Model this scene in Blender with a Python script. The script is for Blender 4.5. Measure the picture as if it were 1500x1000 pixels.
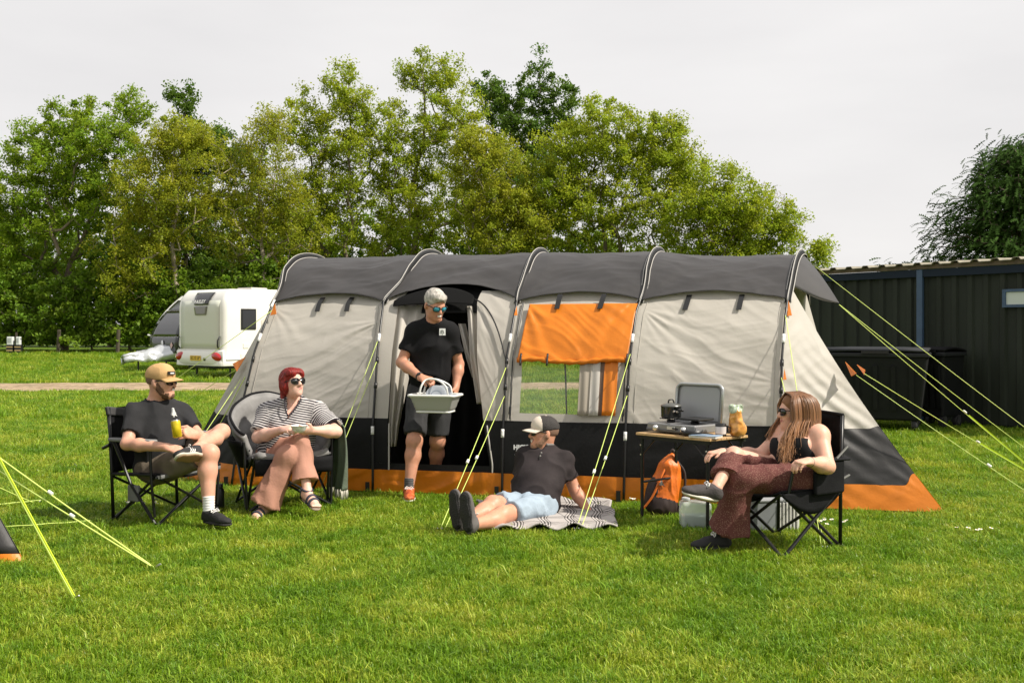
import bpy, bmesh, math, random
import numpy as np
from mathutils import Vector, Matrix

# ------------------------------------------------------------------ clear
for o in list(bpy.data.objects):
    bpy.data.objects.remove(o, do_unlink=True)
SC = bpy.context.scene
COL = SC.collection
R = math.radians

# ------------------------------------------------------------------ camera
EYE = 1.43            # eye height, metres
HOR = 482.0           # row of the horizon in the 1500x1000 photograph
FPX = 1500.0          # focal length in photograph pixels
cam_d = bpy.data.cameras.new('camera')
cam_d.sensor_width = 36.0
cam_d.lens = 36.0
cam_d.shift_y = -0.012
cam_d.clip_start = 0.05
cam_d.clip_end = 2000
cam = bpy.data.objects.new('camera', cam_d)
COL.objects.link(cam)
cam.location = (0, 0, EYE)
cam.rotation_euler = (R(90), 0, 0)
SC.camera = cam

# ------------------------------------------------------------------ sky + sun
SUN_EL, SUN_AZ = 47.0, -15.0     # azimuth measured from +X (the picture's right) towards +Y (away)
sun_dir = Vector((math.cos(R(SUN_EL)) * math.cos(R(SUN_AZ)), math.cos(R(SUN_EL)) * math.sin(R(SUN_AZ)), math.sin(R(SUN_EL))))
W = bpy.data.worlds.new('World')
SC.world = W
W.use_nodes = True
wn = W.node_tree.nodes
wl = W.node_tree.links
bg = wn['Background']
sky = wn.new('ShaderNodeTexSky')
sky.sky_type = 'NISHITA'
sky.sun_disc = False
sky.sun_elevation = R(SUN_EL)
sky.sun_rotation = R(90 - SUN_AZ)
sky.dust_density = 4.0
sky.air_density = 1.0
sky.ozone_density = 1.0
# thin milky overcast lying over the clear sky, the same in every direction
tc = wn.new('ShaderNodeTexCoord')
mp = wn.new('ShaderNodeMapping'); mp.inputs['Scale'].default_value = (1.0, 1.0, 3.5)
nz = wn.new('ShaderNodeTexNoise'); nz.inputs['Scale'].default_value = 2.2; nz.inputs['Detail'].default_value = 5; nz.inputs['Roughness'].default_value = .5
rp = wn.new('ShaderNodeValToRGB')
rp.color_ramp.elements[0].position = .3; rp.color_ramp.elements[0].color = (6.9, 6.74, 6.72, 1)
rp.color_ramp.elements[1].position = .75; rp.color_ramp.elements[1].color = (8.15, 7.97, 7.85, 1)
mx = wn.new('ShaderNodeMix'); mx.data_type = 'RGBA'; mx.inputs[0].default_value = .93
wl.new(tc.outputs['Generated'], mp.inputs['Vector']); wl.new(mp.outputs[0], nz.inputs['Vector']); wl.new(nz.outputs['Fac'], rp.inputs['Fac'])
wl.new(sky.outputs[0], mx.inputs[6]); wl.new(rp.outputs[0], mx.inputs[7]); wl.new(mx.outputs[2], bg.inputs['Color'])
bg.inputs['Strength'].default_value = .10
sun_d = bpy.data.lights.new('sun', 'SUN')
sun_d.energy = 5.0
sun_d.angle = R(1.2)
sun_d.color = (1.0, .93, .82)
sun = bpy.data.objects.new('sun', sun_d)
COL.objects.link(sun)
sun.location = (20, -8, 30)
sun.rotation_euler = (-sun_dir).to_track_quat('-Z', 'Y').to_euler()

vs = SC.view_settings
vs.view_transform = 'Standard'
vs.look = 'None'
vs.exposure = 0.28
vs.gamma = 1.0
vs.use_curve_mapping = False
SC.render.engine = 'CYCLES'
SC.cycles.use_denoising = True
SC.cycles.max_bounces = 8
SC.cycles.transparent_max_bounces = 12
SC.cycles.caustics_reflective = False
SC.cycles.caustics_refractive = False

# ------------------------------------------------------------------ maths helpers
def P(px, py, y):
    """world point that stands at depth y behind photograph pixel (px,py)"""
    return Vector(((px - 750) / FPX * y, y, EYE - (py - HOR) / FPX * y))
def G(px, py):
    """ground point under a pixel"""
    y = EYE * FPX / (py - HOR)
    return Vector(((px - 750) / FPX * y, y, 0))
def nrm(v):
    return Vector(v).normalized()
def lerp(a, b, t):
    return a + (b - a) * t
def sstep(a, b, x):
    t = np.clip((x - a) / (b - a), 0, 1)
    return t * t * (3 - 2 * t)
_PT = np.random.RandomState(7).rand(64, 64, 64).astype(np.float32)
def vnoise(p):
    """value noise on an (n,3) array, 0..1"""
    p = np.asarray(p, np.float64)
    i = np.floor(p).astype(int); f = p - i; f = f * f * (3 - 2 * f)
    i0 = i & 63; i1 = (i + 1) & 63
    def g(a, b, c): return _PT[a, b, c]
    x0, y0, z0 = i0.T; x1, y1, z1 = i1.T
    fx, fy, fz = f.T
    a = g(x0, y0, z0) * (1 - fx) + g(x1, y0, z0) * fx
    b = g(x0, y1, z0) * (1 - fx) + g(x1, y1, z0) * fx
    c = g(x0, y0, z1) * (1 - fx) + g(x1, y0, z1) * fx
    d = g(x0, y1, z1) * (1 - fx) + g(x1, y1, z1) * fx
    return (a * (1 - fy) + b * fy) * (1 - fz) + (c * (1 - fy) + d * fy) * fz
def fbm(p, octv=3):
    s, a, t = 0, 1, 0
    p = np.asarray(p, np.float64)
    for k in range(octv):
        s = s + a * vnoise(p * 2 ** k + 13.7 * k); t += a; a *= .5
    return s / t

# ------------------------------------------------------------------ materials
MATS = {}
def mat(name, col, rough=.6, var=.0, vscale=12., bump=.0, bscale=80., metal=0., transl=0., spec=.5, alpha=1., hue=None, attr=None, coat=0., stretch=None):
    """principled material; var mixes in a noise-driven lighter/darker tone, bump adds fine relief"""
    if name in MATS: return MATS[name]
    m = bpy.data.materials.new(name); m.use_nodes = True
    nt = m.node_tree; N = nt.nodes; L = nt.links
    b = N['Principled BSDF']; out = N['Material Output']
    c4 = (*col, 1)
    b.inputs['Base Color'].default_value = c4
    b.inputs['Roughness'].default_value = rough
    b.inputs['Metallic'].default_value = metal
    b.inputs['Specular IOR Level'].default_value = spec
    b.inputs['Coat Weight'].default_value = coat
    t = N.new('ShaderNodeTexCoord')
    src = t.outputs['Object']
    if stretch:
        mpn = N.new('ShaderNodeMapping'); mpn.inputs['Scale'].default_value = stretch
        L.new(src, mpn.inputs[0]); src = mpn.outputs[0]
    colout = None
    if var > 0:
        n = N.new('ShaderNodeTexNoise'); n.inputs['Scale'].default_value = vscale; n.inputs['Detail'].default_value = 4
        L.new(src, n.inputs['Vector'])
        rr = N.new('ShaderNodeValToRGB')
        h = hue or (1, 1, 1)
        rr.color_ramp.elements[0].position = .3; rr.color_ramp.elements[1].position = .7
        rr.color_ramp.elements[0].color = (*[max(0, c * (1 - var)) for c in col], 1)
        rr.color_ramp.elements[1].color = (*[min(1, c * (1 + var) * k) for c, k in zip(col, h)], 1)
        L.new(n.outputs['Fac'], rr.inputs['Fac']); colout = rr.outputs[0]
    if attr:      # per-vertex tone, multiplies the colour
        a = N.new('ShaderNodeAttribute'); a.attribute_name = attr
        mm = N.new('ShaderNodeMix'); mm.data_type = 'RGBA'; mm.blend_type = 'MULTIPLY'; mm.inputs[0].default_value = 1
        if colout: L.new(colout, mm.inputs[6])
        else: mm.inputs[6].default_value = c4
        L.new(a.outputs['Color'], mm.inputs[7]); colout = mm.outputs[2]
    if colout: L.new(colout, b.inputs['Base Color'])
    if bump > 0:
        n2 = N.new('ShaderNodeTexNoise'); n2.inputs['Scale'].default_value = bscale; n2.inputs['Detail'].default_value = 3
        L.new(src, n2.inputs['Vector'])
        bp = N.new('ShaderNodeBump'); bp.inputs['Strength'].default_value = bump; bp.inputs['Distance'].default_value = .01
        L.new(n2.outputs['Fac'], bp.inputs['Height']); L.new(bp.outputs[0], b.inputs['Normal'])
    if transl > 0:
        tr = N.new('ShaderNodeBsdfTranslucent'); tr.inputs['Color'].default_value = c4
        if colout: L.new(colout, tr.inputs['Color'])
        ms = N.new('ShaderNodeMixShader'); ms.inputs[0].default_value = transl
        L.new(b.outputs[0], ms.inputs[1]); L.new(tr.outputs[0], ms.inputs[2]); L.new(ms.outputs[0], out.inputs['Surface'])
    if alpha < 1: b.inputs['Alpha'].default_value = alpha
    MATS[name] = m
    return m
def srgb(r, g, b):
    f = lambda v: (v / 255 / 12.92) if v <= 10 else ((v / 255 + .055) / 1.055) ** 2.4
    return (f(r), f(g), f(b))

# ------------------------------------------------------------------ object helpers
ORG = {}
def tag(o, label=None, cat=None, group=None, kind=None):
    if label: o['label'] = label
    if cat: o['category'] = cat
    if group: o['group'] = group
    if kind: o['kind'] = kind
    return o
def thing(name, loc, label, cat, group=None):
    o = bpy.data.objects.new(name, None); COL.objects.link(o)
    o.empty_display_size = .1
    o.location = loc; ORG[o.name] = Vector(loc)
    return tag(o, label, cat, group)
def np_mesh(name, V, F, smooth=True, attrs=None, mats=None, fmat=None):
    """mesh from an (n,3) array and an (m,3|4) array or a mixed list of faces"""
    me = bpy.data.meshes.new(name)
    V = np.asarray(V, np.float32)
    if isinstance(F, np.ndarray):
        k = F.shape[1]; m = len(F)
        me.vertices.add(len(V)); me.vertices.foreach_set('co', V.ravel())
        me.loops.add(m * k); me.loops.foreach_set('vertex_index', F.astype(np.int32).ravel())
        me.polygons.add(m); me.polygons.foreach_set('loop_start', np.arange(0, m * k, k, dtype=np.int32))
        me.update(calc_edges=True)
    else:
        me.from_pydata([tuple(v) for v in V], [], F); me.update()
    if smooth: me.polygons.foreach_set('use_smooth', np.ones(len(me.polygons), bool))
    for k, a in (attrs or {}).items():
        a = np.asarray(a, np.float32)
        if a.ndim == 1:
            at = me.attributes.new(k, 'FLOAT', 'POINT'); at.data.foreach_set('value', a)
        else:
            at = me.attributes.new(k, 'FLOAT_COLOR', 'POINT')
            at.data.foreach_set('color', np.c_[a, np.ones(len(a))].astype(np.float32).ravel())
    for mm in (mats or []): me.materials.append(mm)
    if fmat is not None: me.polygons.foreach_set('material_index', np.asarray(fmat, np.int32))
    return me
def put(name, me, parent=None, org=None):
    """link a mesh whose vertices are in world space, moved to its own origin"""
    o = bpy.data.objects.new(name, me); COL.objects.link(o)
    if parent is not None:
        w = ORG[parent.name]
        me.transform(Matrix.Translation(-w)); o.parent = parent; ORG[o.name] = w
    else:
        w = Vector(org) if org is not None else Vector((0, 0, 0))
        me.transform(Matrix.Translation(-w)); o.location = w; ORG[o.name] = w
    return o
class MB:
    """collects simple shapes in world space"""
    def __init__(s): s.v = []; s.f = []
    def add(s, vs, fs):
        n = len(s.v); s.v += [tuple(v) for v in vs]; s.f += [tuple(i + n for i in f) for f in fs]; return s
    def box(s, c, size, rot=None):
        c = Vector(c); hx, hy, hz = [k / 2 for k in size]
        M = rot.to_matrix() if hasattr(rot, 'to_matrix') else (rot or Matrix.Identity(3))
        vs = [c + M @ Vector((x * hx, y * hy, z * hz)) for x in (-1, 1) for y in (-1, 1) for z in (-1, 1)]
        return s.add(vs, [(0, 1, 3, 2), (4, 6, 7, 5), (0, 4, 5, 1), (2, 3, 7, 6), (0, 2, 6, 4), (1, 5, 7, 3)])
    def tube(s, pts, r, n=8, cap=True, closed=False):
        pts = [Vector(p) for p in pts]; m = len(pts)
        rs = r if hasattr(r, '__len__') else [r] * m
        up = None; rings = []
        for i, p in enumerate(pts):
            if closed: t = (pts[(i + 1) % m] - pts[i - 1])
            else: t = pts[min(i + 1, m - 1)] - pts[max(i - 1, 0)]
            t = t.normalized() if t.length > 1e-9 else Vector((0, 0, 1))
            if up is None:
                up = Vector((0, 0, 1)) if abs(t.z) < .9 else Vector((1, 0, 0))
            a = t.cross(up)
            if a.length < 1e-6: a = t.cross(Vector((0, 1, 0)))
            a.normalize(); b = a.cross(t).normalized(); up = b
            rings.append([p + (a * math.cos(2 * math.pi * k / n) + b * math.sin(2 * math.pi * k / n)) * rs[i] for k in range(n)])
        vs = [v for rg in rings for v in rg]; fs = []
        for i in range(m if closed else m - 1):
            j = (i + 1) % m
            for k in range(n):
                fs.append((i * n + k, i * n + (k + 1) % n, j * n + (k + 1) % n, j * n + k))
        if cap and not closed:
            fs.append(tuple(reversed(range(n)))); fs.append(tuple((m - 1) * n + k for k in range(n)))
        return s.add(vs, fs)
    def lathe(s, prof, c=(0, 0, 0), n=24, M=None):
        c = Vector(c); vs = []; fs = []
        for (r, z) in prof:
            for k in range(n):
                q = Vector((r * math.cos(2 * math.pi * k / n), r * math.sin(2 * math.pi * k / n), z))
                vs.append(c + (M @ q if M else q))
        for i in range(len(prof) - 1):
            for k in range(n):
                fs.append((i * n + k, i * n + (k + 1) % n, (i + 1) * n + (k + 1) % n, (i + 1) * n + k))
        return s.add(vs, fs)
    def grid(s, pts, nu, nv):
        """pts: row-major nu x nv points"""
        return s.add(pts, [(i * nv + j, i * nv + j + 1, (i + 1) * nv + j + 1, (i + 1) * nv + j) for i in range(nu - 1) for j in range(nv - 1)])
    def prism(s, poly, d):
        """planar polygon swept by vector d"""
        poly = [Vector(p) for p in poly]; d = Vector(d); n = len(poly)
        return s.add(poly + [p + d for p in poly], [tuple(reversed(range(n))), tuple(n + k for k in range(n))] + [(k, (k + 1) % n, n + (k + 1) % n, n + k) for k in range(n)])
    def build(s, name, m, parent=None, smooth=False, bevel=0., seg=2, solid=0., subsurf=0, org=None, attrs=None):
        me = bpy.data.meshes.new(name); me.from_pydata(s.v, [], s.f); me.update()
        if smooth: me.polygons.foreach_set('use_smooth', np.ones(len(me.polygons), bool))
        bm = bmesh.new(); bm.from_mesh(me); bmesh.ops.recalc_face_normals(bm, faces=bm.faces[:]); bm.to_mesh(me); bm.free()
        for k, a in (attrs or {}).items():
            at = me.attributes.new(k, 'FLOAT_COLOR', 'POINT'); at.data.foreach_set('color', np.c_[a, np.ones(len(a))].astype(np.float32).ravel())
        me.materials.append(m)
        o = put(name, me, parent, org)
        if solid:
            md = o.modifiers.new('solid', 'SOLIDIFY'); md.thickness = solid; md.offset = 0
        if subsurf:
            md = o.modifiers.new('sub', 'SUBSURF'); md.levels = subsurf; md.render_levels = subsurf
        if bevel:
            md = o.modifiers.new('bevel', 'BEVEL'); md.width = bevel; md.segments = seg; md.limit_method = 'ANGLE'; md.angle_limit = R(35)
        return o
def bez(p0, p1, p2, n=10):
    p0, p1, p2 = Vector(p0), Vector(p1), Vector(p2)
    return [p0 * (1 - t) ** 2 + p1 * 2 * t * (1 - t) + p2 * t * t for t in [i / (n - 1) for i in range(n)]]
def spline(pts, n=6):
    """catmull-rom through the points"""
    p = [Vector(q) for q in pts]; p = [p[0] * 2 - p[1]] + p + [p[-1] * 2 - p[-2]]; out = []
    for i in range(1, len(p) - 2):
        for k in range(n):
            t = k / n
            out.append(.5 * ((2 * p[i]) + (-p[i - 1] + p[i + 1]) * t + (2 * p[i - 1] - 5 * p[i] + 4 * p[i + 1] - p[i + 2]) * t * t + (-p[i - 1] + 3 * p[i] - 3 * p[i + 1] + p[i + 2]) * t ** 3))
    return out + [p[-2]]
def text_part(name, body, size, c, right, up, m, parent, extrude=.001, spacing=1.0, bold=0.0):
    """flat lettering centred at c, reading along 'right'"""
    cu = bpy.data.curves.new(name, 'FONT'); cu.body = body; cu.size = size; cu.align_x = 'CENTER'; cu.align_y = 'CENTER'
    cu.extrude = extrude; cu.space_character = spacing; cu.offset = bold
    t = bpy.data.objects.new('tmp', cu); COL.objects.link(t)
    dg = bpy.context.evaluated_depsgraph_get(); dg.update()
    me = bpy.data.meshes.new_from_object(t.evaluated_get(dg)); bpy.data.objects.remove(t)
    r = nrm(right); u = nrm(up); u = (u - r * u.dot(r)).normalized(); n = r.cross(u)
    M = Matrix((r, u, n)).transposed().to_4x4(); M.translation = Vector(c)
    me.transform(M); me.materials.clear(); me.materials.append(m)
    return put(name, me, parent)
# ================================================================== ground, gravel track, grass
def ground_z(x, y):
    y = np.asarray(y, float); x = np.asarray(x, float)
    return .45 * sstep(33, 50, y) + .012 * (fbm(np.c_[x.ravel() * .6, y.ravel() * .6, 0 * x.ravel()], 2).reshape(x.shape) - .5) * sstep(3, 6, y) * (1 - sstep(20, 26, y))
def make_ground():
    ys = np.r_[np.linspace(-30, 2, 12), np.linspace(2.5, 14, 70), np.linspace(14.4, 60, 90), np.linspace(64, 400, 30)]
    xs = np.r_[np.linspace(-300, -32, 14), np.linspace(-30, 30, 150), np.linspace(32, 300, 14)]
    X, Y = np.meshgrid(xs, ys, indexing='ij')
    V = np.c_[X.ravel(), Y.ravel(), ground_z(X, Y).ravel() - .012]
    nx, ny = X.shape
    i, j = np.meshgrid(np.arange(nx - 1), np.arange(ny - 1), indexing='ij')
    F = np.stack([i * ny + j, (i + 1) * ny + j, (i + 1) * ny + j + 1, i * ny + j + 1], -1).reshape(-1, 4)
    m = bpy.data.materials.new('turf'); m.use_nodes = True
    N = m.node_tree.nodes; L = m.node_tree.links; b = N['Principled BSDF']; b.inputs['Roughness'].default_value = .85; b.inputs['Specular IOR Level'].default_value = .2
    g = N.new('ShaderNodeNewGeometry')
    n1 = N.new('ShaderNodeTexNoise'); n1.inputs['Scale'].default_value = .9; n1.inputs['Detail'].default_value = 6
    n2 = N.new('ShaderNodeTexNoise'); n2.inputs['Scale'].default_value = 22; n2.inputs['Detail'].default_value = 4
    L.new(g.outputs['Position'], n1.inputs['Vector']); L.new(g.outputs['Position'], n2.inputs['Vector'])
    r1 = N.new('ShaderNodeValToRGB'); r1.color_ramp.elements[0].position = .32; r1.color_ramp.elements[1].position = .68
    r1.color_ramp.elements[0].color = (.075, .15, .008, 1); r1.color_ramp.elements[1].color = (.150, .215, .014, 1)
    r2 = N.new('ShaderNodeValToRGB'); r2.color_ramp.elements[0].position = .3; r2.color_ramp.elements[1].position = .75
    r2.color_ramp.elements[0].color = (.55, .6, .5, 1); r2.color_ramp.elements[1].color = (1.25, 1.2, 1.2, 1)
    mm = N.new('ShaderNodeMix'); mm.data_type = 'RGBA'; mm.blend_type = 'MULTIPLY'; mm.inputs[0].default_value = 1
    L.new(n1.outputs['Fac'], r1.inputs[0]); L.new(n2.outputs['Fac'], r2.inputs[0]); L.new(r1.outputs[0], mm.inputs[6]); L.new(r2.outputs[0], mm.inputs[7]); L.new(mm.outputs[2], b.inputs['Base Color'])
    bp = N.new('ShaderNodeBump'); bp.inputs['Strength'].default_value = .6; bp.inputs['Distance'].default_value = .04
    L.new(n2.outputs['Fac'], bp.inputs['Height']); L.new(bp.outputs[0], b.inputs['Normal'])
    o = put('ground', np_mesh('ground', V, F, mats=[m])); tag(o, kind='structure')
    return m
TURF = make_ground()
def make_track():
    m = bpy.data.materials.new('gravel'); m.use_nodes = True
    N = m.node_tree.nodes; L = m.node_tree.links; b = N['Principled BSDF']; b.inputs['Roughness'].default_value = .95; b.inputs['Specular IOR Level'].default_value = .15
    g = N.new('ShaderNodeNewGeometry')
    v = N.new('ShaderNodeTexVoronoi'); v.inputs['Scale'].default_value = 9
    n1 = N.new('ShaderNodeTexNoise'); n1.inputs['Scale'].default_value = 1.2; n1.inputs['Detail'].default_value = 6
    for q in (v, n1): L.new(g.outputs['Position'], q.inputs['Vector'])
    r1 = N.new('ShaderNodeValToRGB'); r1.color_ramp.elements[0].color = (.21, .155, .10, 1); r1.color_ramp.elements[1].color = (.45, .355, .25, 1)
    r2 = N.new('ShaderNodeValToRGB'); r2.color_ramp.elements[0].position = .3; r2.color_ramp.elements[1].position = .7
    r2.color_ramp.elements[0].color = (.75, .75, .72, 1); r2.color_ramp.elements[1].color = (1.2, 1.15, 1.1, 1)
    mm = N.new('ShaderNodeMix'); mm.data_type = 'RGBA'; mm.blend_type = 'MULTIPLY'; mm.inputs[0].default_value = 1
    L.new(v.outputs['Color'], r1.inputs[0]); L.new(n1.outputs['Fac'], r2.inputs[0]); L.new(r1.outputs[0], mm.inputs[6]); L.new(r2.outputs[0], mm.inputs[7]); L.new(mm.outputs[2], b.inputs['Base Color'])
    bp = N.new('ShaderNodeBump'); bp.inputs['Strength'].default_value = .7; bp.inputs['Distance'].default_value = .03
    L.new(v.outputs['Distance'], bp.inputs['Height']); L.new(bp.outputs[0], b.inputs['Normal'])
    xs = np.linspace(-60, 60, 240); pts = []
    for t in (0, .33, .66, 1):
        e = (vnoise(np.c_[xs * 1.1, 0 * xs + 5 * round(t), 0 * xs]) - .5) * .5 * (1 if t in (0, 1) else .2)
        y = lerp(23.7, 27.2, t) + e + .012 * xs
        pts += list(np.c_[xs, y, 0 * xs + .012])
    mb = MB().grid(pts, 4, 240)
    tag(mb.build('gravel_path', m, smooth=True), kind='structure')
make_track()

def make_grass():
    rng = np.random.RandomState(3)
    m = bpy.data.materials.new('grass_blade'); m.use_nodes = True
    N = m.node_tree.nodes; L = m.node_tree.links; b = N['Principled BSDF']; out = N['Material Output']
    b.inputs['Roughness'].default_value = .42; b.inputs['Specular IOR Level'].default_value = .4
    g = N.new('ShaderNodeNewGeometry'); oi = N.new('ShaderNodeObjectInfo')
    n1 = N.new('ShaderNodeTexNoise'); n1.inputs['Scale'].default_value = 1.3; n1.inputs['Detail'].default_value = 5; n1.inputs['Roughness'].default_value = .65
    L.new(g.outputs['Position'], n1.inputs['Vector'])
    ad = N.new('ShaderNodeMath'); ad.operation = 'MULTIPLY_ADD'; ad.inputs[1].default_value = .34
    L.new(oi.outputs['Random'], ad.inputs[0])
    sb = N.new('ShaderNodeMath'); sb.operation = 'SUBTRACT'; sb.inputs[1].default_value = .15
    L.new(n1.outputs['Fac'], sb.inputs[0]); L.new(sb.outputs[0], ad.inputs[2])
    rp = N.new('ShaderNodeValToRGB'); el = rp.color_ramp.elements
    el[0].position = .24; el[0].color = (.105, .23, .010, 1)
    el[1].position = .74; el[1].color = (.40, .45, .04, 1)
    e = el.new(.5); e.color = (.20, .33, .013, 1)
    L.new(ad.outputs[0], rp.inputs[0])
    at = N.new('ShaderNodeAttribute'); at.attribute_name = 'tone'
    mm = N.new('ShaderNodeMix'); mm.data_type = 'RGBA'; mm.blend_type = 'MULTIPLY'; mm.inputs[0].default_value = 1
    L.new(rp.outputs[0], mm.inputs[6]); L.new(at.outputs['Color'], mm.inputs[7]); L.new(mm.outputs[2], b.inputs['Base Color'])
    tr = N.new('ShaderNodeBsdfTranslucent'); L.new(mm.outputs[2], tr.inputs['Color'])
    ms = N.new('ShaderNodeMixShader'); ms.inputs[0].default_value = .42
    L.new(b.outputs[0], ms.inputs[1]); L.new(tr.outputs[0], ms.inputs[2]); L.new(ms.outputs[0], out.inputs['Surface'])
    tufts = []
    hid = bpy.data.collections.new('tuft_library')
    for k in range(6):
        V = []; F = []; T = []
        nb = 62
        for i in range(nb):
            a = rng.rand() * 6.283; r = .075 * math.sqrt(rng.rand()); bx, by = r * math.cos(a), r * math.sin(a)
            h = rng.uniform(.015, .033) * (1.7 if rng.rand() < .16 else 1); w = rng.uniform(.0014, .0030)
            d = rng.rand() * 6.283; lean = rng.uniform(.15, 1.25) * h; dx, dy = math.cos(d), math.sin(d)
            s = d + 1.57 + rng.uniform(-.5, .5); sx, sy = math.cos(s) * w, math.sin(s) * w
            n = len(V)
            p1 = (bx + dx * lean * .3, by + dy * lean * .3, h * .6); p2 = (bx + dx * lean, by + dy * lean, h * rng.uniform(.75, 1))
            V += [(bx - sx, by - sy, -.012), (bx + sx, by + sy, -.012), (p1[0] + sx * .9, p1[1] + sy * .9, p1[2]), (p1[0] - sx * .9, p1[1] - sy * .9, p1[2]), p2]
            F += [(n, n + 1, n + 2, n + 3), (n + 3, n + 2, n + 4)]
            t = rng.uniform(.75, 1.25); c = np.array([t, t, t])
            q = rng.rand()
            if q < .07: c = np.array([1.5, 1.2, 3.0]) * rng.uniform(.8, 1.2)      # dry straw blades
            elif q < .22: c = c * np.array([1.3, 1.3, 2.4])  # whitish blades: the lawn's specular glints put into the blade colour
            T += [c] * 5
        me = np_mesh('tuft_%d' % k, V, F, smooth=False, attrs={'tone': np.array(T)}, mats=[m])
        o = bpy.data.objects.new('grass_tuft_%d' % k, me); hid.objects.link(o)
    # scatter points
    pts = []; scl = []
    def zone(y0, y1, dens, s, side):
        a = (y1 - y0) * ((y0 + y1) / 2 * 1.02 + 2 * side); n = int(a * dens * 1.3)
        y = rng.uniform(y0, y1, n); hw = .51 * y + side
        x = rng.uniform(-1, 1, n) * (.51 * y1 + side); k = np.abs(x) < hw
        pts.append(np.c_[x[k], y[k]]); scl.append(rng.uniform(.75, 1.25, k.sum()) * s)
    zone(3.4, 6.2, 300, 1.0, 1.2); zone(6.2, 9.6, 240, 1.05, 1.2); zone(9.6, 16, 70, 1.5, 1.0); zone(16, 26, 22, 2.2, .5); zone(26, 47, 9, 3.0, 0)
    p = np.concatenate(pts); s = np.concatenate(scl)
    ok = ~((p[:, 1] > 23.5 + .012 * p[:, 0]) & (p[:, 1] < 27.4 + .012 * p[:, 0]))
    # under the tent nothing grows up through the groundsheet
    fx = 8.63 - .228 * p[:, 0]
    ok &= ~((p[:, 0] > -2.6) & (p[:, 0] < 3.3) & (p[:, 1] > fx) & (p[:, 1] < fx + 3.4))
    # nor under the picnic blanket
    ok &= ~((p[:, 0] > -.22) & (p[:, 0] < .72) & (p[:, 1] > 7.28) & (p[:, 1] < 8.28))
    p = p[ok]; s = s[ok]
    hz = fbm(np.c_[p * .9, 0 * p[:, 0]], 3); s = s * (.84 + .32 * hz)
    V = np.c_[p, ground_z(p[:, 0], p[:, 1])]
    me = bpy.data.meshes.new('grass'); me.vertices.add(len(V)); me.vertices.foreach_set('co', V.astype(np.float32).ravel())
    a = me.attributes.new('scl', 'FLOAT', 'POINT'); a.data.foreach_set('value', s.astype(np.float32))
    a = me.attributes.new('rotz', 'FLOAT_VECTOR', 'POINT'); a.data.foreach_set('vector', np.c_[rng.uniform(-.12, .12, len(V)), rng.uniform(-.12, .12, len(V)), rng.uniform(0, 6.28, len(V))].astype(np.float32).ravel())
    o = bpy.data.objects.new('grass', me); COL.objects.link(o)
    tag(o, 'short mown lawn grass with yellow green patches', 'grass', kind='stuff')
    ng = bpy.data.node_groups.new('grass_scatter', 'GeometryNodeTree')
    ng.interface.new_socket('Geometry', in_out='INPUT', socket_type='NodeSocketGeometry'); ng.interface.new_socket('Geometry', in_out='OUTPUT', socket_type='NodeSocketGeometry')
    n = ng.nodes; l = ng.links
    gi = n.new('NodeGroupInput'); go = n.new('NodeGroupOutput')
    ip = n.new('GeometryNodeInstanceOnPoints'); ci = n.new('GeometryNodeCollectionInfo')
    ci.inputs['Collection'].default_value = hid; ci.inputs['Separate Children'].default_value = True; ci.inputs['Reset Children'].default_value = True
    ip.inputs['Pick Instance'].default_value = True
    na = n.new('GeometryNodeInputNamedAttribute'); na.data_type = 'FLOAT'; na.inputs['Name'].default_value = 'scl'
    nr = n.new('GeometryNodeInputNamedAttribute'); nr.data_type = 'FLOAT_VECTOR'; nr.inputs['Name'].default_value = 'rotz'
    l.new(gi.outputs[0], ip.inputs['Points']); l.new(ci.outputs[0], ip.inputs['Instance']); l.new(na.outputs[0], ip.inputs['Scale']); l.new(nr.outputs[0], ip.inputs['Rotation'])
    l.new(ip.outputs[0], go.inputs[0])
    o.modifiers.new('scatter', 'NODES').node_group = ng
make_grass()
# ================================================================== trees, hedge, conifer
LEAF = {}
def leaf_mat(name, col, transl=.55):
    return mat(name, col, rough=.5, attr='tone', transl=transl, spec=.25)
BARK = mat('bark_grey_brown', (.16, .125, .09), .9, var=.45, vscale=3, bump=.6, bscale=14)
BARK_PALE = mat('bark_pale', (.30, .25, .19), .9, var=.4, vscale=3, bump=.6, bscale=14)
LM = {'bright': leaf_mat('leaf_bright_spring', (.33, .40, .026)), 'mid': leaf_mat('leaf_mid_green', (.24, .345, .022)),
      'dark': leaf_mat('leaf_dark_green', (.11, .19, .022), .42), 'olive': leaf_mat('leaf_olive_yellow', (.34, .37, .028)),
      'hedge': leaf_mat('leaf_hedge', (.165, .265, .020), .45), 'conifer': mat('needle_dark', (.042, .088, .020), rough=.9, attr='tone', transl=.2, spec=.05)}
def in_lobes(rng, lobes, n):
    """random points inside a union of ellipsoids, denser towards the shells"""
    w = np.array([l[3] * l[4] * l[5] for l in lobes]) ** .8; w /= w.sum()
    k = rng.choice(len(lobes), n, p=w); L = np.array(lobes)[k]
    d = rng.normal(size=(n, 3)); d /= np.linalg.norm(d, axis=1)[:, None]
    r = rng.rand(n) ** .40
    return L[:, :3] + d * r[:, None] * L[:, 3:6]
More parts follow.
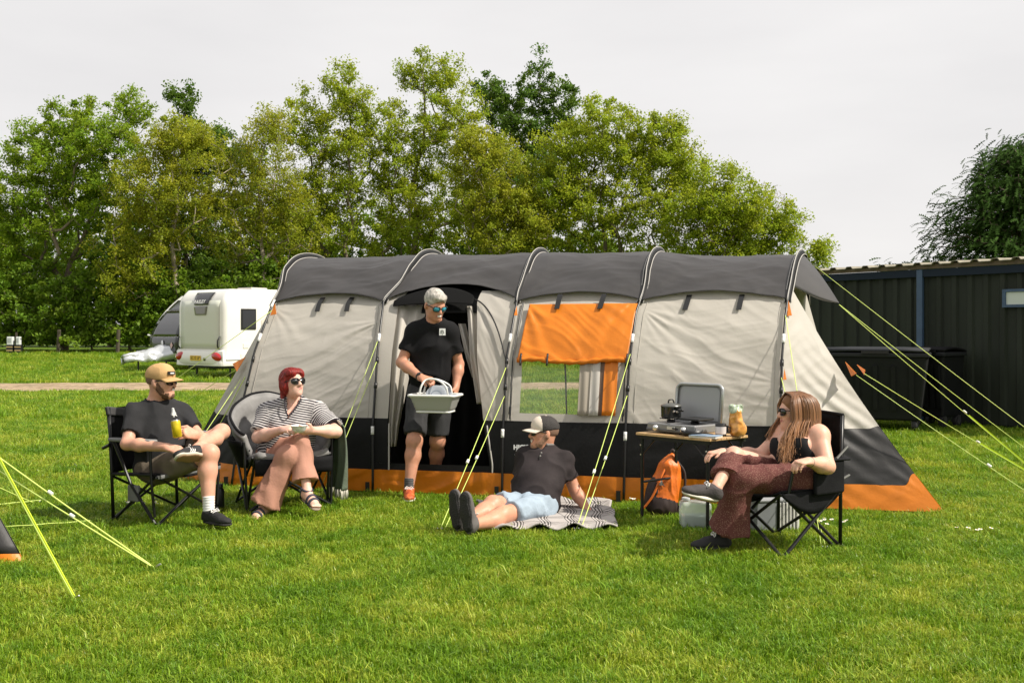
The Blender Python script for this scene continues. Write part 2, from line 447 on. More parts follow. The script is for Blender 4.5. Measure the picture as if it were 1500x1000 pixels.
def leaf_cards(rng, C, spread, per, size, droop=0., aspect=.62, up=.9, tone=None):
    """little folded leaf blades round each clump centre"""
    n = len(C) * per
    c = np.repeat(C, per, 0); sp = np.repeat(spread, per, 0)
    d = rng.normal(size=(n, 3)); d /= np.linalg.norm(d, axis=1)[:, None]
    c = c + d * (rng.rand(n) ** .6)[:, None] * sp
    ax = rng.normal(size=(n, 3)); ax[:, 2] -= droop * 1.5; ax /= np.linalg.norm(ax, axis=1)[:, None]
    nn = rng.normal(size=(n, 3)); nn[:, 2] += up * 2; sd = np.cross(ax, nn); sd /= np.linalg.norm(sd, axis=1)[:, None] + 1e-9
    nn = np.cross(sd, ax)
    L = (size * rng.uniform(.6, 1.35, n))[:, None]; Wd = L * aspect * .5
    v0 = c - ax * L * .5; v2 = c + ax * L * .5
    v1 = c + sd * Wd + nn * Wd * .35; v3 = c - sd * Wd + nn * Wd * .35
    V = np.stack([v0, v1, v2, v3], 1).reshape(-1, 3)
    F = np.arange(n * 4).reshape(-1, 4)
    ct = rng.uniform(.86, 1.16, len(C)) if tone is None else tone
    t = np.repeat(ct, per) * rng.uniform(.88, 1.15, n)
    hue = np.repeat(rng.uniform(-.09, .09, len(C)), per) + rng.uniform(-.06, .06, n)
    T = np.stack([t * (1 + hue), t, t * (1 - hue)], 1)
    return V, F, np.repeat(T, 4, 0)
def grow(rng, base, fork, targets, r0, bend=.35):
    """skeleton: trunk to the fork, then every target joined to the nearest fitting node; returns nodes,parents,radii"""
    base = np.array(base, float); fork = np.array(fork, float)
    N = [base]; Pn = [-1]
    nt = 6
    for k in range(1, nt + 1):
        q = base + (fork - base) * k / nt; q[:2] += rng.normal(size=2) * .06
        N.append(q); Pn.append(len(N) - 2)
    top = np.array(max(targets, key=lambda t: t[2])) * [1, 1, .93]
    start = fork.copy(); m = 9
    for k in range(1, m + 1):
        q = start + (top - start) * k / m; q[:2] += rng.normal(size=2) * .13
        N.append(q); Pn.append(len(N) - 2)
    order = sorted(targets, key=lambda t: np.linalg.norm(np.array(t) - fork) + rng.rand() * 1.2)
    for t in order:
        A = np.array(N); dv = t - A
        d = np.linalg.norm(dv, axis=1)
        cost = d + .9 * np.clip(A[:, 2] - t[2] + .25 * np.hypot(dv[:, 0], dv[:, 1]), 0, None) + 3 * (np.arange(len(A)) < 4)
        i = int(np.argmin(cost)); s = A[i]
        k = max(2, int(d[i] / .45)); mid = (s + t) / 2 + rng.normal(size=3) * bend * d[i] * .35 + np.array([0, 0, -.10 * d[i]])
        par = i
        for j in range(1, k + 1):
            u = j / k; q = s * (1 - u) ** 2 + mid * 2 * u * (1 - u) + t * u * u
            N.append(q); Pn.append(par); par = len(N) - 1
    n = len(N); A = np.zeros(n); ch = np.zeros(n, int)
    for p in Pn:
        if p >= 0: ch[p] += 1
    A[ch == 0] = 1.0
    for i in range(n - 1, 0, -1): A[Pn[i]] += A[i]
    Rr = np.maximum(.011, r0 * (A / A[0]) ** .52)
    return np.array(N), np.array(Pn), Rr
def wood(N, Pn, Rr, sides=5, rmin=.0):
    V = []; F = []
    for i in range(1, len(N)):
        p = Pn[i]
        if Rr[i] < rmin: continue
        a, b = N[p], N[i]; t = b - a; l = np.linalg.norm(t)
        if l < 1e-5: continue
        t = t / l; u = np.cross(t, [0.31, .17, .93]); u /= np.linalg.norm(u) + 1e-9; w = np.cross(t, u)
        k = len(V); sd = sides if Rr[i] > .03 else 3
        ra = min(Rr[p], Rr[i] * 1.6); rb = Rr[i]
        for c, r in ((a - t * ra * .3, ra), (b, rb)):
            for j in range(sd):
                an = 2 * math.pi * j / sd; V.append(c + (u * math.cos(an) + w * math.sin(an)) * r)
        for j in range(sd): F.append((k + j, k + (j + 1) % sd, k + sd + (j + 1) % sd, k + sd + j))
    return V, F
def tree(name, label, base, fork_h, lobes, ntar, kind, per, size, seed, r0=.2, bark=BARK, group='trees behind the campsite', spread=(.55, .55, .45), bare=0, cat='tree', droop=0.):
    rng = np.random.RandomState(seed)
    base = np.array(base, float); base[2] = ground_z(np.array([base[0]]), np.array([base[1]]))[0] - .05
    T = in_lobes(rng, lobes, int(ntar * 2.6))
    r0 = r0 * .62
    T = T[T[:, 2] > base[2] + .5]
    fork = base + [rng.uniform(-.3, .3), rng.uniform(-.3, .3), fork_h]
    N, Pn, Rr = grow(rng, base, fork, list(T), r0)
    root = thing(name, tuple(base), label, cat, group)
    V, F = wood(N, Pn, Rr)
    put('trunk', np_mesh('trunk', V, F, mats=[bark]), root)
    keep = T if bare <= 0 else T[rng.rand(len(T)) > bare]
    sp = np.array(spread) * .8 * rng.uniform(.5, 1.4, (len(keep), 1)); per = int(per * 1.55); size = size * .66
    V, F, tn = leaf_cards(rng, keep, sp, per, size, droop=droop)
    # sprigs along the outer twigs
    ch = np.ones(len(N), bool); ch[Pn[Pn >= 0]] = False
    tips = N[(Rr < .016)]
    tips = tips[rng.rand(len(tips)) < (.75 if bare <= 0 else .12)]
    if len(tips):
        V2, F2, tn2 = leaf_cards(rng, tips, np.full((len(tips), 3), .22), max(3, per // 9), size, droop=droop)
        F = np.r_[F, F2 + len(V)]; V = np.r_[V, V2]; tn = np.r_[tn, tn2]
    put('crown', np_mesh('crown', V, F, smooth=False, attrs={'tone': tn}, mats=[LM[kind]]), root)
    return root
def L_(px, py, y, rx, ry, rz):
    """crown lobe centred behind pixel px,py at depth y with radii in metres"""
    p = P(px, py, y); return [p.x, p.y, p.z, rx, ry, rz]
def base_at(px, y): return ((px - 750) / FPX * y, y, 0)

# one row of trees about 50 m away; each lobe is placed by where that part of the crown stands
tree('broadleaf_tree', 'large dark green round tree at the far left of the tree row', base_at(95, 48), 2.2,
     [L_(70, 300, 48, 2.6, 2.4, 3.2), L_(150, 250, 48, 2.4, 2.4, 3.4), L_(60, 230, 49, 1.8, 2, 2.0), L_(185, 175, 49, 1.3, 1.5, 1.5), L_(110, 190, 48.5, 1.7, 1.6, 1.5), L_(10, 330, 48, 2.0, 2, 3.0)],
     230, 'mid', 62, .20, 11, r0=.3)
tree('broadleaf_tree', 'yellowish olive tree with pale branches behind the caravans', base_at(255, 46), 2.0,
     [L_(235, 290, 46, 2.4, 2.0, 3.0), L_(290, 240, 46, 1.8, 1.6, 2.2), L_(200, 380, 46, 2.0, 1.8, 2.2), L_(255, 205, 46.5, 1.4, 1.3, 1.3)],
     200, 'olive', 48, .17, 12, r0=.22, bark=BARK_PALE)
tree('broadleaf_tree', 'dark feathery treetop poking up behind the olive tree', base_at(275, 55), 4.0,
     [L_(270, 165, 55, 1.1, 1, 1.5), L_(262, 135, 55, .8, .7, .7), L_(295, 215, 55, 2.2, 1.5, 1.6), L_(345, 240, 55, 1.8, 1.5, 1.3), L_(280, 330, 55, 3, 2, 4)],
     120, 'dark', 55, .24, 13, r0=.24)
tree('thin_tree', 'half bare brownish tree with thin pale twigs above the caravans', base_at(385, 47), 2.4,
     [L_(385, 250, 47, 1.9, 1.5, 2.6), L_(395, 185, 47, 1.0, 1, 1.0), L_(350, 330, 47, 1.8, 1.5, 2.0), L_(430, 330, 47, 1.5, 1.4, 2.4)],
     230, 'olive', 34, .16, 14, r0=.2, bark=BARK_PALE, bare=.12)
tree('broadleaf_tree', 'loose light green tree with a pointed open top left of the tallest one', base_at(505, 49), 2.8,
     [L_(500, 230, 49, 2.0, 2, 3.0), L_(505, 130, 49, 1.2, 1.2, 1.2), L_(445, 190, 49, 1.3, 1.3, 1.6), L_(470, 320, 49, 2.2, 2, 2.6), L_(545, 180, 49, 1.2, 1.2, 1.6), L_(440, 150, 49, .7, .7, .8)],
     210, 'bright', 40, .19, 15, r0=.25)
tree('broadleaf_tree', 'tall light green tree with the domed top above the tent door', base_at(610, 50), 3.0,
     [L_(620, 110, 50, 1.5, 1.4, 1.2), L_(600, 220, 50, 2.2, 2, 2.6), L_(660, 170, 50, 1.9, 1.7, 1.9), L_(640, 320, 50, 2.8, 2.4, 2.8), L_(575, 330, 50, 2, 2, 2.6), L_(655, 105, 50, 1.0, 1, .9)],
     240, 'bright', 48, .19, 16, r0=.32)
tree('broadleaf_tree', 'dark green tree with a spiky top behind the bright round tree', base_at(770, 56), 4.0,
     [L_(760, 170, 56, 2.4, 2, 2.2), L_(793, 105, 56, .75, .7, 1.3), L_(825, 155, 56, 1.4, 1.3, 1.3), L_(720, 130, 56, 1.3, 1.2, .8), L_(760, 300, 56, 3.4, 2.5, 4)],
     190, 'dark', 60, .24, 17, r0=.3)
tree('broadleaf_tree', 'olive green tree between the tall domed tree and the bright round one', base_at(720, 47), 2.5,
     [L_(715, 270, 47, 2.0, 1.8, 2.6), L_(745, 330, 47, 2.0, 1.8, 2.2), L_(700, 220, 47, 1.4, 1.4, 1.2)],
     170, 'olive', 48, .18, 18, r0=.22, bark=BARK_PALE)
tree('broadleaf_tree', 'wide bright green round tree above the tent window', base_at(890, 48), 2.4,
     [L_(880, 200, 48, 2.0, 2, 1.9), L_(820, 260, 48, 2.0, 2, 2.4), L_(950, 220, 48, 2.1, 2, 1.8), L_(900, 320, 48, 3.4, 2.4, 2.8), L_(1000, 255, 48, 1.4, 1.5, 1.6), L_(790, 350, 48, 1.6, 1.6, 1.6), L_(980, 190, 48, .9, .9, .8)],
     320, 'bright', 56, .19, 19, r0=.3)
tree('broadleaf_tree', 'lower bright green tree sloping down towards the green shed', base_at(1075, 46), 2.0,
     [L_(1060, 290, 46, 1.7, 1.6, 1.6), L_(1110, 325, 46, 1.8, 1.6, 1.5), L_(1020, 330, 46, 1.8, 1.6, 1.8), L_(1155, 340, 46, 1.0, 1.0, 1.0), L_(1070, 380, 46, 2.6, 1.8, 1.2)],
     220, 'bright', 48, .18, 20, r0=.22)
tree('small_tree', 'small sprig of a tree just beside the tent peak', base_at(1195, 47), 1.6,
     [L_(1195, 372, 47, .75, .8, .75), L_(1205, 360, 47, .5, .5, .42), L_(1180, 410, 47, 1.0, 1, 1)],
     36, 'bright', 40, .18, 21, r0=.08)
for (a, b, y, s, lab) in ((872, 215, 49, 31, 'bare grey twigs on the shoulder of the bright round tree'), (1120, 285, 47, 32, 'bare grey twigs above the lowest tree near the shed')):
    tree('bare_tree', lab, base_at(a + 90 if s == 31 else a, y), 3.0, [L_(a + 120 if s == 31 else a, b + 15, y, 1.3, .9, 1.0), L_(a + 100 if s == 31 else a - 30, b + 100, y, 1.2, 1, 2)], 130, 'olive', 3, .1, s, r0=.1, bark=BARK_PALE, bare=.92)
# dense darker woodland edge standing behind the row, one tree each
for i, (px, y, h) in enumerate(((-40, 58, 9.0), (60, 60, 10.0), (160, 57, 10.2), (330, 60, 9.6), (440, 58, 10.2), (560, 60, 9), (680, 59, 8.6), (850, 60, 7.6), (960, 58, 6.6), (1050, 60, 5.0), (240, 56, 9.6), (385, 57, 10.4))):
    x, yy, _ = base_at(px, y)
    pos = ['left end of it', 'above the service post', 'behind the round tree at the left', 'above the white caravan', 'above the left tent arch', 'behind the tall light tree', 'behind the domed tree', 'behind the wide bright tree', 'behind the right side of the bright tree', 'nearest the shed', 'behind the olive tree', 'behind the half bare tree'][i]
    tree('woodland_tree', 'dark filler tree of the shaded wood edge, ' + pos, (x, yy, 0), 1.6,
         [[x, yy, h * .55, 3.2, 2.0, h * .40], [x + 1, yy, h * .32, 3.2, 1.8, h * .3]], 150, 'hedge', 26, .33, 50 + i, r0=.22, group='dark trees of the wood edge')
# hedge bushes along the field edge
rngb = random.Random(5)
spots = [(-30, 46.5, 4.4), (35, 47, 5.0), (90, 46, 4.2), (140, 46.5, 5.2), (195, 46, 4.6), (240, 46, 4.0), (300, 47, 4.8), (360, 46, 4.6), (420, 46, 4.2), (480, 47, 2.8), (540, 46, 3.0), (610, 46.5, 2.9), (680, 46, 3.1), (750, 46.5, 2.8), (820, 46, 3.0), (890, 46.5, 2.8), (960, 46, 2.9), (1030, 46, 2.6), (1100, 45.5, 2.5), (1165, 45, 2.2)]
where = ['at the picture edge left of the service post', 'right behind the white service post', 'just right of the service post', 'behind the wooden fence stub', 'left of the dark caravan nose', 'behind the dark caravan nose', 'behind the rear of the white caravan', 'behind the side of the white caravan', 'behind the left tent arch', 'behind the first tent bay', 'left of the tent door', 'behind the tent door', 'right of the tent door', 'behind the third tent arch', 'behind the orange tent blind', 'behind the tent window', 'behind the fourth tent arch', 'behind the last tent bay', 'left of the tent peak', 'right of the tent peak']
for i, (px, y, h) in enumerate(spots):
    x, yy, _ = base_at(px, y); w = rngb.uniform(1.3, 1.7)
    tree('hedge_bush', 'dark green hedge bush ' + where[i], (x, yy, 0), .3,
         [[x - .5, yy, .45 + h * .35, w, .9, h * .42], [x + .6, yy, .45 + h * .45, w * .8, .9, h * .5], [x, yy - .3, .80, w * 1.3, .9, .65], [x + .7, yy + .5, .80, w * 1.3, .8, .6], [x - .6, yy + .2, .75, w * 1.2, .8, .55]], 100, 'hedge', 24, .26, 80 + i, r0=.07, group='bushes of the field hedge', spread=(.45, .4, .3), cat='bush')

def conifer(label, base, h, wid, seed, px0):
    rng = np.random.RandomState(seed); base = np.array(base, float)
    root = thing('conifer_tree', tuple(base), label, 'tree')
    C = []; A = []; seg = []
    nb = 300
    for i in range(nb):
        t = rng.rand() ** .8; z = h * (.06 + .9 * t); Lb = wid * (1 - t) ** .62 * rng.uniform(.65, 1.12) + .25
        a = rng.rand() * 6.283; d = np.array([math.cos(a), math.sin(a), rng.uniform(.10, .45)])
        st = base + [0, 0, z]; n = max(5, int(Lb / .20)); prev = st
        for k in range(1, n + 1):
            u = k / n
            q = st + d * Lb * u + np.array([0, 0, -.10 * Lb * u * u + .05 * math.sin(u * 5)]) + rng.normal(size=3) * .04
            seg.append((prev, q, .035 * (1 - u) + .008)); prev = q
            if u > .22:
                for s in range(3):
                    o = rng.normal(size=3) * [.16, .16, .10]
                    C.append(q + o); A.append(d * [1, 1, .2] + rng.normal(size=3) * .35 + [0, 0, -.25])
    for k in range(22):      # leader shoots that break the outline
        a = rng.rand() * 6.283; t = rng.uniform(.35, .9); rr = wid * (1 - t) ** .62 * .72
        q = base + [rr * math.cos(a), rr * math.sin(a), h * (.10 + .9 * t)]; ln = rng.uniform(.5, .95); prev = q
        for j in range(9):
            e = q + np.array([.10 * math.sin(a * 3) * (j / 8) ** 2, 0, 1]) * ln * j / 8
            seg.append((prev, e, .014)); prev = e
            for s in range(3 if j < 6 else 2): C.append(e); A.append(np.array([rng.normal() * .9, rng.normal() * .9, .35]))
    # feathery flat sprays: a spine with alternating pointed lobes
    C = np.repeat(np.array(C), 3, 0); A = np.repeat(np.array(A), 3, 0); n = len(C)
    C = C + rng.normal(size=(n, 3)) * .10; A = A + rng.normal(size=(n, 3)) * .30; A /= np.linalg.norm(A, axis=1)[:, None]
    nn = rng.normal(size=(n, 3)) * .5 + [0, 0, 1]; sd = np.cross(A, nn); sd /= np.linalg.norm(sd, axis=1)[:, None]
    L = rng.uniform(.13, .29, n)[:, None]; V = []; F = []; ns = 5
    spine = [C + A * L * (k / ns) - np.array([0, 0, 1]) * L * .30 * (k / ns) ** 2 for k in range(ns + 1)]
    tips = []
    for k in range(ns):
        w = L * .20 * math.sin(math.pi * (.22 + .62 * k / ns)); mid = spine[k] * .25 + spine[k + 1] * .75 + A * L * .10
        tips += [mid + sd * w * rng.uniform(.7, 1.2, (n, 1)), mid - sd * w * rng.uniform(.7, 1.2, (n, 1))]
    allv = np.stack(spine + tips, 1); m_ = allv.shape[1]; V = allv.reshape(-1, 3); o = (np.arange(n) * m_)[:, None]
    tri = []
    for k in range(ns):
        tri += [(k, k + 1, ns + 1 + 2 * k), (k + 1, k, ns + 2 + 2 * k)]
    F = (o[:, None, :] + np.array(tri)[None]).reshape(-1, 3)
    tt = rng.uniform(.55, 1.45, n); T = np.repeat(np.stack([tt * 1.05, tt, tt * .85], 1), m_, 0)
    put('crown', np_mesh('crown', V, F, smooth=False, attrs={'tone': T}, mats=[LM['conifer']]), root)
    mb = MB(); mb.tube([base, base + [0.05, 0, h * .5], base + [0, 0, h * .97]], [.26, .15, .02], 8)
    for a, b, r in seg: mb.tube([a, b], [r, r * .9], 3, cap=False)
    mb.build('trunk', BARK, root, smooth=True)
p = P(1492, 480, 24)
conifer('dark evergreen conifer rising behind the green shed', (p.x + .2, 24, 0), 5.9, 3.4, 41, 0)
# ================================================================== shed, bins, caravans, hedge-side bits
def make_shed():
    A = np.array([4.95, 17.75]); B = np.array([8.6, 12.55])      # visible wall line, far end to near end
    d = (B - A); Lw = np.linalg.norm(d); d = d / Lw; n = np.array([-d[1], d[0]]) * -1     # n points to the camera side
    if n[1] > 0: n = -n
    H = 2.32
    root = thing('metal_shed', (A[0], A[1], 0), 'long dark green corrugated metal shed with blue trim', 'shed')
    green = mat('shed_green_steel', (.024, .029, .021), .6, spec=.2, var=.25, vscale=2.5, bump=.05, bscale=30, stretch=(1, 1, .3))
    blue = mat('shed_blue_trim', (.045, .085, .15), .5, var=.2, vscale=4)
    def pt(s, o, z): return Vector((A[0] + d[0] * s + n[0] * o, A[1] + d[1] * s + n[1] * o, z))
    # box-profile cladding sheets, one part each
    pitch = .25; k = 0; s = 0.0
    while s < Lw - .02:
        e = min(s + 4 * pitch, Lw); mb = MB(); prof = []
        q = s
        while q < e - .01:
            prof += [(q, 0), (q + .13, 0), (q + .155, .035), (q + .225, .035)]; q += pitch
        prof.append((e, 0)); prof = [(min(a, e), b) for a, b in prof]
        pts = [pt(a, b, z) for z in (.05, H) for a, b in prof]
        mb.grid(pts, 2, len(prof)); mb.build('cladding_sheet', green, root); s = e
    mb = MB().prism([pt(0, -.02, .0), pt(Lw, -.02, .0), pt(Lw, -2.4, .0), pt(0, -2.4, .0)], (0, 0, H)); mb.build('body', green, root)
    # roof: ribbed sheets overhanging, cream edge
    cream = mat('shed_roof_sheet', (.20, .18, .125), .6, var=.2, vscale=6)
    brown = mat('shed_fascia', (.12, .085, .05), .7, var=.3, vscale=8)
    q = 0.0
    pts = []; prof = []
    while q < Lw:
        prof += [(q, 0), (q + .17, 0), (q + .20, .035), (q + .28, .035)]; q += .31
    mb = MB().grid([pt(a, o, H + .09 + b + .04 * (.12 - o)) for o in (.16, -2.5) for a, b in prof], 2, len(prof)); mb.build('roof', cream, root, solid=.012)
    MB().prism([pt(0, .10, H + .03), pt(Lw, .10, H + .03), pt(Lw, .06, H + .03), pt(0, .06, H + .03)], (0, 0, .07)).build('fascia', brown, root)
    MB().prism([pt(0, .085, H - .09), pt(Lw, .085, H - .09), pt(Lw, .04, H - .09), pt(0, .04, H - .09)], (0, 0, .115)).build('top_rail', mat('shed_dark_blue', (.016, .024, .038), .7, spec=.15), root)
    # post
    def s_of(px):
        t = (px - 750) / FPX   # X = t*Y along the wall
        return (t * A[1] - A[0]) / (d[0] - t * d[1])
    sp = s_of(1352)
    MB().prism([pt(sp - .05, .10, 0), pt(sp + .05, .10, 0), pt(sp + .05, .042, 0), pt(sp - .05, .042, 0)], (0, 0, H + .02)).build('post', blue, root, bevel=.008)
    # window at the picture's edge
    s0 = s_of(1472); s1 = s0 + .75; z0, z1 = 1.74, 2.00
    f = MB()
    for (a, b, c, e) in ((s0, s1, z1 - .04, z1), (s0, s1, z0, z0 + .04), (s0, s0 + .05, z0 + .04, z1 - .04), (s1 - .05, s1, z0 + .04, z1 - .04)):
        f.prism([pt(a, .075, c), pt(b, .075, c), pt(b, .038, c), pt(a, .038, c)], (0, 0, e - c))
    w = f.build('window', blue, root)
    MB().prism([pt(s0 + .05, .055, z0 + .04), pt(s1 - .05, .055, z0 + .04), pt(s1 - .05, .046, z0 + .04), pt(s0 + .05, .046, z0 + .04)], (0, 0, z1 - z0 - .08)).build('pane', mat('frosted_pane', (.55, .60, .55), .35), w)
make_shed()
def make_bin(px, Yb, wid, dep, rot, label, lid_col):
    c = P(px, 500, Yb); root = thing('wheelie_bin', (c.x, Yb, 0), label, 'bin', 'bins beside the shed')
    M = Matrix.Rotation(rot, 3, 'Z')
    def q(x, y, z): return Vector((c.x, Yb, 0)) + M @ Vector((x, y, z))
    plastic = mat('bin_dark_plastic', (.012, .013, .013), .6, spec=.2, var=.15, vscale=8)
    hw, hd = wid / 2, dep / 2
    lo = [q(-hw * .86, -hd * .8, .16), q(hw * .86, -hd * .8, .16), q(hw * .86, hd * .8, .16), q(-hw * .86, hd * .8, .16)]
    hi = [q(-hw, -hd, 1.05), q(hw, -hd, 1.05), q(hw, hd, 1.05), q(-hw, hd, 1.05)]
    mb = MB().add(lo + hi, [(3, 2, 1, 0), (4, 5, 6, 7)] + [(i, (i + 1) % 4, 4 + (i + 1) % 4, 4 + i) for i in range(4)]); body = mb.build('body', plastic, root, bevel=.03)
    for k in range(5):
        x = lerp(-hw * .7, hw * .7, k / 4)
        MB().prism([q(x - .03, -hd * .86 - .02, .3), q(x + .03, -hd * .86 - .02, .3), q(x + .03, -hd * .8, .3), q(x - .03, -hd * .8, .3)], q(0, -.075, .62) - q(0, 0, 0)).build('rib', plastic, body)
    MB().prism([q(-hw - .03, -hd - .03, 1.04), q(hw + .03, -hd - .03, 1.04), q(hw + .03, hd, 1.04), q(-hw - .03, hd, 1.04)], (0, 0, .06)).build('rim', mat('bin_rim', (.022, .023, .025), .6, spec=.2), root, bevel=.015)
    mb = MB(); nu = 9; pts = []
    for i in range(nu):
        u = i / (nu - 1); y = lerp(-hd - .02, hd, u); z = 1.105 + .05 * math.sin(math.pi * min(1, u * .9 + .1)) ** .8
        pts += [q(-hw - .02, y, z), q(-hw * .5, y, z + .01), q(hw * .5, y, z + .01), q(hw + .02, y, z)]
    mb.grid(pts, nu, 4); lid = mb.build('lid', mat('bin_lid_' + str(lid_col[2])[:5], lid_col, .7, spec=.15), root, smooth=True, solid=.03)
    MB().prism([q(-.18, -hd - .06, 1.09), q(.18, -hd - .06, 1.09), q(.18, -hd - .03, 1.09), q(-.18, -hd - .03, 1.09)], (0, 0, .04)).build('handle', mat('bin_handle', (.01, .01, .01), .4), lid)
    for x in (-hw * .75, hw * .75):
        for y in (-hd * .65, hd * .65):
            w = MB().tube([q(x - .03, y, .09), q(x + .03, y, .09)], .09, 16).build('wheel', mat('bin_tyre', (.012, .012, .012), .7), root, bevel=.01)
            MB().tube([q(x - .036, y, .09), q(x + .036, y, .09)], .035, 10).build('hub', mat('bin_hub', (.10, .10, .10), .4), w)
            MB().box(q(x, y, .13), (.09, .05, .10), M).build('fork', mat('bin_fork', (.12, .12, .12), .4, metal=.6), w)
make_bin(1286, 14.7, 1.35, 1.0, R(-24), 'large black wheeled bin standing behind the right end of the tent', (.028, .030, .034))
make_bin(1372, 15.0, .55, .60, R(-52), 'narrow black wheeled bin in the dark against the shed', (.010, .010, .011))

WHITE = mat('caravan_white', (.80, .79, .75), .25, var=.03, vscale=2, coat=.3)
def loft(sections, closed=True):
    """list of equal-length point rings -> MB with end caps"""
    mb = MB(); n = len(sections[0]); vs = [v for s in sections for v in s]; fs = []
    for i in range(len(sections) - 1):
        for k in range(n):
            fs.append((i * n + k, i * n + (k + 1) % n, (i + 1) * n + (k + 1) % n, (i + 1) * n + k))
    fs += [tuple(reversed(range(n))), tuple((len(sections) - 1) * n + k for k in range(n))]
    return mb.add(vs, fs)
def make_caravan(origin, rot, label, rear=True):
    """local x across the width, y along the length (0 = the end towards the camera), z up"""
    root = thing('caravan', tuple(origin), label, 'caravan', 'white caravans parked beyond the gravel')
    M = Matrix.Rotation(rot, 3, 'Z'); O = Vector(origin)
    def q(x, y, z): return O + M @ Vector((x, y, z))
    W2 = 1.13; Ht = 2.58; Lc = 5.6
    grey = mat('caravan_charcoal', (.030, .031, .034), .2, coat=.4); glass = mat('caravan_glass', (.012, .013, .015), .08, coat=.5)
    blk = mat('caravan_black', (.012, .012, .012), .4)
    def side_prof(z):      # how far the camera end curves back with height
        if rear: return .05 + .30 * max(0, (z - 2.05) / .53) ** 2.2 - .10 * max(0, min(1, (.75 - z) / .3))
        return .02 + 1.15 * max(0, (z - .95) / 1.63) ** 1.9 + .12 * max(0, (.8 - z) / .4) ** 2
    zs = [.38, .5, .7, .9, 1.2, 1.5, 1.8, 2.05, 2.2, 2.32, 2.42, 2.5, 2.55, 2.58]
    secs = []
    for i in range(25):        # rings across the width: outline in y-z
        u = -1 + 2 * i / 24
        x = W2 * math.copysign(abs(math.sin(u * math.pi / 2)), u); edge = max(0, (abs(x) - (W2 - .16)) / .16)
        rnd = .11 * edge ** 2.5
        ring = [q(x, side_prof(z) + rnd * (1 if rear else 1.6), z - (rnd * .7 if z > 2.4 else 0)) for z in zs]
        ring += [q(x, y, Ht - rnd * .7 + .03 * math.sin(math.pi * (y - .4) / Lc)) for y in (1.4, 2.5, 4.0, 5.2)]
        ring += [q(x, Lc - side_prof(z) * .6, z - (rnd * .7 if z > 2.4 else 0)) for z in reversed(zs)]
        secs.append(ring)
    body = loft(secs).build('body', WHITE, root, smooth=True, bevel=.015)
    # side seams / rails
    for sx in (-1, 1):
        MB().tube([q(sx * (W2 + .004), .12 + side_prof(.6), .56), q(sx * (W2 + .004), Lc - .3, .56)], .02, 6).build('side_rail', mat('caravan_trim_grey', (.45, .45, .44), .4), root)
        w = MB().tube([q(sx * (W2 - .2), 2.9, .32), q(sx * (W2 + .0), 2.9, .32)], .32, 24).build('wheel', mat('caravan_tyre', (.015, .015, .015), .8), root, bevel=.02)
        MB().tube([q(sx * (W2 + .0), 2.9, .32), q(sx * (W2 + .012), 2.9, .32)], .19, 20).build('rim', mat('caravan_rim', (.35, .35, .36), .3, metal=.7), w)
    # one window on the door side + stripe
    def sidewin(y0, y1, z0, z1, sx, name='window'):
        return MB().prism([q(sx * (W2 + .004), y0, z0), q(sx * (W2 + .004), y1, z0), q(sx * (W2 + .004), y1, z1), q(sx * (W2 + .004), y0, z1)], q(sx * .022, 0, 0) - q(0, 0, 0))
    w = sidewin(.62, 1.15, 1.42, 2.02, 1).build('window', blk, root, bevel=.02)
    MB().prism([q(W2 + .027, .67, 1.47), q(W2 + .027, 1.10, 1.47), q(W2 + .027, 1.10, 1.97), q(W2 + .027, .67, 1.97)], q(.004, 0, 0) - q(0, 0, 0)).build('pane', glass, w)
    w = sidewin(2.3, 3.6, 1.35, 2.0, 1).build('window', blk, root, bevel=.02)
    MB().prism([q(W2 + .027, 2.35, 1.4), q(W2 + .027, 3.55, 1.4), q(W2 + .027, 3.55, 1.95), q(W2 + .027, 2.35, 1.95)], q(.004, 0, 0) - q(0, 0, 0)).build('pane', glass, w)
    MB().prism([q(W2 + .006, 1.35, 1.25)] + [q(W2 + .006, 1.25 + .5 * (1 - math.cos(a)) - .1, 1.2 + .62 * math.sin(a)) for a in (.9, 1.3, 1.57)] + [q(W2 + .006, 2.2, 1.82), q(W2 + .006, 2.2, 1.2)], q(.006, 0, 0) - q(0, 0, 0)).build('swoosh_decal', mat('caravan_beige', (.62, .57, .50), .35), root)
    for (y0, z0, s) in ((.7, .88, .14), (.62, .52, .20), (.95, .55, .14)):
        MB().prism([q(W2 + .004, y0, z0), q(W2 + .004, y0 + s * 1.3, z0), q(W2 + .004, y0 + s * 1.3, z0 + s), q(W2 + .004, y0, z0 + s)], q(.012, 0, 0) - q(0, 0, 0)).build('vent', mat('caravan_vent', (.70, .69, .66), .4), root, bevel=.01)
    for y in (1.6, 3.6):
        MB().prism([q(-.35, y, Ht + .01), q(.35, y, Ht + .01), q(.35, y + .6, Ht + .01), q(-.35, y + .6, Ht + .01)], (0, 0, .09)).build('rooflight', mat('caravan_rooflight', (.5, .47, .42), .3), root, bevel=.03)
    MB().box(q(0, 2.9, .36), (2.0, 5.0, .12), M).build('chassis', blk, root)
    for y in (.5, 5.0):
        for sx in (-.8, .8):
            MB().tube([q(sx, y, .36), q(sx, y, .02)], .03, 8).build('corner_steady', blk, root)
    def onface(x, z, o=.0): return q(x, side_prof(z) - o - .004, z)
    def panel(name, poly, m, th=.014, nx=8, nz=8, parent=None):
        """sheet that follows the curved end; poly(u,v) -> x,z"""
        pts = [onface(*poly(i / nx, j / nz), th) for i in range(nx + 1) for j in range(nz + 1)]
        return MB().grid(pts, nx + 1, nz + 1).build(name, m, parent or root, smooth=True, solid=.01)
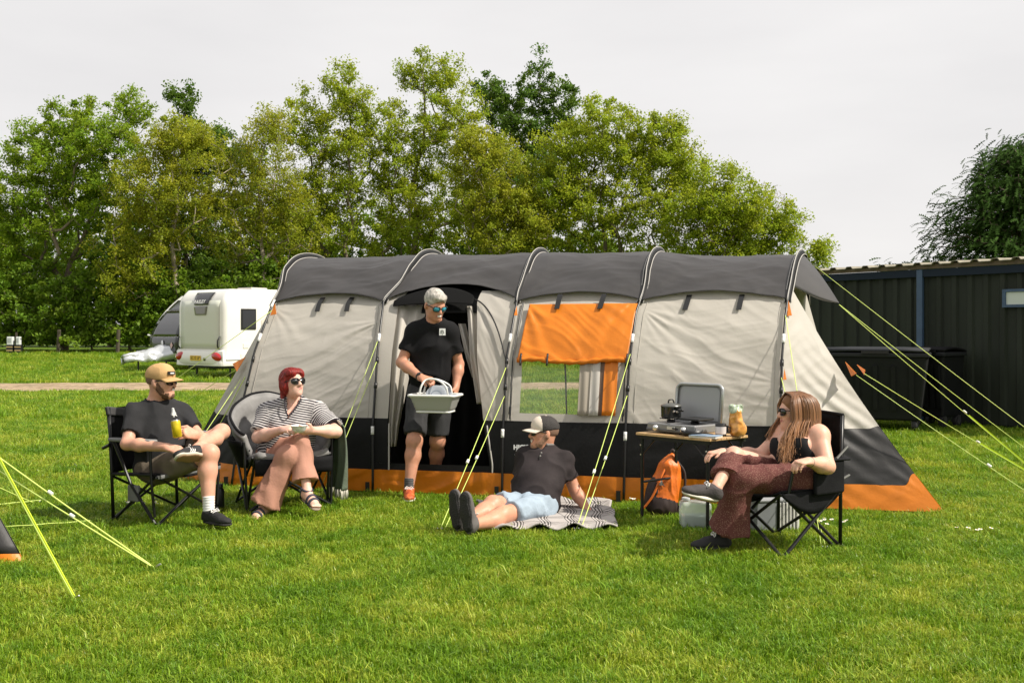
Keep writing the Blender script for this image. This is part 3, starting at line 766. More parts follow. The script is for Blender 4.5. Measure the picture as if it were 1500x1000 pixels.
    if rear:
        panel('rear_panel', lambda u, v: (lerp(-.92, .92, u), lerp(.86, 2.25, v)), mat('caravan_rear_grey', (.56, .58, .50), .3, coat=.2), .008)
        tp = panel('brand_panel', lambda u, v: (lerp(-.40, .40, u) * lerp(.82, 1.08, v) + .08, lerp(2.13, 2.49, v)), grey, .03)
        text_part('lettering', 'BAILEY', .14, onface(.07, 2.215, .085), q(1, 0, 0) - q(0, 0, 0), onface(0, 2.30) - onface(0, 2.12), mat('caravan_silver', (.9, .9, .88), .4), tp, spacing=1.25, bold=.006)
        panel('rear_window', lambda u, v: (lerp(-.30, .30, u) * lerp(.86, 1.05, v) + .06, lerp(1.84, 2.085, v)), mat('caravan_rear_glass', (.16, .155, .14), .15, coat=.5), .03)
        # bumper with lights
        secs = []
        for i in range(17):
            x = lerp(-W2 + .02, W2 - .02, i / 16); b = .09 - .13 * (abs(x) / W2) ** 4
            secs.append([q(x, side_prof(.6) + .06, .40), q(x, -b * .6, .41), q(x, -b, .48), q(x, -b - .01, .66), q(x, -b * .4, .80), q(x, side_prof(.6) + .06, .84)])
        bmp = loft(secs).build('bumper', WHITE, root, smooth=True, bevel=.01)
        red = mat('tail_lamp_red', (.45, .010, .014), .12, coat=.6)
        for sx in (-1, 1):
            l = MB().lathe([(.002, .055), (.13, .046), (.20, .022), (.225, 0)], q(sx * .86, -.02, .65), 20, M @ Matrix.Rotation(R(90), 3, 'X') @ Matrix.Rotation(R(sx * -12), 3, 'Z') @ Matrix.Diagonal((1.05, .55, 1.4))).build('tail_lamp', red, root, smooth=True)
            MB().lathe([(.002, .055), (.035, .05), (.05, .03)], q(sx * .80, -.03, .64), 12, M @ Matrix.Rotation(R(90), 3, 'X') @ Matrix.Diagonal((1.4, .7, 1.1))).build('reflector', mat('lamp_clear', (.7, .55, .5), .1), l, smooth=True)
            MB().tube([onface(sx * .98, 1.22, .03), onface(sx * .95, 1.10, .09), onface(sx * .95, .95, .09), onface(sx * .93, .86, .03)], .022, 8).build('grab_handle', blk, root, smooth=True)
        pl = MB().box(q(0, -.115, .60), (.50, .012, .14), M).build('number_plate', mat('plate_yellow', (.75, .48, .03), .35), root)
        text_part('plate_text', 'EC12 LP', .125, q(0, -.1225, .60), q(1, 0, 0) - q(0, 0, 0), (0, 0, 1), mat('plate_black', (.02, .02, .02), .5), pl, bold=.002)
        MB().tube([q(.42, -.10, .57), q(.42, -.125, .57)], .04, 12).build('socket', blk, root)
    else:
        panel('front_window', lambda u, v: (lerp(-.96, .96, u) * lerp(1.0, .86, v ** 2), lerp(1.18, 2.05, v)), glass, .02)
        panel('front_panel', lambda u, v: (lerp(-1.0, 1.0, u) * lerp(.9, 1.0, v ** .5), lerp(.62, 1.16, v)), grey, .02)
        panel('top_panel', lambda u, v: (lerp(-.80, .80, u), lerp(2.08, 2.42, v)), grey, .02)
        bd = MB().lathe([(.001, .02), (.09, .015), (.10, 0)], onface(-.05, .92, .05), 16, M @ Matrix.Rotation(R(90), 3, 'X') @ Matrix.Diagonal((.8, 1.3, 1))).build('badge', mat('badge_silver', (.72, .72, .72), .25, metal=.4), root, smooth=True)
        c = onface(.58, .88, .045); MB().prism([c + q(-.09, 0, 0) - O, c + q(0, 0, -.11) - O, c + q(.09, 0, 0) - O, c + q(0, 0, .11) - O], q(0, -.008, 0) - O).build('diamond_decal', mat('decal_pink', (.62, .42, .40), .4), root)
        MB().tube([onface(-1.0, 1.2, .02), onface(-1.12, 1.22, .06)], .03, 8).build('corner_handle', WHITE, root)
        # draw bar under a crumpled silver cover
        MB().tube([q(-.45, .3, .40), q(0, -1.25, .42)], .05, 6).build('draw_bar', blk, root); MB().tube([q(.45, .3, .40), q(0, -1.25, .42)], .05, 6).build('draw_bar', blk, root)
        MB().tube([q(0, -.9, .45), q(0, -.9, .05)], .03, 8).build('jockey_wheel_post', blk, root)
        prof = []; ns = 22; na = 20
        for i in range(ns):
            u = i / (ns - 1); y = lerp(.12, -1.45, u); w = lerp(.62, .13, u ** .8); top = lerp(.98, .56, u ** .7); bot = lerp(.42, .30, u)
            for k in range(na):
                a = math.pi * (k / (na - 1)); nzv = (vnoise(np.array([[i * .55, k * .7, 3.1]]))[0] - .5) * .16
                prof.append(q((w + nzv) * math.cos(a), y, bot + (top - bot) * math.sin(a) ** .6 + nzv * .8))
        MB().grid(prof, ns, na).build('hitch_cover', mat('silver_cover', (.62, .64, .66), .28, metal=.55, bump=.4, bscale=9), root, smooth=True, solid=.006)
# the nearer one turns its tail to the camera, the farther one its nose
c = P(291, 480, 29.6)
make_caravan((c.x, 29.6, 0), R(-38), 'white caravan with grey tail panel, red lamps and yellow number plate', True)
c = P(240, 480, 34.5)
make_caravan((c.x, 34.5, .01), R(-44), 'white caravan with dark curved nose and silver hitch cover behind the other', False)

def service_post():
    p = P(39, 512, 46.3); z = float(ground_z(np.array([p.x]), np.array([46.3]))[0])
    root = thing('service_post', (p.x, 45.2, z), 'small white twin service post on a striped base by the hedge', 'service post')
    O = Vector((p.x, 45.2, z))
    for sx in (-.19, .17):
        b = MB().box(O + Vector((sx, 0, .52)), (.26 if sx < 0 else .17, .18, .36)).build('cabinet', mat('post_white', (.7, .72, .72), .4), root, bevel=.02)
        MB().box(O + Vector((sx, -.095, .55)), (.14 if sx < 0 else .08, .01, .18)).build('cabinet_door', mat('post_grey', (.42, .44, .45), .4), b)
        MB().box(O + Vector((sx, 0, .17)), (.28, .2, .34)).build('base', mat('post_black', (.015, .015, .015), .5), root)
        for k in range(2): MB().box(O + Vector((sx, -.105, .10 + .15 * k)), (.27, .012, .05)).build('stripe', mat('post_amber', (.45, .32, .14), .5), root)
    MB().box(O + Vector((0, .14, .45)), (.07, .07, .9)).build('stake', mat('fence_wood', (.075, .06, .04), .9, var=.3, vscale=6), root)
service_post()
for px, lab in ((85, 'leaning wooden fence post left of the caravans'), (172, 'wooden fence post close to the caravan nose')):
    p = P(px, 500, 45.0); z = float(ground_z(np.array([p.x]), np.array([45.0]))[0])
    o = MB().tube([(p.x, 45, z - .1), (p.x + .03, 45, z + .55), (p.x + .05, 45.0, z + 1.05)], [.09, .085, .08] if px != 139 else [.2, .19, .18], 7).build('fence_post', mat('fence_wood', (.075, .06, .04), .9, var=.3, vscale=6), org=(p.x, 45, z), bevel=.01)
    tag(o, lab, 'fence post', 'posts of the old hedge fence')
# ================================================================== the big tunnel tent
CREAM = mat('tent_cream_polyester', (.66, .62, .555), .55, var=.05, vscale=3, bump=.12, bscale=55, transl=.40, spec=.3)
GREYF = mat('tent_grey_flysheet', (.040, .0375, .037), .5, var=.15, vscale=4, bump=.12, bscale=60, spec=.35)
BLACKF = mat('tent_black_polyester', (.009, .009, .009), .6, var=.2, vscale=5, bump=.15, bscale=50, spec=.18)
ORANGEF = mat('tent_orange_polyester', (.74, .215, .008), .45, var=.08, vscale=6, bump=.15, bscale=50, transl=.2)
POLE = mat('tent_pole_black', (.010, .010, .010), .35)
PIPING = mat('tent_pale_piping', (.42, .40, .37), .5)
ROPE = mat('guy_rope_lime', (.62, .76, .17), .5)
WEBB = mat('guy_webbing_lime', (.66, .86, .03), .5)
CLEAR = bpy.data.materials.new('tent_clear_vinyl'); CLEAR.use_nodes = True
def _clear():
    N = CLEAR.node_tree.nodes; L = CLEAR.node_tree.links; N.remove(N['Principled BSDF'])
    t = N.new('ShaderNodeBsdfTransparent'); t.inputs[0].default_value = (.92, .94, .92, 1)
    g = N.new('ShaderNodeBsdfGlossy'); g.inputs['Roughness'].default_value = .12; g.inputs['Color'].default_value = (.9, .9, .9, 1)
    d = N.new('ShaderNodeBsdfDiffuse'); d.inputs[0].default_value = (.6, .62, .58, 1)
    m1 = N.new('ShaderNodeMixShader'); m1.inputs[0].default_value = .10; m2 = N.new('ShaderNodeMixShader')
    fr = N.new('ShaderNodeFresnel'); fr.inputs[0].default_value = 1.35
    L.new(t.outputs[0], m1.inputs[1]); L.new(d.outputs[0], m1.inputs[2]); L.new(fr.outputs[0], m2.inputs[0]); L.new(m1.outputs[0], m2.inputs[1]); L.new(g.outputs[0], m2.inputs[2])
    L.new(m2.outputs[0], N['Material Output'].inputs['Surface'])
_clear()
MATS['clear'] = CLEAR
NP_ = 2.2
# front curve of each pole as (row, column) in the photograph, depth of its foot, apex point and height
ARCH = [
    dict(px=[(712, 340), (588, 357), (516, 374), (445, 401), (398, 429), (383, 460)], Yf=9.30, C=(-2.146, 11.10), H=2.185),
    dict(px=[(717, 547), (625, 547), (515, 554), (443, 563), (417, 588), (395, 603), (374, 637)], Yf=8.98, C=(-.815, 10.80), H=2.205),
    dict(px=[(722, 736), (634, 737), (524, 743), (431, 760), (402, 772), (380, 785), (372, 797)], Yf=8.725, C=(.33, 10.55), H=2.20),
    dict(px=[(733, 914), (624, 917), (536, 922), (460, 932), (433, 942), (398, 951), (381, 960), (372, 969)], Yf=8.49, C=(1.503, 10.30), H=2.19),
    dict(px=[(745, 1141), (624, 1143), (524, 1146), (463, 1151), (436, 1155), (404, 1162), (385, 1168), (375, 1177)], Yf=8.21, C=(2.847, 10.0), H=2.14)]
NTH = 181
def _arch_table(a):
    th = np.linspace(0, math.pi, NTH)
    u = np.sign(np.cos(th)) * np.abs(np.cos(th)) ** (2 / NP_); z = a['H'] * np.abs(np.sin(th)) ** (2 / NP_)
    Cx, Cy = a['C']; Y = Cy - u * (Cy - a['Yf'])
    py = HOR - (z - EYE) * FPX / Y
    tab = np.array(sorted(a['px'])); px = np.interp(py, tab[:, 0], tab[:, 1])
    X = (px - 750) / FPX * Y
    h = NTH // 2
    xf0 = X[0]
    X[h] = Cx
    # ease the last few degrees to the apex, then carry on straight to the back foot
    w = sstep(.80, 1.0, z[:h + 1] / a['H']); X[:h + 1] = X[:h + 1] * (1 - w) + (Cx + (xf0 - Cx) * np.maximum(u[:h + 1], 0)) * w
    X[h:] = Cx + (xf0 - Cx) * u[h:] * .8
    return np.c_[X, Y, z]
AT = [_arch_table(a) for a in ARCH]
def arch(i, th):
    th = np.asarray(th, float) / math.pi * (NTH - 1)
    return np.stack([np.interp(th, np.arange(NTH), AT[i][:, k]) for k in range(3)], -1)
def th_of(i, z, back=False):
    z = np.asarray(z, float); t = np.arcsin(np.clip(z / ARCH[i]['H'], 0, 1) ** (NP_ / 2))
    return math.pi - t if back else t
def wrinkle(p, seed, amp, fans=(), dirs=((.35, 1.0),)):
    """soft creases: broad billows, long ridges running along given directions, weak folds fanning from pulled points"""
    q = np.c_[p[:, 0] * 1.3 + p[:, 2] * .9, p[:, 1] * 1.0, p[:, 2] * 2.2 - p[:, 0] * .5] + seed * 7.3
    out = (fbm(q * 1.3, 3) - .5) * 1.0 * amp
    for n_, (th, w) in enumerate(dirs):
        c, s_ = math.cos(th), math.sin(th); al = p[:, 0] * c + p[:, 2] * s_; ac = -p[:, 0] * s_ + p[:, 2] * c
        warp = (fbm(np.c_[p[:, 0] * 1.7, p[:, 2] * 1.7, 0 * al + seed + n_ * 9], 2) - .5) * .35
        for fr, a in ((5.5, .75), (11, .5), (21, .28)):
            v = vnoise(np.c_[(ac + warp) * fr, al * fr * .16, 0 * al + seed * 1.7 + fr])
            out = out + amp * w * a * ((1 - np.abs(2 * v - 1)) ** 2.5 - .3)
    for (c, direction, width, k, ln, a) in fans:
        d = p - np.array(c); r = np.linalg.norm(d, axis=1) + 1e-4
        ang = np.arctan2(d[:, 2], d[:, 0]) - direction; ang = (ang + math.pi) % (2 * math.pi) - math.pi
        nz_ = (fbm(p * 3.0 + 31, 2) - .5) * 7
        out = out + .45 * a * np.cos(ang * k * .7 + nz_) * np.exp(-(ang / width) ** 2) * np.exp(-r / ln) * np.minimum(1, r / .18)
    return out
TENT = thing('tunnel_tent', (.35, 10.3, 0), 'large cream, black and orange tunnel tent with grey roof and dark open door', 'tent')
def surf(s, th0, th1, sagm=1.0):
    """points on the skin: s in arch units (0..4, arrays), th per-sample between arches given as two arrays"""
    i = np.clip(np.floor(s).astype(int), 0, 3); t = s - i
    out = np.zeros((len(s), 3))
    for k in range(4):
        m = i == k
        if m.any():
            tt = t[m][:, None]
            out[m] = arch(k, th0[m]) * (1 - tt) + arch(k + 1, th1[m]) * tt
    return out
def skin_pts(bay, S, Z, back=False, off=0., sag=.035, wr=None, fans=(), seed=1, flut=0., dirs=((.35, 1.0),)):
    """S,Z arrays: fraction across the bay and height -> points"""
    s = bay + np.clip(S, 0, .99999)
    a = th_of(bay, np.minimum(Z, ARCH[bay]['H'] - .001), back); b = th_of(bay + 1, np.minimum(Z, ARCH[bay + 1]['H'] - .001), back)
    p = surf(s, a, b)
    cen = np.array([.35 + 0 * S, 10.55 + .0 * S, 0 * S + .9]).T
    nv = np.c_[.18 + 0 * S, (.95 if back else -.95) + 0 * S, .28 + 0 * S]; nv /= np.linalg.norm(nv, axis=1)[:, None]
    edge = np.sin(math.pi * np.clip(S, 0, 1)) ** .7
    d = off - sag * edge * np.sin(np.pi * np.clip(Z / 1.9, 0, 1)) ** .6
    if wr: d = d + wrinkle(p, seed, wr, fans, dirs) * np.clip(edge * 2.2, 0, 1)
    if flut: d = d + flut * np.sin(S * 37 + 3 * np.sin(S * 9 + seed)) * edge
    return p + nv * d[:, None]
def sheet(name, fn, nu, nv, m, parent=TENT, mask=None, solid=0.):
    """grid part; fn(U,V)->points, mask(U,V) keeps a cell"""
    U, V = np.meshgrid(np.linspace(0, 1, nu), np.linspace(0, 1, nv), indexing='ij')
    p = fn(U.ravel(), V.ravel())
    i, j = np.meshgrid(np.arange(nu - 1), np.arange(nv - 1), indexing='ij')
    F = np.stack([i * nv + j, (i + 1) * nv + j, (i + 1) * nv + j + 1, i * nv + j + 1], -1).reshape(-1, 4)
    if mask is not None:
        uc = (U[:-1, :-1] + U[1:, 1:]).ravel() / 2; vc = (V[:-1, :-1] + V[1:, 1:]).ravel() / 2
        F = F[mask(uc, vc)]
    o = put(name, np_mesh(name, p, F, mats=[m]), parent)
    if solid:
        md = o.modifiers.new('solid', 'SOLIDIFY'); md.thickness = solid; md.offset = 0
    return o
ZB, ZO, ZR = .645, .200, 1.665          # top of the black band, top of the orange band, roof edge
def fan(px, py, y, direction, width, k, ln, a): return (tuple(P(px, py, y)), direction, width, k, ln, a)
FANS = {0: [fan(556, 470, 9.2, R(200), .35, 34, .9, .020), fan(405, 450, 10.0, R(-40), .5, 22, .5, .012)],
        1: [fan(700, 440, 9.2, R(-60), .4, 24, .5, .016)],
        2: [fan(760, 460, 9.0, R(-70), .4, 20, .4, .012)],
        3: [fan(938, 450, 8.9, R(-33), .45, 30, 1.0, .020), fan(1143, 560, 8.4, R(170), .4, 24, .6, .012)]}
def bay_front(b):
    zr = lambda S: ZR + .10 + 0 * S
    def rng(z0, z1, s0=0., s1=1., **kw):
        return lambda U, V: skin_pts(b, s0 + (s1 - s0) * U, z0 + (z1 - z0) * V, **kw)
    if b in (0, 3):
        sheet('wall_panel', rng(ZB, ZR + .12, wr=.015, fans=FANS[b], seed=b + 1, dirs=((.42, .9), (.1, .35)) if b == 0 else ((-.42, .8), (.05, .5))), 150, 110, CREAM)
        sheet('mud_wall', rng(ZO, ZB, wr=.012, seed=b + 2, sag=.02, off=.003), 80, 24, BLACKF)
        sheet('skirt', rng(.012, ZO, wr=.020, seed=b + 5, sag=-.02, off=.006, flut=.006), 100, 12, ORANGEF)
    if b == 2:
        w0, w1, wz0, wz1 = .13, .90, .715, 1.19
        sheet('wall_panel', rng(ZB, ZR + .12, wr=.014, fans=FANS[b], seed=b + 1), 101, 81, CREAM,
              mask=lambda u, v: ~((u > w0) & (u < w1) & (ZB + (ZR + .12 - ZB) * v > wz0) & (ZB + (ZR + .12 - ZB) * v < wz1 + .25)))
        sheet('mud_wall', rng(ZO, ZB, wr=.005, seed=9, sag=.02, off=.003), 80, 24, BLACKF)
        sheet('skirt', rng(.012, ZO, wr=.020, seed=8, sag=-.02, off=.006, flut=.006), 100, 12, ORANGEF)
        sheet('window_pane', rng(wz0, wz1 + .25, w0, w1, off=.001, wr=.004), 30, 24, CLEAR)
        # orange blind hung over the window, rolled at its foot
        def blind(U, V):
            S = .10 + (.985 - .10) * U + .025 * (V - .5) * 2 * (U * 2 - 1) * 0 ; Z = 1.155 + (1.645 - 1.155) * V
            return skin_pts(2, S - .02 * (1 - V), Z, off=.035, sag=.02, wr=.018, seed=4, dirs=((-.75, .9), (.9, .4)),
                            fans=[fan(766, 440, 9.2, R(-65), .6, 17, .6, .026), fan(928, 440, 8.95, R(215), .6, 15, .6, .022)])
        bl = sheet('window_blind', blind, 80, 50, ORANGEF, solid=.003)
        top = skin_pts(2, np.linspace(.075, .97, 30), np.full(30, 1.15), off=.05, sag=.02)
        top[:, 2] += .012 * np.sin(np.linspace(0, 9, 30)) - .012 * np.exp(-((np.linspace(0, 1, 30) - .3) / .05) ** 2)
        MB().tube(top, [.022 + .006 * math.sin(k * 1.9) for k in range(30)], 10).build('blind_roll', ORANGEF, bl, smooth=True)
        for S in (.10, .32, .955):
            q = skin_pts(2, np.full(6, S), np.linspace(1.10, 1.20, 6), off=.078, sag=.02)
            MB().tube(q, .010, 6).build('toggle', POLE, bl, smooth=True)
        # zip lines beside the window
        for S in (.045, .965):
            q = skin_pts(2, np.full(20, S), np.linspace(.66, 1.66, 20), off=.016)
            MB().tube(q, .006, 6).build('zip', POLE, TENT)
            MB().tube(skin_pts(2, np.full(3, S), np.linspace(.70, .76, 3), off=.022), .013, 6).build('zip_pull', POLE, TENT)
    if b == 1:
        l0 = .11
        def rs(z): return .90 - (np.clip(z, .27, 1.7) - .27) / 1.43 * .20
        sheet('wall_panel', lambda U, V: skin_pts(1, l0 * U, ZB + (ZR + .12 - ZB) * V, sag=.0), 8, 40, CREAM)
        sheet('wall_panel', lambda U, V: (lambda Z: skin_pts(1, rs(Z) + (1 - rs(Z)) * U, Z, wr=.014, fans=FANS[1], seed=3, sag=.02, dirs=((-1.1, .9),)))(ZB + (ZR + .12 - ZB) * V), 50, 70, CREAM)
        sheet('mud_wall', lambda U, V: skin_pts(1, l0 * U, .26 + (ZB - .26) * V, off=.002, sag=0), 8, 20, BLACKF)
        sheet('mud_wall', lambda U, V: (lambda Z: skin_pts(1, rs(Z) + (1 - rs(Z)) * U, Z, off=.003, wr=.008, seed=6, sag=.01))(.26 + (ZB - .26) * V), 24, 20, BLACKF)
        sheet('door_sill', lambda U, V: skin_pts(1, U, ZO + (.26 - ZO) * V, off=.003, sag=.01, wr=.01), 80, 6, BLACKF)
        sheet('skirt', lambda U, V: skin_pts(1, U, .012 + (ZO - .012) * V, wr=.020, seed=12, sag=-.02, off=.006, flut=.006), 100, 12, ORANGEF)
        # black door canopy bulging forward under the roof edge
        def canopy(U, V):
            S = .07 + .60 * U; arc = np.sin(math.pi * U)
            p = skin_pts(1, S, np.clip(1.63 + .02 * U + .15 * V * (.35 + .65 * arc ** .6), 0, 2), off=0.035, sag=0)
            p[:, 1] -= (.045 * arc ** .7) * (1 - .75 * V); p[:, 2] += .015 * arc
            return p
        sheet('door_canopy', canopy, 40, 14, mat('canopy_black', (.006, .006, .006), .8, spec=.1), solid=.004)
        # pale zips down both sides of the door
        for (fs, z1) in (((lambda z: l0 + .012 + 0 * z), .60), ((lambda z: rs(z) + .02), .60)):
            z = np.linspace(.2, z1, 14); MB().tube(skin_pts(1, fs(z), z, off=.014, sag=0), .008, 6).build('zip', PIPING, TENT)
        # black piping that sweeps from the canopy corner to the pole
        t = np.linspace(0, 1, 16); q = skin_pts(1, .66 + .33 * t ** .8, 1.70 - .55 * t ** 1.4, off=.02 + .015 * np.sin(t * 3.1), sag=0); MB().tube(q, .007, 6).build('tie_line', POLE, TENT)
        # rolled-back door flaps
        def flap(U, V, x0, x1, x0b, x1b, z0, z1, dy, k):
            S = lerp(lerp(x0b, x0, V), lerp(x1b, x1, V), U); Z = z0 + (z1 - z0) * V
            p = skin_pts(1, np.clip(S, 0, 1), Z, sag=0); p[:, 1] += dy + .035 * np.sin(U * k + V * 2) * (1 - .4 * V) + .06 * U
            return p
        sheet('door_flap', lambda U, V: flap(U, V, .10, .33, .12, .17, .40, 1.66, .03, 13), 40, 40, CREAM, solid=.003)
        sheet('door_flap', lambda U, V: flap(U, V, .63, .71, .79, .87, .78, 1.64, .05, 9), 30, 40, CREAM, solid=.003)
        sheet('door_flap', lambda U, V: flap(U, V, .58, .635, .74, .79, 1.00, 1.48, .16, 7), 24, 40, CREAM, solid=.003)
for b in range(4): bay_front(b)
SEAM = mat('tent_seam_tape', (.05, .047, .045), .6)
for b in range(4):        # stitched seams where the cloths meet, and beside each pole
    t = np.linspace(0, 1, 40)
    if b != 1:
        MB().tube(skin_pts(b, t, np.full(40, ZB), off=.006, sag=.028), .0035, 5).build('seam', SEAM, TENT, smooth=True)
    for S in ((.05, .955) if b in (0, 3) else (.06,) if b == 2 else ()):
        MB().tube(skin_pts(b, np.full(30, S), np.linspace(ZB, ZR, 30), off=.004, sag=.03), .0028, 5).build('seam', mat('tent_seam_pale', (.40, .375, .33), .6), TENT, smooth=True)
def bay_back(b):
    kw = dict(back=True, sag=.03, wr=.015, seed=20 + b)
    if b == 1:
        z0, z1 = ZB, ZR + .12
        sheet('wall_panel', lambda U, V: skin_pts(1, U, .30 + (ZR + .12 - .30) * V, **kw), 61, 61, CREAM,
              mask=lambda u, v: ~((u > .30) & (.30 + (ZR - .18) * v > .34) & (.30 + (ZR - .18) * v < 1.25)))
        sheet('window_pane', lambda U, V: skin_pts(1, (.30 + .70 * U), .34 + .92 * V, back=True, off=.001, sag=.03), 16, 16, CLEAR)
        sheet('mud_wall', lambda U, V: skin_pts(1, U, .01 + .29 * V, **kw), 40, 12, BLACKF)
    elif b == 2:
        sheet('wall_panel', lambda U, V: skin_pts(2, U, .30 + (ZR + .12 - .30) * V, **kw), 61, 61, CREAM,
              mask=lambda u, v: ~((u < .62) & (.30 + (ZR - .18) * v > .34) & (.30 + (ZR - .18) * v < 1.25)))
        sheet('window_pane', lambda U, V: skin_pts(2, (.62 * U), .34 + .92 * V, back=True, off=.001, sag=.03), 16, 16, CLEAR)
        sheet('mud_wall', lambda U, V: skin_pts(2, U, .01 + .29 * V, **kw), 40, 12, BLACKF)
    else:
        sheet('wall_panel', lambda U, V: skin_pts(b, U, ZB + (ZR + .12 - ZB) * V, **kw), 40, 40, CREAM)
        sheet('mud_wall', lambda U, V: skin_pts(b, U, .01 + (ZB - .01) * V, **kw), 40, 16, BLACKF)
for b in range(4): bay_back(b)
# striped curtain gathered just inside the right side of the window
def curtain(s0, s1, off, m, k):
    def f(U, V):
        p = skin_pts(2, s0 + (s1 - s0) * U, .70 + .52 * V, off=off, sag=0); p[:, 1] += .005 * np.sin(U * k + V); return p
    sheet('curtain', f, 24, 12, m, solid=.002)
curtain(.60, .70, .012, mat('curtain_cream', (.44, .39, .32), .7, transl=.3), 9); curtain(.69, .765, .016, mat('curtain_white', (.62, .585, .54), .7, transl=.3), 6)
curtain(.76, .80, .014, mat('curtain_brown', (.12, .07, .045), .7), 3); curtain(.795, .905, .02, ORANGEF, 8)
# roof sheets, each a little lower between its poles
def roof(b):
    def f(U, V):
        S = np.clip(U, 0, .99999); arcs = np.sin(math.pi * S)
        ze = ZR + .062 * arcs ** .8 + (.085 * arcs ** .5 if b == 1 else 0)
        a0 = th_of(b, ze); a1 = th_of(b + 1, ze); t0 = a0 + (math.pi - 2 * a0) * V; t1 = a1 + (math.pi - 2 * a1) * V
        p = surf(b + S, t0, t1)
        up = np.sin(t0); nv = np.c_[.15 * np.cos(t0), -np.cos(t0), np.maximum(up, .25)]; nv /= np.linalg.norm(nv, axis=1)[:, None]
        sagv = .036 * np.clip(arcs, 0, 1) ** .35 * np.clip(up, 0, 1) ** 2
        flare = .045 * np.exp(-V / .05) * (arcs ** .5)
        d = .022 - sagv + flare + .010 * np.exp(-((V - .12) / .05) ** 2) * np.sin(S * 9 + b) + wrinkle(p, 40 + b, .017, [fan([401, 588, 760, 942][b], 440, 9.6, R(25), .5, 22, .6, .014)], ((.06, 1.0), (-.25, .5))) * np.clip(arcs * 3, 0, 1)
        return p + nv * d[:, None]
    o = sheet('roof', f, 90, 110, GREYF, solid=.003)
    for S in ((.42, .68) if b == 0 else ((.33, .68) if b in (2,) else ((.32, .68) if b == 3 else ()))):
        z1 = ZR + .075; q = skin_pts(b, np.full(5, S), np.linspace(z1 - .145, z1 - .015, 5), off=.075 if b == 2 else .03)
        q2 = q.copy(); w = .022; dv = np.array([w, -w * .2, 0])
        MB().add([tuple(x - dv) for x in q] + [tuple(x + dv) for x in q], [(k, k + 1, k + 6, k + 5) for k in range(4)]).build('strap', POLE, TENT, solid=.006)
for b in range(4): roof(b)
# poles with their sleeves
def pole(i):
    th = np.linspace(.004, math.pi - .004, 120); p = arch(i, th); c = np.array([*ARCH[i]['C'], 0])
    rad = p - c; rad[:, 2] *= 1.0; rad /= np.linalg.norm(rad, axis=1)[:, None]
    lift = .016 + .028 * np.clip(np.sin(th), 0, 1) ** 3
    q = p + rad * lift[:, None]
    pl = MB().tube(q, .0105, 8).build('pole', POLE, TENT, smooth=True)
    k0, k1 = [int(np.argmin(np.abs(th - t))) for t in (th_of(i, ZR - .02), math.pi - th_of(i, ZR - .02))]
    # fin of sleeve cloth between roof and pole, pale piping on both edges
    side = np.array([1, -.23, 0]); pts = []
    for k in range(k0, k1):
        for w, l in ((-.026, .010), (-.010, lift[k] * .8), (0, lift[k] + .010), (.010, lift[k] * .8), (.026, .010)):
            pts.append(tuple(p[k] + rad[k] * l + side * w))
    MB().grid(pts, k1 - k0, 5).build('pole_sleeve', BLACKF, TENT, smooth=True, solid=.003)
    for w, l in ((-.028, .014), (.028, .014)):
        MB().tube([tuple(p[k] + rad[k] * l + side * w) for k in range(k0, k1)], .0045, 6).build('piping', PIPING, TENT, smooth=True)
    MB().tube([tuple(p[k] + rad[k] * (lift[k] + .016)) for k in range(k0, k1)], .0045, 6).build('piping', PIPING, TENT, smooth=True)
    for z in ((.50, 1.30) if i else (1.30, 1.62)):
        t = th_of(i, np.linspace(z, z + .07, 4)); a = arch(i, t); r = a - c; r /= np.linalg.norm(r, axis=1)[:, None]
        MB().tube(a + r * .024, .0145, 8).build('ferrule', mat('ferrule_white', (.75, .75, .73), .4), TENT, smooth=True)
    for z in (.9, 1.12):
        t = th_of(i, np.linspace(z, z + .05, 3)); a = arch(i, t); r = a - c; r /= np.linalg.norm(r, axis=1)[:, None]
        MB().tube(a + r * .014, .0155, 8).build('pole_clip', POLE, TENT, smooth=True)
    # ratchet strap and foot
    f = arch(i, np.array([0.]))[0]
    MB().box((f[0] - .05, f[1] - .02, .05), (.035, .02, .09)).build('foot_strap', POLE, TENT)
for i in range(5): pole(i)
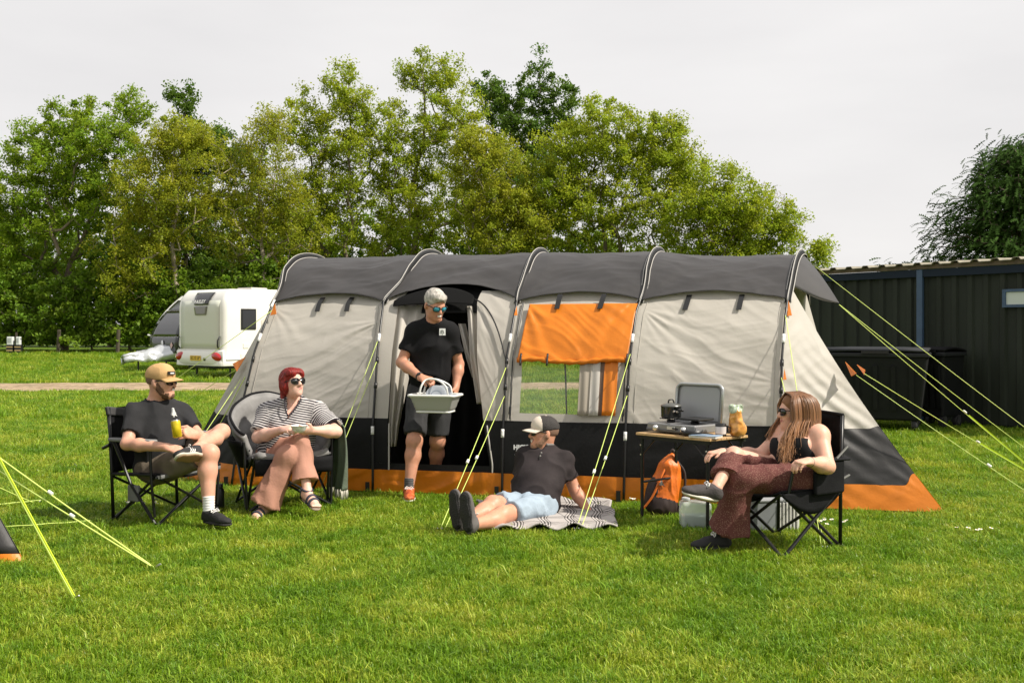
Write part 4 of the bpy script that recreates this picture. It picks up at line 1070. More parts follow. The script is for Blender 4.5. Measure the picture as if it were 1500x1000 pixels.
# sloping ends
def end_face(i, Ef, Eb, zk, sgn, nm, concave=.06):
    Kf = arch(i, th_of(i, np.array([zk])))[0]; Kb = arch(i, th_of(i, np.array([zk]), True))[0]
    Ef = np.array([*Ef, 0.]); Eb = np.array([*Eb, 0.])
    def ridge(K, E, z):
        t = np.clip(z / zk, 0, 1)[:, None]; p = E * (1 - t) + K * t
        cv = np.sin(math.pi * t[:, 0]) * concave
        p[:, 0] -= sgn * cv; return p
    def arc(z, back=False): return arch(i, th_of(i, np.minimum(z, ARCH[i]['H'] - .002), back))
    def front(z0, z1, seed, wr, off):
        def f(U, V):
            Z = z0(U) + (z1(U) - z0(U)) * V
            a = arc(Z); b = ridge(Kf, Ef, Z); p = a + (b - a) * U[:, None]
            sg = .03 * np.sin(math.pi * U) * np.sin(math.pi * np.clip(Z / zk, 0, 1))
            fl = .010 * np.sin(Z * 34 + U * 25 + 4 * fbm(p * 1.2, 2)) * np.sin(math.pi * U) ** .6 * np.exp(-((Z - .65) / .4) ** 2)
            d = off - sg + wrinkle(p, seed, wr, [(tuple(Ef + [0, 0, .05]), math.pi - .9 if sgn > 0 else .9, .5, 40, 1.4, .012)]) * np.clip(np.sin(math.pi * U) * 2, 0, 1) + fl
            p[:, 1] -= d; return p
        return f
    def end(z0, z1, seed, wr, off):
        def f(U, V):
            Z = z0 + (z1 - z0) * V
            lo = Z < zk
            a = np.where(lo[:, None], ridge(Kf, Ef, Z), arc(Z)); b = np.where(lo[:, None], ridge(Kb, Eb, Z), arc(Z, True))
            p = a + (b - a) * U[:, None]
            p[:, 0] += sgn * (off - .10 * np.sin(math.pi * U) * np.sin(math.pi * np.clip(Z / 2.0, 0, 1)) + wrinkle(p, seed, wr) * np.sin(math.pi * U)); return p
        return f
    k = lambda v: (lambda U: v + 0 * U)
    up = lambda v, a: (lambda U: v + a * sstep(.86, 1.0, U))
    zz = zk - .004
    sheet('wall_panel', front(up(ZB - .02, .02), k(zz), 61 + i, .014, 0), 80, 70, CREAM)
    sheet('mud_wall', front(up(ZO, .09), up(ZB - .02, .02), 62 + i, .012, .003), 70, 24, BLACKF if sgn < 0 else mat('tent_charcoal_panel', (.028, .027, .027), .5, spec=.3, bump=.1, bscale=50))
    sheet('skirt', front(k(.012), up(ZO, .09), 63 + i, .012, .006), 70, 14, ORANGEF)
    gr = mat('tent_charcoal_panel', (.028, .027, .027), .5, spec=.3, bump=.1, bscale=50)
    sheet('end_panel', end(.66, ARCH[i]['H'] - .006, 64, .012, 0), 60, 70, CREAM)
    sheet('end_mud_wall', end(.27, .66, 65, .012, .004), 50, 20, gr)
    sheet('end_skirt', end(.012, .27, 66, .012, .006), 50, 12, ORANGEF)
    return Kf, Ef, ridge
KR = end_face(4, (3.36, 7.94), (4.0, 11.55), 1.80, 1, 'right')
KL = end_face(0, (-3.20, 9.76), (-2.9, 13.0), 1.70, -1, 'left', .0)
# grey rain hood pulled out over the right end
def hood(U, V):
    t0 = th_of(4, np.array([1.80]))[0]; th = t0 + (math.pi - 2 * t0) * U; a = arch(4, th); tip = np.array(P(1229, 446, 9.35))
    m = np.sin(math.pi * U); p = a + (tip - a) * V[:, None]
    p[:, 2] += .05 * np.sin(math.pi * V) * (m - .45) + .015; p[:, 1] += (1 - V) * 0
    return p
sheet('rain_hood', hood, 40, 30, GREYF, solid=.003)
# orange tension tabs
def tab(a, b, c):
    mb = MB(); a, b, c = Vector(a), Vector(b), Vector(c); n = (b - a).cross(c - a).normalized() * .004
    mb.prism([a, b, c], n).build('tension_tab', ORANGEF, TENT)
tab(P(1238, 530, 8.5), P(1254, 547, 8.28), P(1247, 551, 8.42))
tab(P(1255, 534, 9.1), P(1267, 542, 8.9), P(1266, 549, 9.0))
tab(P(360, 523, 9.7), P(341, 533, 9.75), P(347, 544, 9.62))
tab(P(403, 445, 9.75), P(396, 462, 9.7), P(405, 460, 9.68)); tab(P(376, 518, 9.6), P(368, 545, 9.5), P(377, 545, 9.5))
tab(P(1155, 440, 8.75), P(1153, 463, 8.68), P(1160, 462, 8.68)); tab(P(1149, 540, 8.4), P(1147, 556, 8.36), P(1152, 556, 8.36))
tab(P(757, 448, 8.95), P(753, 462, 8.9), P(758, 462, 8.9))
MB().box(P(481, 387, 10.75), (.20, .10, .012)).build('vent_tab', ORANGEF, TENT)
# floor and dark inner sleeping pod seen through the door
MB().prism([(-2.3, 9.35, .004), (2.1, 8.35, .004), (2.9, 11.6, .004), (-1.6, 12.6, .004)], (0, 0, .006)).build('groundsheet', mat('groundsheet_grey', (.22, .22, .21), .6), TENT)
BLK2 = mat('inner_tent_black', (.007, .007, .007), .6, bump=.2, bscale=25, spec=.2)
def pod(U, V):
    x = -1.25 + 1.28 * U; return np.c_[x, 10.15 - .2 * U + .05 * np.sin(U * 23) * (1 - V * .6) + .03 * np.sin(V * 9 + U * 5), .02 + 1.97 * V]
sheet('inner_wall', pod, 60, 40, BLK2, solid=.003)
def pod_side(S, xb):
    def f(U, V):
        Z = .02 + 1.80 * V; a = skin_pts(1, np.full(len(U), S), Z, off=-.07, sag=0); b = np.c_[0 * U + xb, 0 * U + 10.1, Z + .1 * V]
        p = a + (b - a) * U[:, None]; p[:, 0] += .03 * np.sin(U * 12 + V * 5) * np.sin(math.pi * U); return p
    return f
sheet('inner_wall', pod_side(.08, -1.2), 24, 30, BLK2, solid=.003)
sheet('inner_wall', pod_side(.93, .0), 24, 30, BLK2, solid=.003)
sheet('inner_roof', lambda U, V: skin_pts(1, .04 + .92 * U, 1.60 + .56 * V, off=-.075, sag=0), 24, 20, BLK2, solid=.003)
# print on the black wall by the third pole
WPR = mat('print_white', (.75, .75, .74), .5)
def onwall(px, py, off=.034):
    y = 8.70
    for _ in range(6):
        p = P(px, py, y); u = p.z; a = arch(2, th_of(2, np.array([max(u, .02)])))[0]; b_ = arch(3, th_of(3, np.array([max(u, .02)])))[0]
        t = (p.x - a[0]) / (b_[0] - a[0]); y = a[1] + (b_[1] - a[1]) * t - off
    return P(px, py, y)
ra = onwall(790, 655) - onwall(750, 655); ua = onwall(765, 640) - onwall(765, 670)
text_part('lettering', 'HICKORY', .052, onwall(772, 655), ra, ua, WPR, TENT, bold=.003, spacing=1.05)
lc = onwall(759, 664); r_ = nrm(ra); u_ = nrm(ua)
ring = [lc + (r_ * math.cos(a) + u_ * math.sin(a)) * .030 for a in np.linspace(-2.9, .3, 20)]
MB().tube(ring, .0028, 5).build('logo_ring', WPR, TENT); MB().tube([lc + (r_ * math.cos(a) + u_ * math.sin(a)) * .030 for a in np.linspace(.9, 2.3, 10)], .0026, 5).build('logo_ring', WPR, TENT)
dr = []
for k in range(20):
    a = 2 * math.pi * k / 20; rr = .013 * (1 + .55 * max(0, math.cos(a - 1.2)) ** 6); dr.append(lc + r_ * rr * math.cos(a) + u_ * (rr * math.sin(a)) - r_.cross(u_) * -.001)
MB().prism(dr, r_.cross(u_) * .002).build('logo_drop', WPR, TENT)

# ---- guy ropes, each a thing of its own
def rope(a, b, label, r=.0030, web=None, slider=None, group='lime guy ropes of the big tent', peg=True):
    a, b = Vector(a), Vector(b)
    root = thing('guy_rope', tuple(b), label, 'rope', group)
    n = 14; pts = [a.lerp(b, k / n) - Vector((0, 0, .012 * math.sin(math.pi * k / n))) for k in range(n + 1)]
    MB().tube(pts, r, 6).build('line', ROPE, root, smooth=True)
    if web:
        t = web; q = a.lerp(b, t); d = (b - a).normalized(); s = d.cross(Vector((0, 1, 0.2))).normalized() * .011
        MB().add([q - s * .6, q + s * .6, b + s, b - s], [(0, 1, 2, 3)]).build('webbing', WEBB, root, solid=.005)
    if slider:
        q = a.lerp(b, slider); d = (b - a).normalized(); MB().tube([q - d * .018, q + d * .018], .011, 8).build('slider', mat('slider_white', (.8, .82, .75), .4), root)
    if peg:
        d = (a - b).normalized(); h = Vector((-d.x, -d.y, 0)).normalized()
        MB().tube([b + h * .03 + Vector((0, 0, .035)), b + Vector((0, 0, .02)), b + d * .06 + Vector((0, 0, -.1))], .004, 6).build('peg', mat('peg_steel', (.45, .45, .45), .35, metal=.8), root)
    return root
def arch_at(i, z): 
    a = arch(i, th_of(i, np.array([z])))[0]; c = np.array([*ARCH[i]['C'], 0]); r = a - c; r /= np.linalg.norm(r)
    return a + r * .03
pg = G(461, 737); rope(arch_at(1, 1.33), pg, 'upper lime rope from second pole to peg by the striped woman', slider=.72); rope(arch_at(1, 1.12), pg + Vector((.03, 0, 0)), 'lower lime rope from second pole to peg by the striped woman', slider=.6)
pg = G(643, 779); rope(arch_at(2, 1.08), pg, 'upper lime rope from third pole down beside the black shoe soles', slider=.62, r=.0032); rope(arch_at(2, .84), pg + Vector((.03, 0, 0)), 'lower lime rope from third pole down beside the black shoe soles', slider=.5, r=.0032)
pg = G(843, 779); rope(arch_at(3, 1.20), pg, 'upper lime rope from fourth pole to peg in front of the blanket', slider=.70, r=.0032); rope(arch_at(3, .86), pg + Vector((.03, 0, 0)), 'lower lime rope from fourth pole to peg in front of the blanket', slider=.5, r=.0032)
pg = G(1204, 806); rope(arch_at(4, 1.53), pg, 'upper lime rope from fifth pole passing behind the long haired woman', slider=.5); rope(arch_at(4, 1.02), pg + Vector((.03, 0, 0)), 'lower lime rope from fifth pole passing behind the long haired woman', slider=.5)
rope(P(346, 541, 9.7), G(112, 684), 'lime rope from the orange tab on the left tent end'); rope(P(398, 455, 9.72), G(58, 693), 'long lime rope from high on the first pole going left')
rope(P(359, 552, 9.55), G(276, 704), 'lime rope from the first pole down towards the man in the cap', r=.0042); rope(P(352, 556, 9.6), G(230, 735), 'thin lime rope passing behind the cap man to the grass')
pw = G(1532, 704); rope(P(1229, 446, 9.35), pw, 'lime rope from the tip of the grey rain hood', web=.62, slider=.6); rope(P(1229, 446, 9.35) + Vector((.02, .05, 0)), G(1560, 700), 'second lime rope from the tip of the grey rain hood')
rope(P(1194, 390, 10.0), G(1640, 730), 'highest lime rope from the right tent peak over the shed'); rope(P(1266, 547, 8.95), pw + Vector((-.02, .02, 0)), 'lime rope from the farther orange tab on the right tent end', web=.62, slider=.62)
rope(P(1254, 549, 8.27), G(1560, 757), 'lime rope from the nearer orange tab on the right tent end', slider=.65)

# ---- corner of the neighbouring tent and its ropes at the left edge
nb = thing('neighbour_tent', (-4.2, 6.6, 0), 'grey corner of another tent at the lower left edge', 'tent')
c0 = G(34, 823); K2 = Vector((-4.25, 6.75, 1.75)); bk = Vector((-5.3, 8.6, 0)); fr = Vector((-6.6, 6.05, 0)); K3 = Vector((-6.6, 7.3, 2.05))
def tri_sheet(name, a, b, c, d, m, seed=1):
    a, b, c, d = [np.array(x) for x in (a, b, c, d)]
    def f(U, V):
        p = (a * (1 - U)[:, None] + b * U[:, None]) * (1 - V)[:, None] + (c * (1 - U)[:, None] + d * U[:, None]) * V[:, None]
        p[:, 1] -= wrinkle(p, seed, .02) * np.sin(math.pi * U) * np.sin(math.pi * V); return p
    sheet(name, f, 30, 30, m, nb, solid=.003)
tri_sheet('wall_panel', fr + Vector((0, 0, .05)), c0 + Vector((-.03, .01, .05)), K3, K2, mat('tent_charcoal_panel', (.028, .027, .027), .5, spec=.3), 71); tri_sheet('end_panel', c0 + Vector((-.03, .02, .05)), bk + Vector((0, 0, .05)), K2, K2 + Vector((.02, .5, 0)), mat('tent_charcoal_panel', (.028, .027, .027), .5, spec=.3), 72)
tri_sheet('skirt', fr, c0, fr + Vector((0, 0, .05)), c0 + Vector((-.03, .01, .05)), ORANGEF, 73); tri_sheet('end_skirt', c0, bk, c0 + Vector((-.03, .02, .05)), bk + Vector((0, 0, .05)), ORANGEF, 74)
g2 = 'lime guy ropes of the neighbouring tent'
rope(P(-160, 375, 6.6), G(111, 880), 'thick bright lime guy line pegged nearest the camera', web=.62, slider=.6, r=.006, group=g2)
rope(P(-150, 560, 6.9), G(229, 833), 'upper pale lime rope running to the middle of the lawn', slider=.62, r=.005, group=g2); rope(P(-150, 592, 6.9), G(230, 834), 'lower pale lime rope running to the middle of the lawn', slider=.7, r=.005, group=g2)
rope(P(-120, 655, 7.2), G(56, 739), 'short pale rope ending on the grass at the left edge', r=.004, group=g2)
for (a, b, lab) in ((G(8, 779), G(132, 770), 'slack pale cord lying on the grass left of the first chair'), (G(-20, 747), G(60, 739), 'slack pale cord lying on the grass at the left edge')):
    n = 12; pts = [a.lerp(b, k / n) + Vector((0, .012 * math.sin(k * 1.3), .038)) for k in range(n + 1)]
    o = MB().tube(pts, .004, 6).build('cord', ROPE, org=tuple(a), smooth=True); tag(o, lab, 'rope', 'cords lying on the grass')
# ================================================================== soft-shape mesher used for bodies, clothes and other rounded things
class Soft:
    """signed-distance shapes blended on a grid and turned into one continuous surface"""
    def __init__(s): s.p = []
    def cone(s, a, b, ra, rb, k=.025, m=0, flat=None, cap=(0, 0), op='add', u0=0.):
        s.p.append(('cone', np.array(a, float), np.array(b, float), ra, rb, k, m, flat, cap, op, u0)); return s
    def ell(s, c, r, A=None, k=.025, m=0, op='add'):
        r = np.array(r if hasattr(r, '__len__') else (r, r, r), float)
        A = np.eye(3) if A is None else np.array(A, float)      # rows: local axes in world space
        s.p.append(('ell', np.array(c, float), r, A, k, m, op)); return s
    def cut(s, c, n, k=.0):
        """throw away everything on the side the normal points to"""
        s.p.append(('cut', np.array(c, float), np.array(n, float) / np.linalg.norm(n), k)); return s
    def mesh(s, vox=.006, disp=None):
        lo = np.full(3, 1e9); hi = -lo
        for q in s.p:
            if q[0] == 'cone' and q[9] == 'add':
                r = max(q[3], q[4]) * (max(1, q[7][1]) if q[7] is not None else 1)
                lo = np.minimum(lo, np.minimum(q[1], q[2]) - r); hi = np.maximum(hi, np.maximum(q[1], q[2]) + r)
            elif q[0] == 'ell' and q[6] == 'add':
                e = np.sqrt(((q[3] * q[2][:, None]) ** 2).sum(0)); lo = np.minimum(lo, q[1] - e); hi = np.maximum(hi, q[1] + e)
        lo -= .03; hi += .03
        n = np.ceil((hi - lo) / vox).astype(int) + 1
        ax = [lo[i] + vox * np.arange(n[i]) for i in range(3)]
        D = np.full(n, .5, np.float32); Mt = np.zeros(n, np.int8); U = np.zeros(n, np.float32)
        for q in s.p:
            if q[0] == 'cut':
                _, c, nn, k = q
                d = ((ax[0] - c[0]) * nn[0])[:, None, None] + ((ax[1] - c[1]) * nn[1])[None, :, None] + ((ax[2] - c[2]) * nn[2])[None, None, :]
                np.maximum(D, d.astype(np.float32), out=D); continue
            if q[0] == 'cone':
                _, a, b, ra, rb, k, m, flat, cap, op, u0 = q
                r = max(ra, rb) * (max(1, flat[1]) if flat is not None else 1) + k + 2 * vox
                l = np.minimum(a, b) - r; h = np.maximum(a, b) + r
            else:
                _, c, rr, A, k, m, op = q
                e = np.sqrt(((A * rr[:, None]) ** 2).sum(0)) + k + 2 * vox; l = c - e; h = c + e
            i0 = np.clip(np.floor((l - lo) / vox).astype(int), 0, n - 1); i1 = np.clip(np.ceil((h - lo) / vox).astype(int) + 1, 1, n)
            sl = tuple(slice(i0[i], i1[i]) for i in range(3))
            X, Y, Z = np.meshgrid(*[ax[i][sl[i]].astype(np.float32) for i in range(3)], indexing='ij')
            if q[0] == 'cone':
                ab = b - a; L2 = (ab ** 2).sum() + 1e-12; L = math.sqrt(L2)
                px, py, pz = X - a[0], Y - a[1], Z - a[2]
                t = (px * ab[0] + py * ab[1] + pz * ab[2]) / L2; tc = np.clip(t, 0, 1)
                tu = t if (cap[0] and cap[1]) else (np.maximum(t, 0) if cap[1] and not cap[0] else (np.minimum(t, 1) if cap[0] else tc))
                if cap[0] or cap[1]: tt = np.where((t < 0) & bool(cap[0]), t, np.where((t > 1) & bool(cap[1]), t, tc))
                else: tt = tc
                dx, dy, dz = px - tt * ab[0], py - tt * ab[1], pz - tt * ab[2]
                if flat is not None:
                    nv, f = np.array(flat[0], float), flat[1]; nv = nv / np.linalg.norm(nv)
                    dn = dx * nv[0] + dy * nv[1] + dz * nv[2]; g = 1 / f - 1
                    dx, dy, dz = dx + nv[0] * dn * g, dy + nv[1] * dn * g, dz + nv[2] * dn * g
                d = np.sqrt(dx * dx + dy * dy + dz * dz) - (ra + (rb - ra) * tc)
                if flat is not None and flat[1] < 1: d = d * max(.45, flat[1])
                if cap[0]: d = np.maximum(d, -t * L)
                if cap[1]: d = np.maximum(d, (t - 1) * L)
                uu = u0 + t * L
            else:
                px, py, pz = X - c[0], Y - c[1], Z - c[2]
                lx = px * A[0, 0] + py * A[0, 1] + pz * A[0, 2]; ly = px * A[1, 0] + py * A[1, 1] + pz * A[1, 2]; lz = px * A[2, 0] + py * A[2, 1] + pz * A[2, 2]
                k0 = np.sqrt((lx / rr[0]) ** 2 + (ly / rr[1]) ** 2 + (lz / rr[2]) ** 2); k1 = np.sqrt((lx / rr[0] ** 2) ** 2 + (ly / rr[1] ** 2) ** 2 + (lz / rr[2] ** 2) ** 2) + 1e-6
                d = k0 * (k0 - 1) / k1; uu = lz
            d = d.astype(np.float32); Ds = D[sl]
            if op == 'add':
                new = d < Ds; Mt[sl] = np.where(new, m, Mt[sl]); U[sl] = np.where(new, uu, U[sl])
                if k > 0:
                    hh = np.clip(.5 + .5 * (Ds - d) / k, 0, 1); D[sl] = Ds * (1 - hh) + d * hh - k * hh * (1 - hh)
                else: D[sl] = np.minimum(Ds, d)
            elif op == 'sub': D[sl] = np.maximum(Ds, -d)
            elif op == 'paint': Mt[sl] = np.where(d < 0, m, Mt[sl])
        # surface nets
        S = D < 0
        c8 = [S[i:n[0] - 1 + i, j:n[1] - 1 + j, k:n[2] - 1 + k] for i in (0, 1) for j in (0, 1) for k in (0, 1)]
        cnt = sum(x.astype(np.int8) for x in c8); act = (cnt > 0) & (cnt < 8)
        idx = np.argwhere(act); lin = np.full(act.shape, -1, np.int32); lin[act] = np.arange(len(idx))
        acc = np.zeros((len(idx), 3), np.float32); nn = np.zeros(len(idx), np.float32)
        I, J, K = idx.T
        cor = {}
        for i in (0, 1):
            for j in (0, 1):
                for k in (0, 1): cor[i, j, k] = D[I + i, J + j, K + k]
        for axi in range(3):
            for a in (0, 1):
                for b in (0, 1):
                    o = [a, b]; o.insert(axi, 0); e = [a, b]; e.insert(axi, 1)
                    d0 = cor[tuple(o)]; d1 = cor[tuple(e)]; x = (d0 < 0) != (d1 < 0)
                    t = np.where(x, d0 / np.where(np.abs(d0 - d1) < 1e-9, 1e-9, d0 - d1), 0)
                    p = np.repeat(np.array(o, np.float32)[None], len(idx), 0); p[:, axi] = t
                    acc += p * x[:, None]; nn += x
        V = lo + (idx + acc / nn[:, None]) * vox
        g = np.stack([sum(cor[tuple(q)] * (1 if q[a] else -1) for q in cor) for a in range(3)], 1); g /= np.linalg.norm(g, axis=1)[:, None] + 1e-9
        F = []
        for axi in range(3):
            sh = [slice(None)] * 3; sh2 = [slice(None)] * 3; sh[axi] = slice(0, n[axi] - 1); sh2[axi] = slice(1, n[axi])
            e = S[tuple(sh)] != S[tuple(sh2)]
            q = np.argwhere(e); o1, o2 = [x for x in range(3) if x != axi]
            q = q[(q[:, o1] > 0) & (q[:, o2] > 0) & (q[:, o1] < n[o1] - 1) & (q[:, o2] < n[o2] - 1)]
            def at(a, b):
                r = q.copy(); r[:, o1] -= a; r[:, o2] -= b; return lin[r[:, 0], r[:, 1], r[:, 2]]
            f = np.stack([at(1, 1), at(0, 1), at(0, 0), at(1, 0)], 1)
            neg = S[tuple(q.T)]; flip = neg if axi != 1 else ~neg
            F.append(np.where(flip[:, None], f, f[:, ::-1]))
        F = np.concatenate(F); F = F[(F >= 0).all(1)]
        if disp is not None: V = V + g * disp(V, U[I, J, K])[:, None]
        return V, F, Mt[I, J, K], U[I, J, K]
    def build(s, name, mats, parent=None, vox=.006, disp=None, org=None):
        V, F, M, U = s.mesh(vox, disp)
        me = np_mesh(name, V, F, attrs={'along': U}, mats=mats, fmat=M[F[:, 0]] if len(mats) > 1 else None)
        return put(name, me, parent, org)
def folds(amp, freq=9., seed=0., st=(1, 1, 1)):
    st = np.array(st, float)
    return lambda V, U: amp * ((fbm(V * st * freq + seed, 2) - .5) * 1.4 + ((1 - np.abs(2 * vnoise(V * st * freq * .8 + 5 + seed) - 1)) ** 4) * .8 - .2)
# ================================================================== camp furniture and kit
STEEL = mat('frame_black_steel', (.009, .009, .009), .35, spec=.4)
CLOTH_BLK = mat('chair_black_cloth', (.008, .008, .009), .8, var=.3, vscale=9, bump=.2, bscale=120, spec=.15)
CLOTH_GRY = mat('chair_grey_cloth', (.16, .16, .16), .75, var=.15, vscale=9, bump=.2, bscale=120)
class Frame:
    """local x forward, y to the sitter's left, z up"""
    def __init__(s, c, fwd):
        s.c = Vector(c); s.f = Vector((fwd[0], fwd[1], 0)).normalized(); s.l = Vector((-s.f.y, s.f.x, 0))
    def __call__(s, x, y, z): return s.c + s.f * x + s.l * y + Vector((0, 0, z))
def cloth_grid(q, fn, nu, nv, name, m, root, solid=.006):
    pts = []
    for i in range(nu):
        for j in range(nv): pts.append(q(*fn(i / (nu - 1), j / (nv - 1))))
    return MB().grid(pts, nu, nv).build(name, m, root, smooth=True, solid=solid)
# ---- first chair: black frame, grey arm pads
def chair_a():
    q = Frame((-2.615, 7.78, 0), (.885, -.465)); w = .315
    root = thing('camping_chair', tuple(q.c), 'black camping chair with grey arm pads under the man in the tan cap', 'chair', 'folding camp chairs')
    for s in (-1, 1):
        MB().tube([q(-.225, s * w, 0), q(-.245, s * w, .40), q(-.295, s * (w - .02), .845)], .013, 8).build('rear_post', STEEL, root, smooth=True)
        MB().tube([q(-.21, s * w, .02), q(.20, s * w, .36)], .011, 8).build('brace', STEEL, root)
        MB().tube([q(-.20, s * (w + .02), .60), q(-.02, s * (w + .02), .30), q(.225, s * w, 0)], .012, 8).build('front_leg', STEEL, root)
        MB().tube([q(.17, s * (w + .02), .61), q(.19, s * (w + .02), .30), q(.20, s * w, .07)], .011, 8).build('arm_post', STEEL, root)
        MB().tube([q(-.24, s * w, .355), q(.22, s * w, .375)], .012, 8).build('seat_rail', STEEL, root)
        MB().tube([q(-.235, s * (w + .025), .575), q(-.31, s * (w + .02), .545)], .013, 8).build('arm_hinge', STEEL, root)
        MB().prism([q(-.24, s * (w + .045), .60), q(.20, s * (w + .055), .605), q(.215, s * (w - .02), .605), q(-.23, s * (w - .01), .60)], (0, 0, .028)).build('arm_pad', mat('arm_pad_grey', (.20, .20, .195), .6), root, bevel=.012, seg=3)
        for x, z in ((-.225, .012), (.225, .012)):
            MB().box(q(x, s * w, z + .004), (.04, .035, .03), Matrix.Rotation(math.atan2(q.f.y, q.f.x), 3, 'Z')).build('foot_cap', STEEL, root, bevel=.006)
    MB().tube([q(.225, -w, .01), q(.215, 0, .19), q(.215, w, .36)], .010, 8).build('cross_brace', STEEL, root); MB().tube([q(.235, w, .01), q(.228, 0, .19), q(.225, -w, .36)], .010, 8).build('cross_brace', STEEL, root)
    MB().tube([q(-.22, -w, .03), q(-.22, w, .34)], .010, 8).build('cross_brace', STEEL, root); MB().tube([q(-.235, w, .03), q(-.235, -w, .34)], .010, 8).build('cross_brace', STEEL, root)
    cloth_grid(q, lambda u, v: (lerp(-.24, .235, u), lerp(-w, w, v), .365 - .05 * math.sin(math.pi * v) + .02 * u), 10, 12, 'seat', CLOTH_BLK, root, .014)
    cloth_grid(q, lambda u, v: (-.245 - .055 * u - .06 * math.sin(math.pi * v) * (1 - .3 * u), lerp(-w + .005, w - .005, v), .36 + .48 * u), 12, 12, 'backrest', CLOTH_BLK, root, .012)
    cloth_grid(q, lambda u, v: (-.283 - .015 * u - .05 * math.sin(math.pi * v), lerp(-w - .003, w + .003, v), .79 + .062 * u - .03 * math.sin(math.pi * v)), 6, 12, 'top_panel', mat('chair_dark_grey', (.035, .034, .034), .7), root, .024)
    MB().prism([q(.238, -w, .345), q(.238, w, .345), q(.20, w, .345), q(.20, -w, .345)], (0, 0, .03)).build('seat_edge', CLOTH_GRY, root, bevel=.008)
    MB().prism([q(-.06, -w - .02, .17), q(.05, -w - .02, .17), q(.05, -w + .01, .17), q(-.06, -w + .01, .17)], (0, 0, .12)).build('side_pocket', CLOTH_GRY, root, bevel=.01)
chair_a()
# ---- padded bucket chair
def chair_c():
    q = Frame((-1.87, 8.30, 0), (.50, -.866))
    root = thing('bucket_chair', tuple(q.c), 'padded grey bucket chair with black piping under the red haired woman', 'chair', 'folding camp chairs')
    pad = mat('bucket_chair_grey_satin', (.21, .205, .20), .6, var=.2, vscale=7, bump=.7, bscale=9, spec=.3)
    NA, NV = 46, 14; pts = []; rim = []
    A0 = R(118)
    for i in range(NA):
        a = lerp(-A0, A0, i / (NA - 1)); back = math.cos(a / A0 * math.pi / 2)
        rz = .60 + .29 * back ** 1.3 - .07 * max(0, math.sin(a)); rx = .36 + .05 * back; ry = .40
        for j in range(NV):
            v = j / (NV - 1); r = lerp(.62, 1.0, v ** .6) ; puff = back ** .5 * .022 * math.sin(v * math.pi * 3) ** 2 + back * .018 * math.sin(a * 7) * math.sin(math.pi * v) + back * .03 * (vnoise(np.array([[a * 3.0, v * 3, 1.2]]))[0] - .5)
            x = -math.cos(a) * (rx * r - puff); y = math.sin(a) * (ry * r - puff); z = .40 + (rz - .40) * v ** 1.15
            pts.append(q(x + .02, y, z))
        rim.append(pts[-1])
    MB().grid(pts, NA, NV).build('padded_shell', pad, root, smooth=True, solid=.045)
    MB().tube([p + Vector((0, 0, .012)) for p in rim], .011, 8).build('piping', CLOTH_BLK, root, smooth=True)
    inner = [pts[i * NV + 6] for i in range(NA)]
    MB().tube([p - Vector((0, .004, 0)) for p in inner], .007, 6).build('piping', CLOTH_BLK, root, smooth=True)
    cloth_grid(q, lambda u, v: (lerp(-.27, .33, u), lerp(-.32, .32, v) * (1 - .12 * (2 * u - 1) ** 2), .40 - .05 * math.sin(math.pi * u) + .04 * (2 * v - 1) ** 2 + .025 * u), 14, 14, 'seat', pad, root, .05)
    op = [(x, y, z) for x, y, z in []]
    cloth_grid(q, lambda u, v: (-math.cos(lerp(-A0, A0, u)) * lerp(.30, .40, v) + .02, math.sin(lerp(-A0, A0, u)) * lerp(.34, .435, v), lerp(.34, .56, v)), 40, 6, 'outer_shell', CLOTH_BLK, root, .008)
    cloth_grid(q, lambda u, v: (.335 + .012 * math.sin(v * 9), lerp(-.31, .31, v), lerp(.30, .425, u)), 4, 12, 'seat_valance', CLOTH_BLK, root, .01)
    def leg(a, b): MB().tube([a, b], .011, 8).build('leg', STEEL, root)
    for s in (-1, 1):
        leg(q(.30, s * .30, .42), q(.16, s * .33, 0)); leg(q(-.25, s * .30, .42), q(.24, s * .34, .01)); leg(q(.28, s * .31, .44), q(-.24, s * .31, 0)); leg(q(.20, s * .36, .55), q(.23, s * .34, .02))
    leg(q(.24, -.33, .02), q(.30, .30, .40)); leg(q(.24, .33, .02), q(.30, -.30, .40)); leg(q(-.24, -.31, .02), q(-.24, .31, .40)); leg(q(-.24, .31, .02), q(-.24, -.31, .40))
    # blanket hung over the arm
    bl = thing('throw_blanket', tuple(q(.1, .42, .5)), 'sage green fringed throw hanging over the arm of the bucket chair', 'blanket')
    green = mat('throw_sage', (.115, .145, .105), .85, var=.2, vscale=8, bump=.4, bscale=60)
    def fb(u, v):
        y0 = .335; ang = u
        top = .655
        if u < .14: return (lerp(-.02, .30, v), .34 + .06 * u / .14, .64 + .03 * math.sin(u / .14 * 1.57))
        t = (u - .14) / .86
        return (lerp(-.03, .30, v) + .03 * math.sin(t * 4), .415 + .028 * math.sin(v * 15 + t * 2) * (.3 + t) + .03 * t, .665 - .54 * t)
    cloth_grid(q, fb, 30, 36, 'cloth', green, bl, .012)
    fr = MB()
    for k in range(26):
        v = k / 25; p = q(*fb(1, v)); fr.tube([p, p + Vector((.004 * math.sin(k), 0, -.03)), p + Vector((.008 * math.sin(k * 3), .004 * math.cos(k * 5), -.075))], [.006, .007, .004], 5)
    o = fr.build('fringe', mat('fringe_cream', (.58, .55, .47), .9), bl, smooth=True); tag(o, kind='stuff')
chair_c()
